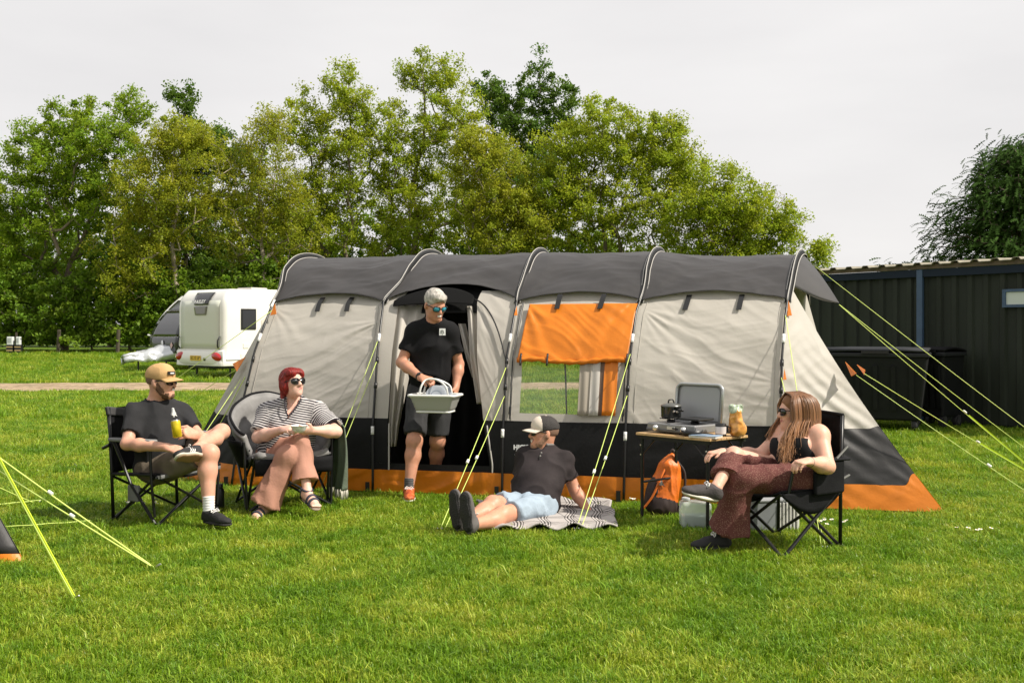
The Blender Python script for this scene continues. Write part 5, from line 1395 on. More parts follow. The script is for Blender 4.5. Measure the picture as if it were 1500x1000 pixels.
# ---- third chair, all black
def chair_e():
    q = Frame((1.775, 6.77, 0), (-.837, -.547)); w = .265
    root = thing('camping_chair', tuple(q.c), 'all black folding camp chair under the long haired woman', 'chair', 'folding camp chairs')
    edge = mat('chair_edge_grey', (.10, .10, .09), .6)
    for s in (-1, 1):
        MB().tube([q(-.27, s * w, 0), q(-.275, s * w, .45), q(-.30, s * (w - .01), .865)], .0125, 8).build('rear_post', STEEL, root, smooth=True)
        MB().tube([q(.27, s * w, .0), q(-.22, s * w, .36)], .012, 8).build('side_brace', STEEL, root); MB().tube([q(-.24, s * (w - .015), 0), q(.27, s * (w - .015), .40)], .012, 8).build('side_brace', STEEL, root)
        MB().tube([q(.22, s * w, .40), q(.19, s * (w + .02), .585)], .011, 8).build('arm_post', STEEL, root)
        cloth_grid(q, lambda u, v: (lerp(.21, -.30, u), s * (w + .03) + .028 * (2 * v - 1), .592 + .012 * math.sin(v * 3.1) - .01 * u), 10, 5, 'arm_strap', CLOTH_BLK, root, .012)
        MB().tube([q(-.18, s * (w + .045), .595), q(-.33, s * (w + .01), .66)], .008, 6).build('arm_strut', edge, root); MB().tube([q(-.20, s * (w + .03), .44), q(-.36, s * (w + .0), .47)], .008, 6).build('arm_strut', edge, root)
        for x in (-.27, .27): MB().box(q(x, s * w, .010), (.035, .03, .03), Matrix.Rotation(math.atan2(q.f.y, q.f.x), 3, 'Z')).build('foot_cap', STEEL, root, bevel=.006)
    MB().tube([q(.275, -w, .01), q(.285, w, .40)], .011, 8).build('cross_brace', STEEL, root); MB().tube([q(.285, w, .01), q(.295, -w, .40)], .011, 8).build('cross_brace', STEEL, root)
    MB().tube([q(-.25, -w, .02), q(-.25, w, .37)], .011, 8).build('cross_brace', STEEL, root); MB().tube([q(-.26, w, .02), q(-.26, -w, .37)], .011, 8).build('cross_brace', STEEL, root)
    cloth_grid(q, lambda u, v: (lerp(-.27, .285, u), lerp(-w, w, v), .395 - .085 * math.sin(math.pi * v) ** .8 * (1 - .3 * u) + .02 * u), 14, 14, 'seat', CLOTH_BLK, root, .012)
    for s in (-1, 1): cloth_grid(q, lambda u, v: (lerp(-.27, .285, u), s * (w + .006), lerp(.40, .40 - .14 * math.sin(math.pi * min(1, u * .95 + .05)) - .01, v)), 16, 5, 'seat_side', CLOTH_BLK, root, .01)
    MB().tube([q(lerp(-.27, .285, k / 10), -w - .006, .402 + .012 * math.sin(k * .314)) for k in range(11)], .007, 6).build('seat_piping', edge, root)
    cloth_grid(q, lambda u, v: (-.285 - .02 * u - .05 * math.sin(math.pi * v), lerp(-w, w, v), .36 + .505 * u), 12, 12, 'backrest', CLOTH_BLK, root, .014)
    MB().tube([q(-.30, lerp(-w, w, k / 8), .868 + .012 * math.sin(math.pi * k / 8)) for k in range(9)], .012, 6).build('back_piping', CLOTH_BLK, root, smooth=True)
    # deep side pouch hanging from the near arm (the sitter's left)
    MB().prism([q(.02, w + .05, .37), q(-.26, w + .05, .37), q(-.26, w + .015, .37), q(.02, w + .015, .37)], (0, 0, .215)).build('side_pouch', CLOTH_BLK, root, bevel=.02, seg=3)
chair_e()
# ---- slatted folding table
TFL, TFR, TBR = Vector((.917, 7.60, 0)), Vector((1.378, 7.127, 0)), Vector((1.707, 7.40, 0)); TBL = TFL + TBR - TFR; TZ = .665
tx = (TFR - TFL).normalized(); ty = (TBL - TFL).normalized(); TLx = (TFR - TFL).length; TLy = (TBL - TFL).length
def tq(u, v, z): return TFL + tx * (u * TLx) + ty * (v * TLy) + Vector((0, 0, z))
TROT = Matrix.Rotation(math.atan2(tx.y, tx.x), 3, 'Z')
def table():
    c = tq(.5, .5, 0)
    root = thing('camp_table', tuple(c), 'bamboo topped folding camp table with black legs holding the stove', 'table')
    bam = mat('bamboo', (.52, .33, .15), .45, var=.15, vscale=4, stretch=(1, 14, 14), bump=.1, bscale=30)
    ns = 7
    for k in range(ns):
        v0, v1 = k / ns + .004, (k + 1) / ns - .004
        MB().prism([tq(0, v0, TZ - .018), tq(1, v0, TZ - .018), tq(1, v1, TZ - .018), tq(0, v1, TZ - .018)], (0, 0, .018)).build('slat', bam, root, bevel=.003)
    for v in (.05, .95): MB().prism([tq(.02, v - .03, TZ - .045), tq(.98, v - .03, TZ - .045), tq(.98, v + .03, TZ - .045), tq(.02, v + .03, TZ - .045)], (0, 0, .026)).build('rail', STEEL, root)
    for u in (.06, .94):
        for v in (.06, .94):
            MB().tube([tq(u, v, TZ - .04), tq(u, v, 0)], .0125, 8).build('leg', STEEL, root)
            MB().tube([tq(u, v, TZ - .16), tq(u + (.17 if u < .5 else -.17), v, TZ - .045)], .007, 6).build('stay', STEEL, root)
            for dz in (.09, .16): MB().tube([tq(u, v, TZ - dz) - ty * .015, tq(u, v, TZ - dz) - ty * .019], .006, 8).build('rivet', mat('rivet_steel', (.6, .6, .6), .3, metal=.8), root)
        MB().tube([tq(u, .06, .30), tq(u, .94, .30)], .009, 8).build('spreader', STEEL, root)
table()
GREYM = mat('stove_grey_steel', (.26, .26, .26), .38, metal=.35, var=.08, vscale=5)
def stove():
    O = tq(.40, .50, TZ); root = thing('camping_stove', tuple(O), 'grey two burner camping stove with its lid open on the table', 'stove')
    def q(x, y, z): return O + tx * x + ty * y + Vector((0, 0, z))
    W, Dp = .205, .135
    bd = MB().prism([q(-W - .02, -Dp, .012), q(W, -Dp, .012), q(W, Dp, .012), q(-W - .02, Dp, .012)], (0, 0, .062)).build('body', GREYM, root, bevel=.010, seg=3)
    MB().prism([q(-W - .022, -Dp - .004, .016), q(W + .002, -Dp - .004, .016), q(W + .002, -Dp + .012, .050), q(-W - .022, -Dp + .012, .050)], (0, -.0, .012)).build('front_panel', mat('stove_panel', (.12, .12, .12), .35, metal=.5), root)
    for x in (-.125, .125):
        M = TROT @ Matrix.Rotation(R(90), 3, 'X')
        kn = MB().lathe([(.001, .030), (.016, .030), (.021, .022), (.022, 0)], q(x - .01, -Dp - .002, .040), 18, M).build('knob', mat('knob_chrome', (.72, .72, .70), .2, metal=.8), root, smooth=True)
    MB().box(q(-.0, -Dp - .006, .045), (.07, .006, .022), TROT).build('badge', mat('stove_badge', (.5, .5, .46), .4), root)
    for x in (-.115, .10):
        MB().lathe([(.001, .0), (.03, .0), (.034, .012), (.022, .018), (.001, .018)], q(x, .0, .075), 18).build('burner', STEEL, root, smooth=True)
        for k in range(4):
            a = k * math.pi / 2 + .4
            MB().tube([q(x + .02 * math.cos(a), .02 * math.sin(a), .098), q(x + .085 * math.cos(a), .085 * math.sin(a), .100)], .004, 6).build('pan_support', STEEL, root)
    # open lid standing up at the back, rounded corners
    r = .045; Lh = .285; poly = []
    for (cx, cz, a0) in ((W - r, Lh - r, 0), (-W + r, Lh - r, 90), ):
        for k in range(7): a = R(a0 + k * 15); poly.append((cx + r * math.cos(a), cz + r * math.sin(a)))
    poly += [(-W, .0), (W, .0)]
    def lp(x, z, d): return q(x + .015, Dp + .012 + .10 * z + d, .068 + z)
    ld = MB().prism([lp(x, z, 0) for x, z in poly], ty * .012).build('lid', GREYM, root, bevel=.004)
    rimp = [lp(x, z, -.012) for x, z in poly]; MB().tube(rimp, .012, 8, closed=True).build('lid_rim', mat('lid_rim_bright', (.42, .43, .43), .32, metal=.5), root, smooth=True)
    MB().prism([lp(x * .86, .02 + z * .86, -.004) for x, z in poly], ty * .004).build('lid_inset', mat('lid_inset', (.34, .345, .35), .45, metal=.2), ld)
    # flat griddle on the right burner
    MB().prism([q(.02, -.085, .103), q(.20, -.085, .103), q(.20, .09, .103), q(.02, .09, .103)], (0, 0, .016)).build('griddle', mat('cast_iron', (.012, .012, .012), .4), root, bevel=.006)
    # pot
    po = q(-.115, 0, .105); pot = thing('saucepan', tuple(po), 'black lidded saucepan on the left burner of the stove', 'saucepan')
    enam = mat('pot_black', (.012, .013, .012), .25, coat=.3)
    MB().lathe([(.001, 0), (.066, 0), (.074, .008), (.076, .085), (.079, .088), (.073, .086), (.071, .01), (.001, .008)], po, 28).build('pan', enam, pot, smooth=True)
    ldp = MB().lathe([(.078, .088), (.076, .095), (.045, .108), (.012, .113), (.001, .113)], po, 28).build('lid', mat('pot_lid', (.13, .13, .12), .3, metal=.4), pot, smooth=True)
    MB().tube([po + Vector((-.022, 0, .110)), po + Vector((-.016, 0, .134)), po + Vector((.012, 0, .138)), po + Vector((.022, 0, .110))], .006, 6).build('lid_handle', STEEL, ldp, smooth=True)
    MB().tube([po + tx * .07 - ty * .03 + Vector((0, 0, .062)), po + tx * .13 - ty * .06 + Vector((0, 0, .068)), po + tx * .17 - ty * .08 + Vector((0, 0, .066))], [.008, .010, .009], 8).build('handle', STEEL, pot, smooth=True)
    for s in (.075, .105): MB().tube([po + tx * s - ty * (.05) + Vector((0, 0, .055)), po + tx * s - ty * (.064) + Vector((0, 0, .055))], .008, 8).build('handle_rivet', mat('rivet_steel', (.6, .6, .6), .3, metal=.8), pot)
    # skillet handle lying low at the right front
    so = q(.165, -.115, .0); sk = thing('frying_pan', tuple(so), 'small black frying pan lying in front of the griddle', 'pan')
    MB().lathe([(.001, .012), (.065, .012), (.078, .040), (.082, .041), (.070, .006), (.001, .004)], so + Vector((0, 0, 0)), 26).build('pan', mat('cast_iron', (.012, .012, .012), .4), sk, smooth=True)
    MB().tube([so - tx * .07 + Vector((0, 0, .034)), so - tx * .15 - ty * .03 + Vector((0, 0, .045))], [.009, .007], 6).build('handle', STEEL, sk)
stove()
def small_table_things():
    o = tq(.86, .17, TZ); b = thing('booklet', tuple(o), 'thin pale booklet with blue cover at the front table corner', 'booklet')
    Rz = TROT @ Matrix.Rotation(R(12), 3, 'Z')
    MB().box(o + Vector((0, 0, .007)), (.20, .13, .013), Rz).build('pages', mat('paper', (.66, .61, .53), .7), b)
    MB().box(o + Vector((0, 0, .0155)), (.203, .133, .003), Rz).build('cover', mat('booklet_blue', (.20, .27, .36), .5, var=.5, vscale=14), b)
    o = tq(.88, .52, TZ); m = thing('mug', tuple(o), 'small black rimmed mug with white label beside the bread bag', 'mug')
    MB().lathe([(.001, 0), (.036, 0), (.039, .004), (.039, .088), (.037, .090), (.035, .086), (.034, .008), (.001, .006)], o, 24).build('cup', mat('mug_black', (.02, .02, .02), .3), m, smooth=True)
    MB().lathe([(.0397, .018), (.0397, .070)], o, 24).build('label', mat('mug_white', (.66, .62, .60), .5), m, smooth=True)
    MB().tube([o + Vector((.036, -.012, .072)), o + Vector((.062, -.02, .066)), o + Vector((.062, -.02, .034)), o + Vector((.036, -.012, .024))], .005, 6).build('handle', mat('mug_black', (.02, .02, .02), .3), m, smooth=True)
    o = tq(.985, .72, TZ); bb = thing('bread_bag', tuple(o), 'orange bag of bread rolls with twisted green top', 'bread')
    s = Soft()
    s.cone(o + Vector((0, 0, .045)), o + Vector((-.006, 0, .165)), .056, .047, k=.02, flat=(ty, .8)); s.ell(o + Vector((.012, 0, .05)), (.055, .046, .05), k=.03); s.cut(o + Vector((0, 0, .002)), (0, 0, -1))
    s.build('bag', [mat('bread_orange', (.62, .22, .035), .35, var=.4, vscale=26, hue=(1.05, 1.5, 2.2), coat=.5)], bb, .006, folds(.006, 26, 4))
    s = Soft().cone(o + Vector((-.012, 0, .182)), o + Vector((-.030, 0, .205)), .026, .022, k=.02).cone(o + Vector((.0, 0, .190)), o + Vector((.028, .0, .212)), .024, .020, k=.02).ell(o + Vector((-.004, 0, .178)), (.045, .036, .026), k=.02)
    s.build('twisted_top', [mat('bread_green', (.20, .30, .14), .35, var=.6, vscale=40, hue=(2.2, 1.7, 2.8))], bb, .006, folds(.010, 22, 2))
small_table_things()
def rucksack():
    O = G(966, 757) + Vector((0, .03, 0)); root = thing('rucksack', tuple(O), 'orange and black rucksack leaning by the table leg', 'rucksack')
    ax = Vector((.22, .10, .97)).normalized(); side = Vector((.96, -.1, -.21)).normalized()
    org = mat('rucksack_orange', (.72, .16, .012), .5, var=.1, vscale=8, bump=.2, bscale=60); dk = mat('rucksack_dark', (.030, .016, .014), .7, var=.2, vscale=9)
    s = Soft(); A = np.array([side, side.cross(ax) * -1, ax])
    s.ell(O + ax * .17, (.118, .085, .16), A, k=.05, m=0); s.ell(O + ax * .32, (.095, .075, .13), A, k=.06, m=0); s.ell(O + ax * .08, (.125, .09, .08), A, k=.04, m=1)
    s.cone(O + ax * .40, O + ax * .46, .07, .035, k=.05, m=0)
    s.ell(O + ax * .17 - side * .085 + Vector((0, -.01, -.01)), (.055, .075, .13), A, k=.02, m=1)
    s.ell(O + ax * .0, (.2, .2, .155), A, m=1, op='paint')
    s.cut(O + Vector((0, 0, .004)), (0, 0, -1))
    s.build('bag', [org, dk], root, .007, folds(.012, 12, 3, (1.6, 1.6, .8)))
    f = Vector((0, -.085, 0))
    MB().tube(spline([O + ax * .43 + f * .5 - side * .02, O + ax * .30 + f * 1.05 - side * .06, O + ax * .15 + f * 1.2 - side * .095, O + ax * .03 + f * 1.1 - side * .15]), .009, 6).build('strap', org, root, smooth=True)
    MB().tube(spline([O + ax * .44 + side * .05, O + ax * .36 + side * .125, O + ax * .18 + side * .15, O + ax * .02 + side * .115]), .011, 6).build('strap', dk, root, smooth=True)
    MB().tube(spline([O + ax * .45 - side * .02, O + ax * .52, O + ax * .45 + side * .03]), .009, 6).build('grab_loop', dk, root, smooth=True)
    MB().tube(spline([O + ax * .40 + f * .8 - side * .03, O + ax * .28 + f * 1.02 - side * .05, O + ax * .24 + f * 1.05 - side * .02]), .0035, 5).build('zip', mat('zip_dark', (.03, .03, .03), .4), root, smooth=True)
    MB().box(O + ax * .26 + f * 1.08 - side * .055, (.030, .004, .034)).build('logo_patch', mat('patch_grey', (.55, .55, .55), .5), root)
rucksack()
def water_box():
    O = G(1022, 777) + Vector((0, .10, 0)); root = thing('water_container', tuple(O), 'clear plastic water container on the grass under the table', 'water container')
    m = bpy.data.materials.new('cloudy_plastic'); m.use_nodes = True; b = m.node_tree.nodes['Principled BSDF']
    b.inputs['Base Color'].default_value = (.72, .76, .74, 1); b.inputs['Roughness'].default_value = .25; b.inputs['Alpha'].default_value = .42
    MB().box(O + Vector((0, 0, .10)), (.215, .16, .195)).build('body', m, root, bevel=.028, seg=4, smooth=True)
    MB().box(O + Vector((0, 0, .055)), (.20, .145, .09)).build('water', mat('still_water', (.28, .36, .31), .1, alpha=.8), root, bevel=.02)
    MB().tube([O + Vector((-.07, -.02, .205)), O + Vector((-.07, -.02, .225))], .03, 16).build('cap', mat('cap_grey', (.5, .52, .52), .4), root, bevel=.004)
    MB().tube([O + Vector((.02, 0, .205)), O + Vector((.03, 0, .235)), O + Vector((.09, 0, .235)), O + Vector((.10, 0, .205))], .008, 6).build('handle', m, root, smooth=True)
water_box()
def crate():
    O = G(1132, 779) + Vector((0, .12, 0)); root = thing('plastic_crate', tuple(O), 'grey box with white vertical slats behind the legs of the black chair', 'crate')
    M = Matrix.Rotation(R(10), 3, 'Z')
    def q(x, y, z): return O + M @ Vector((x, y, z))
    MB().box(q(0, 0, .11), (.34, .26, .21), M).build('box', mat('crate_grey', (.26, .275, .285), .5, var=.1, vscale=6), root, bevel=.008)
    for k in range(6): MB().box(q(.025 + .026 * k, -.137, .112), (.013, .012, .195), M).build('slat', mat('crate_white', (.70, .68, .64), .5), root, bevel=.003)
    for k in range(4): MB().box(q(.177, -.10 + .06 * k, .112), (.012, .022, .195), M).build('slat', mat('crate_white', (.70, .68, .64), .5), root, bevel=.003)
    MB().box(q(0, 0, .222), (.352, .27, .018), M).build('lid', mat('crate_lid', (.33, .34, .35), .5), root, bevel=.005)
crate()
def bottle():
    O = G(321, 747); root = thing('flask', tuple(O), 'black steel drinks flask standing on the grass between the first two chairs', 'flask')
    MB().lathe([(.001, 0), (.036, 0), (.040, .006), (.040, .15), (.034, .170), (.026, .178), (.001, .178)], O, 24).build('body', mat('flask_black', (.012, .012, .013), .4), root, smooth=True)
    MB().lathe([(.029, .176), (.030, .180), (.030, .205), (.026, .209), (.001, .209)], O, 20).build('cap', mat('flask_cap', (.03, .03, .03), .3), root, smooth=True)
bottle()
def picnic_blanket():
    m = bpy.data.materials.new('plaid_wool'); m.use_nodes = True; N = m.node_tree.nodes; L = m.node_tree.links; b = N['Principled BSDF']; b.inputs['Roughness'].default_value = .9; b.inputs['Specular IOR Level'].default_value = .1
    at = N.new('ShaderNodeAttribute'); at.attribute_name = 'plaid'; sp = N.new('ShaderNodeSeparateXYZ'); L.new(at.outputs['Vector'], sp.inputs[0])
    def band(src, per):
        mm = N.new('ShaderNodeMath'); mm.operation = 'MULTIPLY'; mm.inputs[1].default_value = 1 / per; L.new(src, mm.inputs[0])
        fr = N.new('ShaderNodeMath'); fr.operation = 'FRACT'; L.new(mm.outputs[0], fr.inputs[0])
        r = N.new('ShaderNodeValToRGB'); r.color_ramp.interpolation = 'CONSTANT'; e = r.color_ramp.elements
        cols = [(0, .80), (.10, .80), (.46, .22), (.50, 1.), (.56, .16), (.62, 1.), (.68, .16), (.74, 1.), (.78, .22), (.82, .80)]
        e[0].position = 0; e[0].color = (.80, .80, .80, 1); e[1].position = .46; e[1].color = (.22, .22, .22, 1)
        for p, c in cols[3:]: q = e.new(p); q.color = (c, c, c, 1)
        L.new(fr.outputs[0], r.inputs[0]); return r.outputs[0]
    a = band(sp.outputs['X'], .19); c = band(sp.outputs['Y'], .19)
    mx_ = N.new('ShaderNodeMix'); mx_.data_type = 'RGBA'; mx_.blend_type = 'MULTIPLY'; mx_.inputs[0].default_value = 1; L.new(a, mx_.inputs[6]); L.new(c, mx_.inputs[7])
    ml = N.new('ShaderNodeMix'); ml.data_type = 'RGBA'; ml.blend_type = 'MULTIPLY'; ml.inputs[0].default_value = 1; L.new(mx_.outputs[2], ml.inputs[6]); ml.inputs[7].default_value = (.66, .61, .58, 1); L.new(ml.outputs[2], b.inputs['Base Color'])
    FL, FR, BR, BL = G(690, 781), G(903, 779), G(892, 738), G(700, 741); n1, n2 = 60, 60; V = []; T = []
    for i in range(n1):
        for j in range(n2):
            u, v = i / (n1 - 1), j / (n2 - 1)
            p = (FL * (1 - u) + FR * u) * (1 - v) + (BL * (1 - u) + BR * u) * v
            e = max(0, 1 - min(u, 1 - u, v, 1 - v) / .14)
            z = .050 + .016 * (fbm(np.array([[p.x * 5, p.y * 5, 2.0]]), 2)[0] - .5) + e * .020 * math.sin(u * 27 + v * 21 + 1.3)
            if u > .72 and v > .5: z += .018 * math.sin((u + v) * 40) * (u - .72) * 3
            p.y += .02 * math.sin(u * 19) * (1 - v) + .02 * math.sin(u * 13) * v; p.x += .015 * math.sin(v * 17)
            V.append((p.x, p.y, z)); T.append((u * 1.0, v * 1.05, 0))
    F = np.array([(i * n2 + j, (i + 1) * n2 + j, (i + 1) * n2 + j + 1, i * n2 + j + 1) for i in range(n1 - 1) for j in range(n2 - 1)])
    me = np_mesh('picnic_blanket', np.array(V), F, mats=[m]); a_ = me.attributes.new('plaid', 'FLOAT_VECTOR', 'POINT'); a_.data.foreach_set('vector', np.array(T, np.float32).ravel())
    o = put('picnic_blanket', me, org=(.2, 7.7, 0)); tag(o, 'grey and white checked picnic blanket spread under the sitting man', 'blanket')
    md = o.modifiers.new('solid', 'SOLIDIFY'); md.thickness = .012; md.offset = -1
picnic_blanket()
def daisies():
    rng = random.Random(8); wp = mat('daisy_white', (.80, .80, .76), .7); yc = mat('daisy_yellow', (.7, .5, .05), .7)
    base = None
    for (px, py, n, sx, sy, where) in ((207, 746, 9, .14, .10, 'under the first chair'), (1213, 772, 12, .16, .16, 'behind the black chair'), (1435, 785, 6, .16, .05, 'on the open lawn at the right'), (925, 741, 4, .05, .03, 'beside the rucksack')):
        c = G(px, py)
        for k in range(n):
            x, y = c.x + rng.uniform(-sx, sx), c.y + rng.uniform(-sy, sy)
            r = thing('daisy', (x, y, 0), 'small white daisy among those growing ' + where, 'flower', 'daisies ' + where)
            if base is None:
                mb = MB(); O = Vector((x, y, 0))
                for j in range(9):
                    a = j * .698; d = Vector((math.cos(a), math.sin(a), .15)); s = Vector((-math.sin(a), math.cos(a), 0)) * .004
                    mb.add([O + Vector((0, 0, .06)) + d * .003 - s * .5, O + Vector((0, 0, .06)) + d * .003 + s * .5, O + Vector((0, 0, .06)) + d * .015 + s, O + Vector((0, 0, .06)) + d * .015 - s], [(0, 1, 2, 3)])
                pe = mb.build('petals', wp, r); ce = MB().lathe([(.001, .066), (.004, .064), (.005, .060)], O, 8).build('centre', yc, r); st = MB().tube([O + Vector((.004, 0, -.01)), O + Vector((0, 0, .06))], .0012, 4).build('stem', mat('daisy_stem', (.1, .2, .02), .6), r)
                base = (pe, ce, st)
            else:
                for o in base:
                    q = o.copy(); COL.objects.link(q); q.parent = r
            r.rotation_euler = (rng.uniform(-.3, .3), rng.uniform(-.3, .3), rng.uniform(0, 6)); r.scale = [rng.uniform(.8, 1.15)] * 3
daisies()
# ================================================================== people
def skin_mat(name, col, red=.0):
    m = mat(name, col, .48, var=.10, vscale=14, spec=.35, hue=(1.06, .97, .95))
    b = m.node_tree.nodes['Principled BSDF']; b.inputs['Subsurface Weight'].default_value = .12; b.inputs['Subsurface Radius'].default_value = (.012, .005, .003); b.inputs['Subsurface Scale'].default_value = .6
    return m
LIPS = mat('lips', (.42, .15, .13), .4); TEETH = mat('teeth', (.75, .72, .66), .3)
LENS = mat('sunglass_lens_black', (.008, .008, .010), .08, spec=.8); LENSB = mat('sunglass_lens_blue', (.02, .30, .42), .10, spec=.8, coat=.5); FRAMEB = mat('sunglass_frame', (.010, .010, .010), .25)
RUB = mat('shoe_sole_dark', (.016, .015, .014), .75, bump=.6, bscale=90); SOLEG = mat('shoe_sole_gum', (.27, .155, .075), .65, bump=.3, bscale=90); SOLEW = mat('shoe_sole_cream', (.60, .55, .46), .6)
SHOEB = mat('shoe_black_canvas', (.014, .013, .014), .75, bump=.2, bscale=120); LACE = mat('lace_white', (.72, .70, .67), .7)
class Head:
    def __init__(s, c, fwd, up=(0, 0, 1), sc=1.0):
        s.c = Vector(c); s.f = nrm(fwd); u = Vector(up); s.u = (u - s.f * u.dot(s.f)).normalized(); s.r = s.f.cross(s.u); s.s = sc
        s.A = np.array([s.r, s.f, s.u])
    def __call__(s, r, f, u): return s.c + (s.r * r + s.f * f + s.u * u) * s.s
    def e(s, S, c, rad, k=.02, m=0, op='add'): S.ell(s(*c), [x * s.s for x in (rad if hasattr(rad, '__len__') else (rad,) * 3)], s.A, k * s.s, m, op)
def head_prims(S, H, neck, nr=.056, beard=None, smile=False, fem=False):
    """mats: 0 skin, 1 lips, 2 teeth, 3 beard"""
    j = .93 if fem else 1.
    H.e(S, (0, -.014, .030), (.075, .096, .088), .03); H.e(S, (0, .028, -.034), (.062 * j, .066, .085), .03)
    H.e(S, (0, .040, -.078), (.049 * j, .048, .040), .03); H.e(S, (0, .076, -.099), (.022, .020, .018), .025)
    H.e(S, (0, .076, .016), (.047, .018, .015), .02)
    for q in (-1, 1):
        H.e(S, (q * .041, .057, -.022), (.021, .022, .022), .025); H.e(S, (q * .030, .094, .000), (.017, .012, .011), 0, 0, 'sub'); H.e(S, (q * .030, .082, .000), (.014, .012, .012), .006)
        H.e(S, (q * .077, -.008, -.012), (.010, .019, .031), .008)
        H.e(S, (q * .0115, .099, -.034), (.0085, .010, .0085), .008)
    if beard:
        H.e(S, (0, .043, -.083), (.0535 * j, .051, .044), .01, 3); H.e(S, (0, .080, -.101), (.026, .022, .022), .02, 3)
        for q in (-1, 1): S.cone(H(q * .071, .004, -.025), H(q * .050, .040, -.080), .013 * H.s, .018 * H.s, .012, 3)
        H.e(S, (0, .096, -.049), (.024, .010, .007), .01, 3)
    S.cone(H(0, .086, .010), H(0, .111, -.029), .0085 * H.s, .0125 * H.s, .012)
    if smile:
        H.e(S, (0, .088, -.066), (.028, .013, .014), .004, 1); H.e(S, (0, .093, -.064), (.0225, .0115, .0085), .0, 2)
    else:
        H.e(S, (0, .091, -.060), (.022, .0095, .0055), .006, 1); H.e(S, (0, .090, -.068), (.019, .0095, .0065), .006, 1)
    S.cone(neck, H(0, -.022, -.055), nr * 1.05, nr * .96, .035)
def hand_prims(S, w, d, n, thumb, curl=(.5,) * 4, sc=1., m=0, tcurl=.3, spread=.0):
    """w wrist, d where the fingers point, n out of the back of the hand, thumb the side the thumb leaves from"""
    w = Vector(w); d = nrm(d); n = Vector(n); n = (n - d * n.dot(d)).normalized(); t = Vector(thumb); t = (t - d * t.dot(d) - n * t.dot(n)).normalized()
    S.cone(w, w + d * .03 * sc, .027 * sc, .030 * sc, .02, m, (n, .72)); S.cone(w + d * .035 * sc, w + d * .075 * sc, .038 * sc, .042 * sc, .015, m, (n, .38))
    for i, (ln, r) in enumerate(((.074, .0098), (.083, .0102), (.076, .0097), (.060, .0088))):
        o = (.031 - .0205 * i); p = w + d * (.088 - .004 * abs(i - 1.3)) * sc + t * o * sc
        base = d + t * (spread * (1.3 - i) * .25); ang = 0.; q = p - d * .02 * sc
        for k, fr in enumerate((.44, .31, .25)):
            ang += curl[i] * (.65, 1.0, .75)[k]; dv = (base * math.cos(ang) - n * math.sin(ang)).normalized()
            e = q + dv * (ln * fr * sc + (.02 * sc if k == 0 else 0)); S.cone(q, e, r * sc * (1 - .08 * k), r * sc * (.92 - .08 * k), .004, m); q = e
    p = w + d * .028 * sc + t * .026 * sc; dv = (d * .75 + t * .75 - n * .25).normalized(); e = p + dv * .042 * sc
    S.cone(p, e, .0145 * sc, .0118 * sc, .012, m); dv2 = (d * 1.0 + t * (.45 - tcurl) - n * (.25 + tcurl)).normalized(); S.cone(e, e + dv2 * .036 * sc, .0112 * sc, .0092 * sc, .004, m)
def torso_frame(J):
    hm = (J['hipL'] + J['hipR']) / 2; sm = (J['shL'] + J['shR']) / 2; up = (sm - hm).normalized(); r = (J['shR'] - J['shL']); r = (r - up * r.dot(up)).normalized(); f = up.cross(r)
    return hm, sm, up, r, f
def torso_prims(S, J, B, g=0., m=0, k=.05, low=.0):
    """B: chest/waist/hip half widths and depths; g grows everything for clothing"""
    hm, sm, up, r, f = torso_frame(J); L = (sm - hm).length; A = np.array([r, f, up])
    S.ell(hm + up * (.02 - low), (B['hw'] + g, B['hd'] + g, .12 + g), A, k, m)
    S.ell(hm + up * L * .36 + f * B.get('belly', 0), (B['ww'] + g, B['wd'] + g, .17 + g), A, k, m)
    S.ell(hm + up * L * .72 + f * .01, (B['cw'] + g, B['cd'] + g, .17 + g), A, k, m)
    if B.get('bust'):
        for q in (-1, 1): S.ell(hm + up * L * .66 + f * (B['cd'] - .02) + r * q * .075, (.075 + g, .065 + g, .075 + g), A, .04, m)
    S.cone(J['shL'] - r * -.02, J['shR'] + r * -.02, .055 + g, .055 + g, k, m, (f, .95))
    for q in ('shL', 'shR'):
        S.cone(J['neck'] - up * .01, J[q].lerp(J['neck'], .25), .052 + g, .045 + g, k, m)
def arm_prims(S, sh, el, wr, ru=.050, rl=.041, rw=.027, m=0):
    S.ell(sh, ru * 1.14, None, .04, m); S.cone(sh, el, ru, rl, .03, m)
    mid = el.lerp(wr, .32); S.cone(el, mid, rl, rl * 1.03, .02, m); S.cone(mid, wr, rl * 1.02, rw, .03, m)
def leg_prims(S, hip, kn, an, rt=.085, rk=.056, ra=.036, back=None, m=0):
    S.cone(hip, kn, rt, rk * 1.02, .05, m); S.ell(kn, rk * 1.04, None, .03, m)
    c = kn.lerp(an, .30) + (Vector(back) * .018 if back is not None else Vector((0, 0, 0))); S.cone(kn, c, rk * .95, rk * 1.03, .03, m); S.cone(c, an, rk * .98, ra, .04, m)
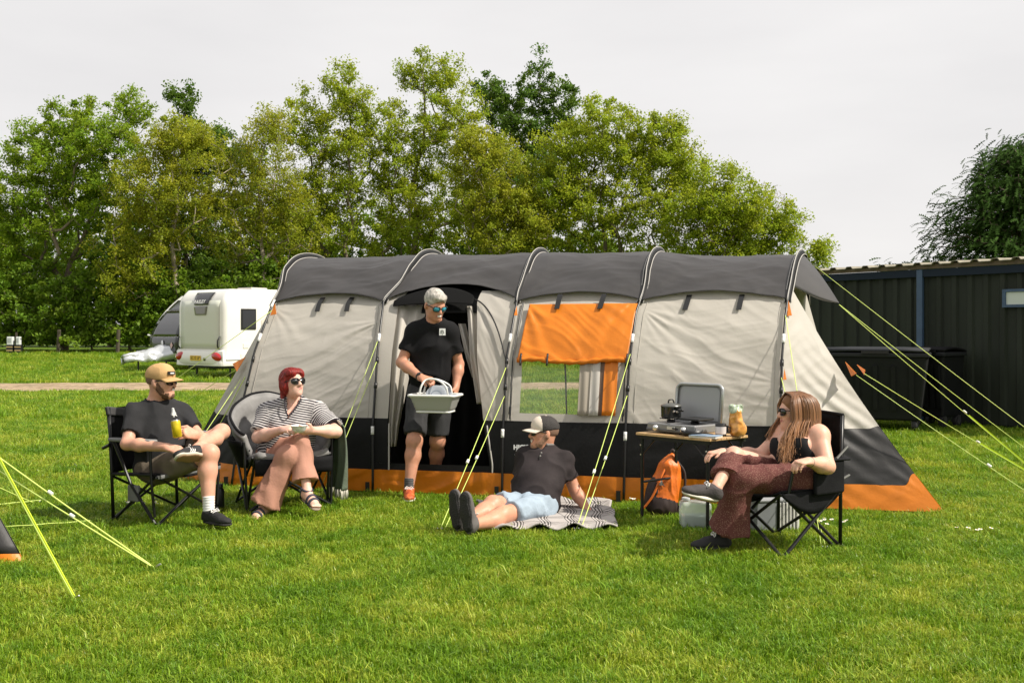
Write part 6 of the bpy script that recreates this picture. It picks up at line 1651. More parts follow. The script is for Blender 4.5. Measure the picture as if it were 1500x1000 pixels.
def shoe(name, root, an, toe, up, L=.265, upper=SHOEB, sole=SOLEW, laces=True, collar=.045, sock=None, stripes=None, tread=None):
    """an ankle joint, toe direction along the sole, up out of the instep"""
    an = Vector(an); t = nrm(toe); u = Vector(up); u = (u - t * u.dot(t)).normalized(); s = t.cross(u)
    heel = an - t * .045 - u * .075; tip = heel + t * L
    S = Soft(); A = np.array([s, t, u])
    S.ell(heel + t * .035 + u * .045, (.036, .048, .044), A, .02); S.cone(heel + t * .03 + u * .035, heel + t * (L * .55) + u * .035, .037, .036, .03, 0, (u, .95))
    S.ell(heel + t * (L * .74) + u * .032, (.045, .070, .030), A, .03); S.cone(heel + t * .045 + u * .05, an + u * .005, .040, collar, .02, 0, cap=(0, 1)); S.cone(an - u * .01 + t * .01, heel + t * (L * .62) + u * .045, .036, .028, .03)
    S.cut(heel + u * .018, -u)
    o = S.build(name, [upper], root, .0055, folds(.002, 25))
    S = Soft(); S.cone(heel + t * .040 + u * .010, heel + t * (L * .45) + u * .010, .040, .037, .02, 0, (u, .36)); S.cone(heel + t * (L * .45) + u * .010, heel + t * (L - .052) + u * .012, .038, .047, .03, 0, (u, .32))
    S.build('sole', [sole], o, .0055)
    if tread: 
        S = Soft(); S.cone(heel + t * .042 - u * .004, heel + t * (L * .45) - u * .004, .034, .032, .02, 0, (u, .16)); S.cone(heel + t * (L * .45) - u * .004, heel + t * (L - .055) - u * .002, .032, .041, .03, 0, (u, .16)); S.build('tread', [tread], o, .005)
    if laces:
        mb = MB()
        for k in range(4):
            p = heel + t * (L * (.42 + .075 * k)) + u * (.088 - .009 * k); mb.tube(spline([p - s * .024 - u * .010, p + u * .002, p + s * .024 - u * .010], 4), .0042, 5)
        p = heel + t * (L * .38) + u * .094
        for q in (-1, 1): mb.tube(spline([p, p + s * q * .02 + u * .012, p + s * q * .035 - u * .006 + t * .01, p + s * q * .01], 5), .0032, 5)
        lo = mb.build('laces', LACE, o, smooth=True)
    if stripes:
        mb = MB()
        for k in range(3):
            for q in (-1, 1):
                p = heel + t * (L * (.36 + .07 * k)) + s * q * .040; mb.tube([p + u * .022 + t * .02, p + u * .045, p - s * q * .008 + u * .066 - t * .012], .005, 5)
        mb.build('stripes', stripes, o, smooth=True)
    if sock:
        S = Soft(); S.cone(an - u * .03, an + sock[1], .041, .041, .01, 0, cap=(0, 1)); S.build('sock', [sock[0]], root, .0055, lambda V, U: .0018 * np.sin(U * 330))
    return o
def sunglasses(root, H, lens=LENS, w=.030, h=.022, tilt=0):
    mb = MB(); ml = MB()
    for q in (-1, 1):
        ring = []
        for k in range(16):
            a = 2 * math.pi * k / 16; x = q * .034 + w * 1.02 * math.copysign(abs(math.cos(a)) ** .75, math.cos(a)); z = .000 + h * math.copysign(abs(math.sin(a)) ** .75, math.sin(a))
            ring.append(H(x, .102 - .10 * (abs(x) / .07) ** 2 * .22, z))
        mb.tube(ring, .0032 * H.s, 6, closed=True)
        c = H(q * .034, .100, 0); n = len(ring); ml.add(ring + [c], [(k, (k + 1) % n, n) for k in range(n)])
        mb.tube([H(q * .067, .082, .010), H(q * .079, .030, .006), H(q * .082, -.005, .000)], .0034 * H.s, 6)
    mb.tube([H(-.010, .103, .006), H(0, .106, .008), H(.010, .103, .006)], .003 * H.s, 6)
    o = mb.build('sunglasses', FRAMEB, root, smooth=True); ml.build('lens', lens, o, smooth=True, solid=.002)
def cap_hat(root, H, crown_m, brim_m, back_m=None, low=.016, badge=None, brimlen=.085):
    S = Soft(); H.e(S, (0, -.014, .036), (.083, .104, .090), .0); H.e(S, (0, .03, .05), (.070, .065, .066), .03)
    if back_m: H.e(S, (0, -.085, .05), (.20, .135, .20), 0, 1, 'paint')
    S.cut(H(0, 0, low), -(H.u + H.f * .10)); 
    o = S.build('cap', [crown_m, back_m] if back_m else [crown_m], root, .005, folds(.003, 16))
    pts = []; nu, nv = 15, 8
    for i in range(nu):
        a = lerp(-1.15, 1.15, i / (nu - 1))
        for j in range(nv):
            v = j / (nv - 1); rr = 1 + v * brimlen / .10 * math.cos(a * .9) ** .8
            x = .078 * math.sin(a) * (1 + .12 * v); f = .083 * math.cos(a) * 1.0 + brimlen * v * math.cos(a * .95) ** .7
            pts.append(H(x, f, low + .016 - .012 * v - 2.6 * x * x - .006 * v * v))
    MB().grid(pts, nu, nv).build('brim', brim_m, o, smooth=True, solid=.005)
    MB().lathe([(.001, .004), (.007, .003), (.009, 0)], H(0, -.012, .126), 10).build('button', crown_m, o, smooth=True)
    if badge: badge(o)
    return o
def stripes_mat():
    m = bpy.data.materials.new('striped_jersey'); m.use_nodes = True; N = m.node_tree.nodes; L = m.node_tree.links; b = N['Principled BSDF']; b.inputs['Roughness'].default_value = .85; b.inputs['Specular IOR Level'].default_value = .15
    a = N.new('ShaderNodeAttribute'); a.attribute_name = 'along'; mu = N.new('ShaderNodeMath'); mu.operation = 'MULTIPLY'; mu.inputs[1].default_value = 1 / .0180
    fr = N.new('ShaderNodeMath'); fr.operation = 'FRACT'; gt = N.new('ShaderNodeMath'); gt.operation = 'GREATER_THAN'; gt.inputs[1].default_value = .44
    L.new(a.outputs['Fac'], mu.inputs[0]); L.new(mu.outputs[0], fr.inputs[0]); L.new(fr.outputs[0], gt.inputs[0])
    mx_ = N.new('ShaderNodeMix'); mx_.data_type = 'RGBA'; mx_.inputs[6].default_value = (.58, .56, .55, 1); mx_.inputs[7].default_value = (.022, .018, .024, 1); L.new(gt.outputs[0], mx_.inputs[0]); L.new(mx_.outputs[2], b.inputs['Base Color'])
    return m
def sleeve(S, sh, el, frac, r0, r1, m=0, u0=0.):
    S.ell(sh, r0 * 1.03, None, .05, m); e = sh.lerp(el, frac); S.cone(sh, e, r0, r1, .04, m, cap=(0, 1), u0=u0)
def V3(*a): return Vector(a)

# ------------------------------------------------------------------ 1: man in tan cap on the first chair
def man_cap():
    J = dict(hipR=P(226, 688, 7.62), hipL=P(244, 680, 7.80), kneeR=P(307, 664, 7.42), kneeL=P(325, 632, 7.84), ankR=P(306, 750, 7.33), ankL=P(287, 657, 7.40),
             shR=P(197, 606, 7.63), shL=P(265, 605, 7.86), neck=P(228, 592, 7.73), elR=P(186, 650, 7.47), wrR=P(245, 655, 7.32), elL=P(293, 641, 7.72), wrL=P(286, 636, 7.48))
    H = Head(P(236, 558, 7.70), (.95, -.24, -.03), (0, 0, 1), 1.06)
    skin = skin_mat('skin_fair_pink', (.60, .335, .235)); beard = mat('beard_brown', (.13, .065, .035), .85, var=.3, vscale=60, bump=.5, bscale=150)
    B = dict(cw=.185, cd=.125, ww=.17, wd=.125, hw=.175, hd=.13, belly=.035)
    S = Soft(); head_prims(S, H, J['neck'], .060, beard=True, smile=True)
    torso_prims(S, J, B)
    arm_prims(S, J['shR'], J['elR'], J['wrR'], .052, .044, .030); arm_prims(S, J['shL'], J['elL'], J['wrL'], .052, .044, .030)
    leg_prims(S, J['hipR'], J['kneeR'], J['ankR'], .090, .062, .038, (-.8, .3, 0)); leg_prims(S, J['hipL'], J['kneeL'], J['ankL'], .088, .053, .036, (.2, 0, -.9))
    d = P(276, 663, 7.26) - J['wrR']; hand_prims(S, J['wrR'], d, (.15, -.35, .9), (.3, .7, .4), (.32, .28, .28, .34), 1.08, spread=.6)
    hand_prims(S, J['wrL'], P(262, 632, 7.34) - J['wrL'], (.55, -.65, .45), (-.2, -.1, .95), (.62, .60, .60, .62), 1.05, tcurl=.4)
    root = S.build('person', [skin, LIPS, TEETH, beard], None, .0078, org=tuple(G(300, 770)))
    tag(root, 'man in tan cap, black T-shirt and shorts sitting cross-legged with a yellow can', 'person', 'people camping')
    tee = mat('tshirt_washed_black', (.024, .024, .026), .85, var=.25, vscale=8, bump=.15, bscale=90, spec=.2)
    S = Soft(); torso_prims(S, J, B, .020, k=.06, low=.03); sleeve(S, J['shR'], J['elR'], .68, .070, .074); sleeve(S, J['shL'], J['elL'], .68, .070, .074)
    hm, sm, up, r, f = torso_frame(J); S.ell(J['neck'] + up * .052 + f * .022, (.074, .082, .058), np.array([r, f, up]), 0, 0, 'sub')
    S.cut(hm - up * .045, -up); sh = S.build('tshirt', [tee], root, .0098, folds(.016, 9, 1, (1, 1, .6)))
    # white motif on the chest
    c = P(253, 604, 7.50); mo = MB(); rr = nrm(V3(.80, .55, 0)); uu = V3(0, 0, 1)
    mo.prism([c + rr * x + uu * z for x, z in ((-.008, .032), (.0, .036), (.010, .006), (.018, -.004), (.012, -.006), (.026, -.026), (.006, -.018), (.002, -.034), (-.006, -.018), (-.014, -.016), (-.009, .004))], rr.cross(uu) * .03).build('chest_print', mat('print_white', (.75, .75, .74), .5), sh)
    sho = mat('shorts_taupe', (.155, .125, .095), .85, var=.2, vscale=10, bump=.2, bscale=80, spec=.15)
    S = Soft(); S.ell(hm + up * .0, (.195, .16, .12), np.array([r, f, up]), .05)
    S.cone(J['hipR'], J['hipR'].lerp(J['kneeR'], .80), .108, .090, .04, cap=(0, 1)); S.cone(J['hipL'], J['hipL'].lerp(J['kneeL'], .62), .108, .092, .04, cap=(0, 1)); S.build('shorts', [sho], root, .0098, folds(.010, 9, 3))
    hat = mat('cap_tan_cotton', (.50, .315, .145), .8, var=.12, vscale=12, bump=.2, bscale=110, spec=.15)
    def badge(o):
        MB().box(H(.028, .098, .062), (.055, .012, .026), Matrix((H.r, H.f, H.u)).transposed() @ Matrix.Rotation(R(-28), 3, 'Z')).build('patch', mat('cap_patch_black', (.01, .01, .01), .6), o)
        MB().box(H(.029, .1055, .062), (.030, .004, .010), Matrix((H.r, H.f, H.u)).transposed() @ Matrix.Rotation(R(-28), 3, 'Z')).build('patch_mark', mat('print_white', (.75, .75, .74), .5), o)
    cap_hat(root, H, hat, hat, badge=badge); sunglasses(root, H)
    hair = Soft(); H.e(hair, (0, -.016, .022), (.0785, .0985, .084)); hair.cut(H(0, .045, 0), H.f); hair.cut(H(0, 0, -.022), -H.u); hair.build('hair', [mat('hair_shaved_brown', (.20, .115, .075), .8, bump=.3, bscale=200)], root, .0055)
    wsock = mat('sock_white', (.72, .71, .69), .85)
    shoe('shoe', root, J['ankR'] + V3(.0, 0, 0), (.80, -.60, 0), (0, 0, 1), .285, upper=mat('shoe_black_knit', (.012, .012, .012), .8, bump=.4, bscale=90), sole=RUB, sock=(wsock, V3(-.005, .01, .115)))
    shoe('shoe', root, J['ankL'] + V3(.0, -.01, -.006), P(243, 668, 7.06) - P(289, 668, 7.33), V3(.0, .92, .38), .285, upper=SHOEB, sole=SOLEW, sock=(wsock, (J['kneeL'] - J['ankL']).normalized() * .07), stripes=LACE, tread=SOLEG)
    # yellow can in his left hand
    c = P(258.5, 628, 7.315); o = thing('drink_can', tuple(c), 'yellow drinks can in the hand of the man in the tan cap', 'can'); M = Matrix.Rotation(R(-8), 3, 'Y')
    yl = mat('can_yellow', (.62, .47, .015), .3, metal=.3, var=.25, vscale=22)
    MB().lathe([(.024, -.062), (.033, -.055), (.033, .05), (.027, .060)], c, 24, M).build('body', yl, o, smooth=True); MB().lathe([(.027, .060), (.0275, .063), (.025, .064), (.001, .061)], c, 24, M).build('lid', mat('can_silver', (.7, .7, .7), .25, metal=.9), o, smooth=True); MB().lathe([(.024, -.062), (.001, -.058)], c, 24, M).build('base', mat('can_silver', (.7, .7, .7), .25, metal=.9), o, smooth=True)
man_cap()

# ------------------------------------------------------------------ 2: red-haired woman in striped top
def woman_red():
    J = dict(hipR=P(394, 668, 8.24), hipL=P(438, 668, 8.30), kneeR=P(440, 648, 7.98), kneeL=P(421, 668, 7.90), ankR=P(450, 719, 7.82), ankL=P(387, 741, 7.86),
             shR=P(394, 606, 8.26), shL=P(464, 605, 8.30), neck=P(429, 591, 8.28), elR=P(378, 640, 8.13), wrR=P(414, 629, 7.95), elL=P(492, 632, 8.12), wrL=P(457, 630, 7.96))
    H = Head(P(428, 560, 8.22), (.72, -.68, .16), (0, 0, 1), 1.0)
    skin = skin_mat('skin_pale', (.70, .44, .345)); B = dict(cw=.185, cd=.125, ww=.185, wd=.14, hw=.20, hd=.15, belly=.04, bust=True)
    S = Soft(); head_prims(S, H, J['neck'], .052, smile=False, fem=True); torso_prims(S, J, B)
    arm_prims(S, J['shR'], J['elR'], J['wrR'], .056, .047, .028); arm_prims(S, J['shL'], J['elL'], J['wrL'], .056, .047, .028)
    leg_prims(S, J['hipR'], J['kneeR'], J['ankR'], .080, .046, .034); leg_prims(S, J['hipL'], J['kneeL'], J['ankL'], .080, .046, .034)
    hand_prims(S, J['wrR'], P(431, 627, 7.82) - J['wrR'], (-.2, -.55, .8), (.5, .1, .6), (.55, .5, .5, .5), .95); hand_prims(S, J['wrL'], P(441, 632, 7.84) - J['wrL'], (.45, -.6, -.5), (-.2, -.4, .8), (.42, .42, .42, .42), .95)
    # bare feet in sandals
    def foot(an, t, u, L=.235):
        an = Vector(an); t = nrm(t); u = Vector(u); u = (u - t * u.dot(t)).normalized(); s = t.cross(u); heel = an - t * .04 - u * .062
        S.ell(heel + t * .03 + u * .03, (.030, .036, .030), np.array([s, t, u]), .025); S.cone(an - u * .01, heel + t * (L * .62) + u * .024, .034, .028, .03); S.cone(heel + t * .03 + u * .022, heel + t * (L * .68) + u * .018, .027, .034, .03, 0, (u, .6))
        for k in range(5):
            o = (-.030 + .0145 * k); S.cone(heel + t * (L * .70) + s * o + u * .014, heel + t * (L * (.90 - .022 * abs(k - 1))) + s * o * 1.1 + u * .011, .0098, .0085, .004)
        return heel, t, u, s
    fR = foot(J['ankR'], (.62, -.72, -.30), (.25, -.30, .90)); fL = foot(J['ankL'] + V3(0, 0, 0), (-.25, -.93, -.12), (0, -.12, 1))
    root = S.build('person', [skin, LIPS, TEETH, skin], None, .0078, org=tuple(G(430, 745)))
    tag(root, 'red haired woman in sunglasses, striped top and dusty pink trousers holding a bowl', 'person', 'people camping')
    nav = mat('sandal_navy', (.030, .034, .055), .7); 
    for (heel, t, u, s) in (fR, fL):
        S = Soft(); S.cone(heel + t * .03 - u * .008, heel + t * .19 - u * .008, .034, .042, .02, 0, (u, .26)); o = S.build('sandal', [mat('sandal_sole', (.25, .19, .14), .7)], root, .0055); mb = MB()
        for (a, w, h) in ((.155, .042, .050), (.115, .040, .062)):
            c = heel + t * a; mb.tube(spline([c - s * w, c - s * w * .7 + u * h * .75, c + u * h, c + s * w * .7 + u * h * .75, c + s * w], 5), .012, 6)
        c = heel + t * .03 + u * .075; mb.tube([c + (s * math.cos(a) * .041 + t * math.sin(a) * .046) for a in np.linspace(0, 6.0, 18)], .0085, 6)
        for q in (-1, 1): mb.tube([heel + t * .02 + s * q * .036, heel + t * .02 + s * q * .040 + u * .075], .008, 6)
        mb.build('straps', nav, o, smooth=True)
    hm, sm, up, r, f = torso_frame(J); A = np.array([r, f, up])
    top = stripes_mat(); dark = mat('jersey_trim', (.022, .018, .024), .85)
    S = Soft(); torso_prims(S, J, B, .024, k=.07); sleeve(S, J['shR'], J['elR'], .82, .082, .086); sleeve(S, J['shL'], J['elL'], .82, .082, .086)
    for z, w in ((.075, .066), (.03, .056), (-.01, .040), (-.045, .024), (-.07, .010)): S.ell(J['neck'] + up * z + f * (.11 if z < .05 else .05), (w, .11 if z < .05 else .09, .045), A, 0, 0, 'sub')
    S.cut(hm - up * .06, -up)
    V, F, M_, U_ = S.mesh(.0088, folds(.014, 9, 6, (1, 1, .7)))
    # stripes run round the body, and round each sleeve along the arm
    al = (V - np.array(hm)) @ np.array(up)
    for sh_, el_ in (('shR', 'elR'), ('shL', 'elL')):
        a = np.array(J[sh_]); d = np.array(J[el_] - J[sh_]); L_ = np.linalg.norm(d); d /= L_; t_ = (V - a) @ d; rad = np.linalg.norm(V - a - t_[:, None] * d, axis=1)
        outw = (V - a) @ np.array(r * (1 if sh_ == 'shR' else -1)); w = ((t_ > .0) & (rad < .105) & (outw > -.045 + .02 * (t_ < .08))); al = np.where(w, -t_ * .9 + (a - np.array(hm)) @ np.array(up), al)
    root_top = put('striped_top', np_mesh('striped_top', V, F, attrs={'along': al}, mats=[top]), root)
    vn = [J['neck'] + up * z + f * y + r * x for x, z, y in ((-.068, .058, .035), (-.056, .02, .118), (-.030, -.045, .172), (0, -.082, .186), (.030, -.045, .172), (.056, .02, .118), (.068, .058, .035))]
    MB().tube(spline(vn, 5), .0065, 6).build('neck_trim', dark, root_top, smooth=True)
    tr = mat('trousers_dusty_pink', (.42, .215, .155), .8, var=.12, vscale=7, bump=.2, bscale=60, spec=.2)
    S = Soft(); S.ell(hm, (.22, .17, .13), A, .06)
    S.cone(J['hipL'], J['kneeL'], .112, .088, .06, cap=(0, 0)); hemL = J['kneeL'].lerp(J['ankL'], .97); S.cone(J['kneeL'], J['kneeL'].lerp(J['ankL'], .45), .080, .080, .04); S.cone(J['kneeL'].lerp(J['ankL'], .40), hemL, .078, .118, .03, cap=(0, 1))
    S.cone(J['hipR'], J['kneeR'], .108, .082, .012); S.cone(J['kneeR'], J['kneeR'].lerp(J['ankR'], .4), .080, .074, .012); S.cone(J['kneeR'].lerp(J['ankR'], .35), J['kneeR'].lerp(J['ankR'], .80) + V3(-.01, .02, 0), .072, .100, .012, cap=(0, 1))
    S.build('trousers', [tr], root, .0098, folds(.018, 8, 2, (1.5, 1.5, .45)))
    hm_ = mat('hair_bright_red', (.20, .010, .007), .45, var=.6, vscale=10, stretch=(12, 12, 2), bump=.5, bscale=20, spec=.4)
    S = Soft(); H.e(S, (0, -.020, .034), (.086, .102, .090), .03); H.e(S, (.058, -.022, -.030), (.038, .056, .062), .03); H.e(S, (-.058, -.022, -.030), (.038, .056, .062), .03); H.e(S, (0, -.075, -.035), (.058, .045, .070), .03)
    H.e(S, (.030, -.078, -.105), (.034, .034, .050), .03); H.e(S, (.035, .052, .070), (.050, .042, .034), .03); H.e(S, (-.040, .040, .060), (.042, .05, .045), .03)
    H.e(S, (-.012, .108, -.030), (.058, .072, .100), 0, 0, 'sub'); H.e(S, (.0, .045, -.12), (.05, .06, .06), 0, 0, 'sub')
    S.build('hair', [hm_], root, .0055, lambda V, U: .0028 * np.sin((V @ np.array(H.r)) * 420 + (V @ np.array(H.f)) * 150 + 9 * fbm(V * 12, 2)) + .004 * (fbm(V * 30, 2) - .5))
    sunglasses(root, H, w=.031, h=.024)
    c = P(438, 628, 7.80); b = thing('food_bowl', tuple(c), 'small pale patterned bowl held by the red haired woman', 'bowl')
    MB().lathe([(.001, -.028), (.032, -.028), (.050, -.008), (.064, .026), (.066, .028), (.061, .027), (.045, -.006), (.001, -.018)], c, 28).build('bowl', mat('bowl_pale', (.80, .78, .77), .4, var=.3, vscale=50), b, smooth=True)
    MB().lathe([(.001, .016), (.03, .015), (.056, .010)], c, 20).build('food', mat('bowl_food', (.45, .34, .24), .7, var=.5, vscale=60, bump=.6, bscale=90), b, smooth=True)
woman_red()

# ------------------------------------------------------------------ 3: man stepping out of the tent
def man_door():
    J = dict(hipR=P(613, 578, 8.93), hipL=P(643, 578, 8.98), kneeR=P(607, 646, 8.72), kneeL=P(641, 646, 8.98), ankR=P(599, 716, 8.62), ankL=P(636, 706, 9.22),
             shR=P(607, 486, 8.86), shL=P(660, 488, 8.90), neck=P(636, 473, 8.86), elR=P(588, 531, 8.82), wrR=P(617, 553, 8.60), elL=P(672, 533, 8.96), wrL=P(668, 566, 8.86))
    H = Head(P(637, 446, 8.80), (.52, -.74, -.42), (.18, -.30, 1), 1.06)
    skin = skin_mat('skin_tanned', (.50, .255, .165)); B = dict(cw=.172, cd=.115, ww=.162, wd=.12, hw=.165, hd=.12, belly=.02)
    S = Soft(); head_prims(S, H, J['neck'], .060, smile=True); torso_prims(S, J, B)
    arm_prims(S, J['shR'], J['elR'], J['wrR'], .054, .045, .030); arm_prims(S, J['shL'], J['elL'], J['wrL'], .054, .045, .030)
    leg_prims(S, J['hipR'], J['kneeR'], J['ankR'], .090, .062, .038, (0, 1, 0)); leg_prims(S, J['hipL'], J['kneeL'], J['ankL'], .090, .062, .038, (0, 1, 0))
    hand_prims(S, J['wrR'], P(640, 558, 8.52) - J['wrR'], (-.1, -.35, .9), (.1, -.8, .1), (.95, .95, .95, .9), 1.05, tcurl=.5); hand_prims(S, J['wrL'], P(666, 592, 8.78) - J['wrL'], (.95, -.2, 0), (-.1, -.9, -.1), (.42, .45, .45, .5), 1.05)
    root = S.build('person', [skin, LIPS, TEETH, skin], None, .0078, org=tuple(G(601, 733)))
    tag(root, 'grey haired man in black T-shirt and shorts stepping out of the tent with a basin', 'person', 'people camping')
    hm, sm, up, r, f = torso_frame(J); A = np.array([r, f, up])
    tee = mat('tshirt_black', (.008, .008, .009), .85, var=.25, vscale=8, bump=.15, bscale=90, spec=.18)
    S = Soft(); torso_prims(S, J, B, .020, k=.06, low=.03); sleeve(S, J['shR'], J['elR'], .64, .068, .070); sleeve(S, J['shL'], J['elL'], .64, .068, .070)
    S.ell(J['neck'] + up * .050 + f * .022, (.074, .082, .058), A, 0, 0, 'sub'); S.cut(hm + up * .015, -up); sh = S.build('tshirt', [tee], root, .0098, folds(.015, 9, 11, (1, 1, .6)))
    c = P(648, 486, 8.695); MB().box(c, (.052, .012, .058), Matrix.Rotation(R(8), 3, 'Z')).build('chest_patch', mat('print_white', (.75, .75, .74), .5), sh)
    MB().tube([c + V3(-.010, -.0085, -.014), c + V3(-.010, -.0085, .014), c + V3(.006, -.0085, .014), c + V3(.011, -.0085, .0), c + V3(.011, -.0085, -.014)], .003, 5).build('patch_mark', mat('mark_grey', (.10, .10, .10), .6), sh)
    sho = mat('shorts_charcoal', (.040, .040, .042), .85, var=.2, vscale=10, bump=.2, bscale=80, spec=.15)
    S = Soft(); S.ell(hm + up * .02, (.182, .142, .12), A, .05); S.cone(J['hipR'] + up * .02, J['hipR'].lerp(J['kneeR'], .86), .108, .094, .05, cap=(0, 1)); S.cone(J['hipL'] + up * .02, J['hipL'].lerp(J['kneeL'], .86), .108, .094, .05, cap=(0, 1)); S.build('shorts', [sho], root, .0098, folds(.014, 9, 5, (1.4, 1.4, .6)))
    hair = mat('hair_silver', (.42, .39, .35), .6, var=.45, vscale=30, bump=.7, bscale=60)
    S = Soft(); H.e(S, (0, -.016, .040), (.081, .102, .092), .02); H.e(S, (0, .055, .085), (.060, .045, .032), .03); H.e(S, (0, .095, -.035), (.085, .075, .098), 0, 0, 'sub'); H.e(S, (0, .03, -.075), (.11, .12, .075), 0, 0, 'sub'); S.build('hair', [hair], root, .0052, lambda V, U: .006 * (fbm(V * 55, 2) - .4))
    sunglasses(root, H, LENSB, .027, .021)
    shoe('shoe', root, J['ankR'], (.12, -.98, 0), (0, 0, 1), .285, upper=mat('shoe_orange_red', (.50, .055, .018), .6, var=.5, vscale=30, hue=(1, 2.2, 1.5)), sole=SOLEW, sock=(mat('sock_grey', (.075, .075, .078), .85), V3(.002, .01, .09)))
    shoe('shoe', root, J['ankL'], (.15, -.97, 0), (0, 0, 1), .285, upper=mat('shoe_orange_red', (.50, .055, .018), .6), sole=SOLEW)
    w = J['wrR']; d = (J['elR'] - J['wrR']).normalized(); wt = MB(); u1 = d.cross(V3(0, 0, 1)).normalized(); u2 = d.cross(u1); c0 = w + d * .025
    wt.tube([c0 + (u1 * math.cos(a) + u2 * math.sin(a)) * .033 for a in np.linspace(0, 2 * math.pi, 17)[:-1]], .0085, 6, closed=True); wo = wt.build('watch', mat('watch_black', (.012, .012, .012), .4), root, smooth=True)
    MB().box(c0 + V3(-.004, -.030, .018), (.030, .014, .030), Matrix.Rotation(R(30), 3, 'X')).build('dial', mat('watch_face', (.03, .03, .035), .15), wo, bevel=.004)
    # folding washing-up basin with plates
    c = P(638, 590, 8.50); o = thing('washing_basin', tuple(c + V3(0, 0, -.07)), 'grey collapsible basin with white rim and handles carried by the man', 'basin')
    gr = mat('basin_grey', (.40, .40, .385), .5); wh = mat('basin_white', (.74, .74, .71), .4); M = Matrix.Rotation(R(-14), 3, 'Z')
    def rr(hx, hy, z, rad=.028, n=6):
        pts = []
        for (sx, sy, a0) in ((1, 1, 0), (-1, 1, 90), (-1, -1, 180), (1, -1, 270)):
            for k in range(n): a = R(a0 + 90 * k / (n - 1)); pts.append(c + M @ V3(sx * (hx - rad) + rad * math.cos(a), sy * (hy - rad) + rad * math.sin(a), z))
        return pts
    rings = [rr(.190, .130, .062), rr(.182, .124, .045), rr(.177, .119, .040), rr(.170, .112, .010), rr(.165, .107, .004), rr(.157, .100, -.030), rr(.152, .095, -.036), rr(.144, .088, -.066)]
    mb = MB(); n = len(rings[0]); mb.add([p for g in rings for p in g], [(i * n + k, i * n + (k + 1) % n, (i + 1) * n + (k + 1) % n, (i + 1) * n + k) for i in range(len(rings) - 1) for k in range(n)] + [tuple((len(rings) - 1) * n + k for k in range(n))]); mb.build('tub', gr, o, smooth=True, solid=.005)
    MB().tube(rr(.196, .135, .066), .011, 8, closed=True).build('rim', wh, o, smooth=True); MB().tube(rr(.142, .086, -.068), .009, 8, closed=True).build('foot_ring', wh, o, smooth=True)
    grip = P(633, 557, 8.505)
    for y in (-.055, .055):
        a, b = c + M @ V3(-.125, y, .068), c + M @ V3(.125, y, .068); t = grip + M @ V3(.0, y * .20, .006)
        MB().tube(spline([a, a + V3(.02, 0, .075), t + M @ V3(-.045, 0, .0), t + M @ V3(.045, 0, .0), b + V3(-.02, 0, .075), b], 6), .008, 8).build('handle', wh, o, smooth=True)
    for k, (x, t, lab) in enumerate(((.02, 68, 'blue grey plate leaning in the basin in front'), (.055, 62, 'blue grey plate leaning in the basin behind another'))):
        pc = c + M @ V3(-.01 + x, -.01 + .045 * k, .060); pm = M @ Matrix.Rotation(R(t), 3, 'X') @ Matrix.Rotation(R(10), 3, 'Y')
        pl = thing('plate', tuple(pc), lab, 'plate', 'plates in the basin'); MB().lathe([(.001, 0), (.055, 0), (.085, .014), (.088, .016), (.084, .018), (.054, .005), (.001, .005)], pc, 30, pm).build('dish', mat('plate_bluegrey', (.36, .39, .43), .35), pl, smooth=True); MB().lathe([(.040, .006), (.044, .0065), (.048, .006)], pc, 30, pm).build('band', mat('plate_band', (.20, .23, .27), .4), pl, smooth=True)
man_door()

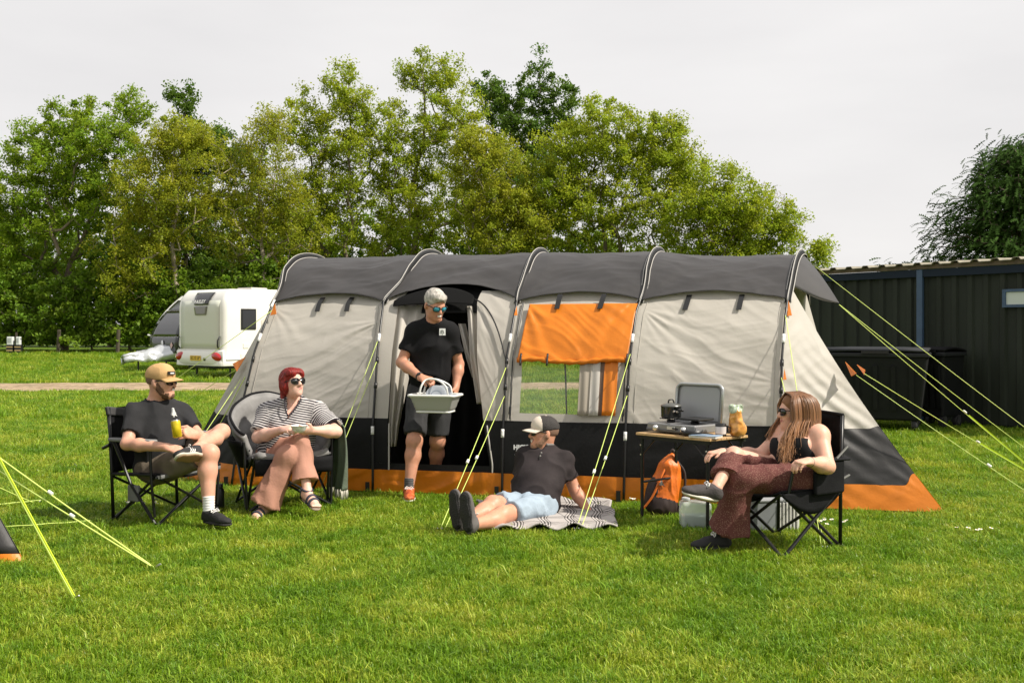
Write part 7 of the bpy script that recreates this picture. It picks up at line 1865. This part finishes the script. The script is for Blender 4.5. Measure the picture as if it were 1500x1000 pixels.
# ------------------------------------------------------------------ 4: man sitting on the blanket
def man_blanket():
    J = dict(hipR=P(772, 737, 7.86), hipL=P(793, 743, 7.70), kneeR=P(722, 739, 7.52), kneeL=P(736, 754, 7.36), ankR=P(678, 764, 7.22), ankL=P(694, 768, 7.08),
             shR=P(771, 670, 8.06), shL=P(825, 677, 7.98), neck=P(797, 658, 8.04), elR=P(757, 712, 8.02), wrR=P(766, 738, 7.95), elL=P(842, 717, 7.97), wrL=P(860, 747, 7.86))
    H = Head(P(797, 633, 8.02), (-.96, -.22, .02), (.04, .05, 1), 1.04)
    skin = skin_mat('skin_ruddy', (.56, .285, .185)); beard = mat('beard_greying', (.36, .20, .13), .85, var=.3, vscale=60, bump=.4, bscale=150)
    B = dict(cw=.185, cd=.125, ww=.175, wd=.13, hw=.17, hd=.13, belly=.03)
    S = Soft(); head_prims(S, H, J['neck'], .060, beard=True, smile=True); torso_prims(S, J, B)
    arm_prims(S, J['shR'], J['elR'], J['wrR'], .054, .045, .030); arm_prims(S, J['shL'], J['elL'], J['wrL'], .054, .045, .030)
    leg_prims(S, J['hipR'], J['kneeR'], J['ankR'], .090, .062, .040, (0, 0, -1)); leg_prims(S, J['hipL'], J['kneeL'], J['ankL'], .090, .062, .040, (0, 0, -1))
    hand_prims(S, J['wrL'], V3(.62, -.10, -.28), (0.2, 0, .95), (-.2, -.9, 0), (.10, .08, .08, .12), 1.05, spread=1.0); hand_prims(S, J['wrR'], V3(-.3, -.7, -.45), (0, -.3, .9), (.8, 0, 0), (.2, .2, .2, .2), 1.05)
    root = S.build('person', [skin, LIPS, TEETH, beard], None, .0078, org=tuple(G(790, 760)))
    tag(root, 'man in trucker cap and dark polo shirt leaning back on the checked blanket', 'person', 'people camping')
    hm, sm, up, r, f = torso_frame(J); A = np.array([r, f, up])
    pol = mat('polo_brown_black', (.030, .024, .025), .85, var=.25, vscale=8, bump=.15, bscale=90, spec=.2)
    S = Soft(); torso_prims(S, J, B, .020, k=.06, low=.02); sleeve(S, J['shR'], J['elR'], .68, .070, .074); sleeve(S, J['shL'], J['elL'], .62, .070, .074)
    S.ell(J['neck'] + up * .056 + f * .020, (.074, .082, .058), A, 0, 0, 'sub'); S.ell(J['neck'] + up * .0 + f * .12, (.030, .07, .075), A, 0, 0, 'sub'); S.cut(hm - up * .05, -up); sh = S.build('polo_shirt', [pol], root, .0098, folds(.017, 9, 21, (.8, 1, 1.3)))
    L4 = (sm - hm).length
    cl = [J['neck'] + up * z + f * y + r * x for x, z, y in ((.030, -.01, .088), (.062, .02, .05), (.066, .040, .0), (.045, .052, -.045), (0, .056, -.062), (-.045, .052, -.045), (-.066, .040, .0), (-.062, .02, .05), (-.030, -.01, .088))]
    MB().tube([hm + up * (L4 * t) + f * y + r * .004 for t, y in ((.97, .118), (.88, .150), (.76, .158))], .007, 6).build('placket', mat('placket_dark', (.016, .013, .014), .8), sh, smooth=True)
    for t in (.93, .84): MB().lathe([(.001, .004), (.006, .003), (.007, 0)], hm + up * (L4 * t) + f * (.150 if t > .9 else .163), 8, Matrix.Rotation(R(90), 3, 'X')).build('button', mat('button_grey', (.35, .33, .31), .4), sh)
    MB().tube(spline(cl, 5), .014, 8).build('collar', mat('collar_grey', (.18, .16, .15), .8), sh, smooth=True)
    den = mat('denim_light_blue', (.31, .38, .45), .8, var=.18, vscale=9, bump=.3, bscale=90, spec=.15)
    S = Soft(); S.ell(hm, (.185, .15, .13), A, .05); S.cone(J['hipR'], J['hipR'].lerp(J['kneeR'], .80), .105, .090, .05, cap=(0, 1)); S.cone(J['hipL'], J['hipL'].lerp(J['kneeL'], .78), .105, .092, .05, cap=(0, 1)); S.cut(hm + up * .10, up); S.build('shorts', [den], root, .0098, folds(.018, 10, 8))
    cap_hat(root, H, mat('cap_cream_front', (.62, .54, .45), .8), mat('cap_cream_front', (.62, .54, .45), .8), back_m=mat('cap_mesh_dark', (.030, .026, .024), .8, bump=.6, bscale=140)); sunglasses(root, H)
    hair = Soft(); H.e(hair, (0, -.016, .022), (.0785, .0985, .084)); hair.cut(H(0, .035, 0), H.f); hair.cut(H(0, 0, -.022), -H.u); hair.build('hair', [mat('hair_shaved_brown', (.20, .115, .075), .8, bump=.3, bscale=200)], root, .0055)
    for a, dx in (('ankR', -.0), ('ankL', .0)): shoe('shoe', root, J[a], V3(-.10 + dx, .10, .98), V3(.62, .72, .0), .285, upper=mat('shoe_grey_canvas', (.11, .10, .095), .8), sole=RUB, tread=RUB, laces=True)
    return J
man_blanket()

# ------------------------------------------------------------------ 5: long-haired woman on the black chair
def woman_long():
    J = dict(hipL=P(1178, 701, 6.62), hipR=P(1164, 694, 6.88), kneeL=P(1086, 700, 6.50), kneeR=P(1075, 666, 6.66), ankL=P(1058, 783, 6.60), ankR=P(1049, 714, 6.38),
             shL=P(1200, 638, 6.68), shR=P(1149, 634, 6.92), neck=P(1176, 623, 6.80), elL=P(1212, 683, 6.52), wrL=P(1184, 676, 6.36), elR=P(1113, 667, 6.90), wrR=P(1058, 662, 6.84))
    H = Head(P(1163, 601, 6.80), (-.90, -.10, -.06), (0, 0, 1), .98)
    skin = skin_mat('skin_light_peach', (.66, .39, .285)); B = dict(cw=.165, cd=.115, ww=.16, wd=.125, hw=.19, hd=.15, belly=.03, bust=True)
    S = Soft(); head_prims(S, H, J['neck'], .050, fem=True); torso_prims(S, J, B)
    arm_prims(S, J['shR'], J['elR'], J['wrR'], .056, .044, .026); arm_prims(S, J['shL'], J['elL'], J['wrL'], .060, .048, .028)
    leg_prims(S, J['hipR'], J['kneeR'], J['ankR'], .078, .046, .034); leg_prims(S, J['hipL'], J['kneeL'], J['ankL'], .078, .046, .034)
    hand_prims(S, J['wrL'], P(1163, 678, 6.28) - J['wrL'], (-.2, -.3, .9), (-.35, .65, .1), (.75, .72, .72, .75), .95, tcurl=.4); hand_prims(S, J['wrR'], P(1034, 664, 6.80) - J['wrR'], (-.1, 0, 1), (0, -1, 0), (.55, .55, .55, .55), .95)
    S.cone(J['ankL'], J['ankL'] + V3(-.02, -.01, -.05), .034, .030, .02); S.cone(J['ankR'], J['ankR'] + V3(-.03, -.02, -.035), .034, .030, .02)
    root = S.build('person', [skin, LIPS, TEETH, skin], None, .0078, org=tuple(G(1110, 800)))
    tag(root, 'long haired woman in black strappy top and red patterned trousers on the black chair', 'person', 'people camping')
    hm, sm, up, r, f = torso_frame(J); A = np.array([r, f, up]); L = (sm - hm).length
    blk = mat('strappy_top_black', (.009, .009, .010), .75, var=.2, vscale=9, spec=.2)
    S = Soft(); torso_prims(S, J, B, .011, k=.05); S.cut(hm + up * (L * .86), up); S.cut(hm - up * .03, -up)
    S.ell(hm + up * L * .95 + f * .12, (.085, .10, .085), A, 0, 0, 'sub')
    for q in (-1, 1): S.ell(hm + up * L * .86 + r * q * .20, (.075, .16, .12), A, 0, 0, 'sub')
    tp = S.build('strappy_top', [blk], root, .008, folds(.004, 10, 3))
    for q in (-1, 1): MB().tube(spline([hm + up * L * .80 + f * .128 + r * q * .085, hm + up * L * .96 + f * .098 + r * q * .088, sm + up * .062 + f * .01 + r * q * .09, hm + up * L * .9 - f * .10 + r * q * .085], 5), .0055, 6).build('strap', blk, tp, smooth=True)
    m = bpy.data.materials.new('trousers_red_print'); m.use_nodes = True; N = m.node_tree.nodes; Lk = m.node_tree.links; b = N['Principled BSDF']; b.inputs['Roughness'].default_value = .85; b.inputs['Specular IOR Level'].default_value = .15
    t = N.new('ShaderNodeTexCoord'); v = N.new('ShaderNodeTexVoronoi'); v.inputs['Scale'].default_value = 120; v.inputs['Randomness'].default_value = .8; rp_ = N.new('ShaderNodeValToRGB'); e = rp_.color_ramp.elements
    e[0].position = .22; e[0].color = (.28, .16, .12, 1); e[1].position = .34; e[1].color = (.12, .043, .038, 1); Lk.new(t.outputs['Object'], v.inputs['Vector']); Lk.new(v.outputs['Distance'], rp_.inputs[0]); Lk.new(rp_.outputs[0], b.inputs['Base Color'])
    S = Soft(); S.ell(hm - up * .01, (.205, .165, .125), A, .06)
    S.cone(J['hipL'], J['kneeL'], .104, .080, .05); S.cone(J['kneeL'], J['kneeL'].lerp(J['ankL'], .4), .080, .086, .04); S.cone(J['kneeL'].lerp(J['ankL'], .32), J['kneeL'].lerp(J['ankL'], .90) + V3(.035, 0, 0), .090, .138, .03, cap=(0, 1))
    S.cone(J['hipR'], J['kneeR'], .100, .074, .010); S.cone(J['kneeR'], J['kneeR'].lerp(J['ankR'], .4), .074, .078, .010); S.cone(J['kneeR'].lerp(J['ankR'], .3), J['kneeR'].lerp(J['ankR'], .68) + V3(.03, .02, -.01), .074, .096, .010, cap=(0, 1))
    S.cut(hm + up * .09, up); S.build('trousers', [m], root, .0098, folds(.017, 8, 12, (1.5, 1.5, .55)))
    vans = mat('shoe_faded_black', (.050, .042, .042), .8, bump=.3, bscale=90)
    shoe('shoe', root, J['ankL'] + V3(0, 0, -.012), (-.97, -.22, 0), (0, 0, 1), .26, upper=SHOEB, sole=mat('shoe_sole_black', (.02, .02, .02), .6), collar=.036); shoe('shoe', root, J['ankR'] + V3(-.01, -.01, -.004), P(1003, 737, 6.30) - P(1058, 748, 6.36), V3(.15, -.12, .95), .255, upper=vans, sole=SOLEW, tread=SOLEG, collar=.036)
    sunglasses(root, H, w=.030, h=.024)
    # hair: a soft cap plus long loose locks
    hb = mat('hair_auburn_base', (.22, .098, .04), .55, bump=.5, bscale=30, spec=.3); hl = mat('hair_auburn', (.275, .125, .055), .42, attr='tone', spec=.5)
    S = Soft(); H.e(S, (0, -.022, .034), (.086, .105, .092), .03); H.e(S, (0, -.06, -.05), (.082, .062, .11), .03); H.e(S, (0, .10, -.045), (.066, .080, .105), 0, 0, 'sub')
    hr = S.build('hair', [hb], root, .006)
    rng = np.random.RandomState(4); mb = MB(); tone = []
    zsh = sm.z
    for k in range(880):
        az = rng.uniform(-2.75, 2.75); az = math.copysign(abs(az) * .78 + .80, az)     # 0 = straight ahead of the face, left open
        sgn = 1 if az > 0 else -1
        part = H(sgn * .004, lerp(.055, -.05, rng.rand()), .126)
        dirr = (H.f * math.cos(az) + H.r * math.sin(az)).normalized(); rad = (.088 * abs(math.sin(az)) + .104 * abs(math.cos(az))) * rng.uniform(1.0, 1.14) * .98
        cen = H(0, -.016, 0)
        if abs(az) < .95: dirr = (dirr + H.r * sgn * .35 - H.f * .1).normalized()
        ln = rng.uniform(.18, .30) * (1.15 if sgn < 0 else .85); ph = rng.uniform(0, 6.28); wv = rng.uniform(.004, .020)
        pts = [part, cen + dirr * rad * .66 + H.u * .098, cen + dirr * rad + H.u * .035, cen + dirr * rad * 1.03 - H.u * .045]
        p = pts[-1]; n = 8
        tang = H.u.cross(dirr)
        lead = V3(-.04, -.02, 0) if sgn < 0 else V3(0, 0, 0)
        for j in range(1, n + 1):
            u = j / n; fall = p - V3(0, 0, 1) * ln * u * .9 + dirr * (.030 * u) + lead * u
            # locks swing forward over the near shoulder or back behind it
            fall += (f * .075 + r * 0) * u * (1 if math.cos(az) > -.35 else -.1)
            fall += (tang * math.sin(ph + u * 5.5) + dirr * .7 * math.cos(ph + u * 5)) * wv * u * 1.3; pts.append(fall)
        pts = spline(pts, 2); m_ = len(pts); w0 = rng.uniform(.0026, .0052); rs = [w0 * (.7 + .5 * math.sin(math.pi * min(1, .15 + i / m_)) ) * (1 - .75 * (i / (m_ - 1)) ** 3) for i in range(m_)]
        n0 = len(mb.v); mb.tube(pts, rs, 4, cap=False)
        tb = rng.uniform(.55, 1.35)
        for i in range(m_):
            u = i / (m_ - 1); c = np.array([1, 1, 1]) * tb * (.62 + .85 * u) * np.array([1, 1 + .12 * u, 1 + .15 * u]); tone += [c] * 4
    o = mb.build('locks', hl, hr, smooth=True, attrs={'tone': np.array(tone)}); tag(o, kind='stuff')
    for w, e_ in ((J['wrL'], J['elL']), (J['wrR'], J['elR'])):
        d = (e_ - w).normalized(); u1 = d.cross(V3(0, 0, 1)).normalized(); u2 = d.cross(u1); c0 = w + d * .02; MB().tube([c0 + (u1 * math.cos(a) + u2 * math.sin(a)) * .030 for a in np.linspace(0, 2 * math.pi, 15)[:-1]], .004, 5, closed=True).build('bracelet', mat('bracelet_dark', (.06, .055, .06), .4), root, smooth=True)
woman_long()
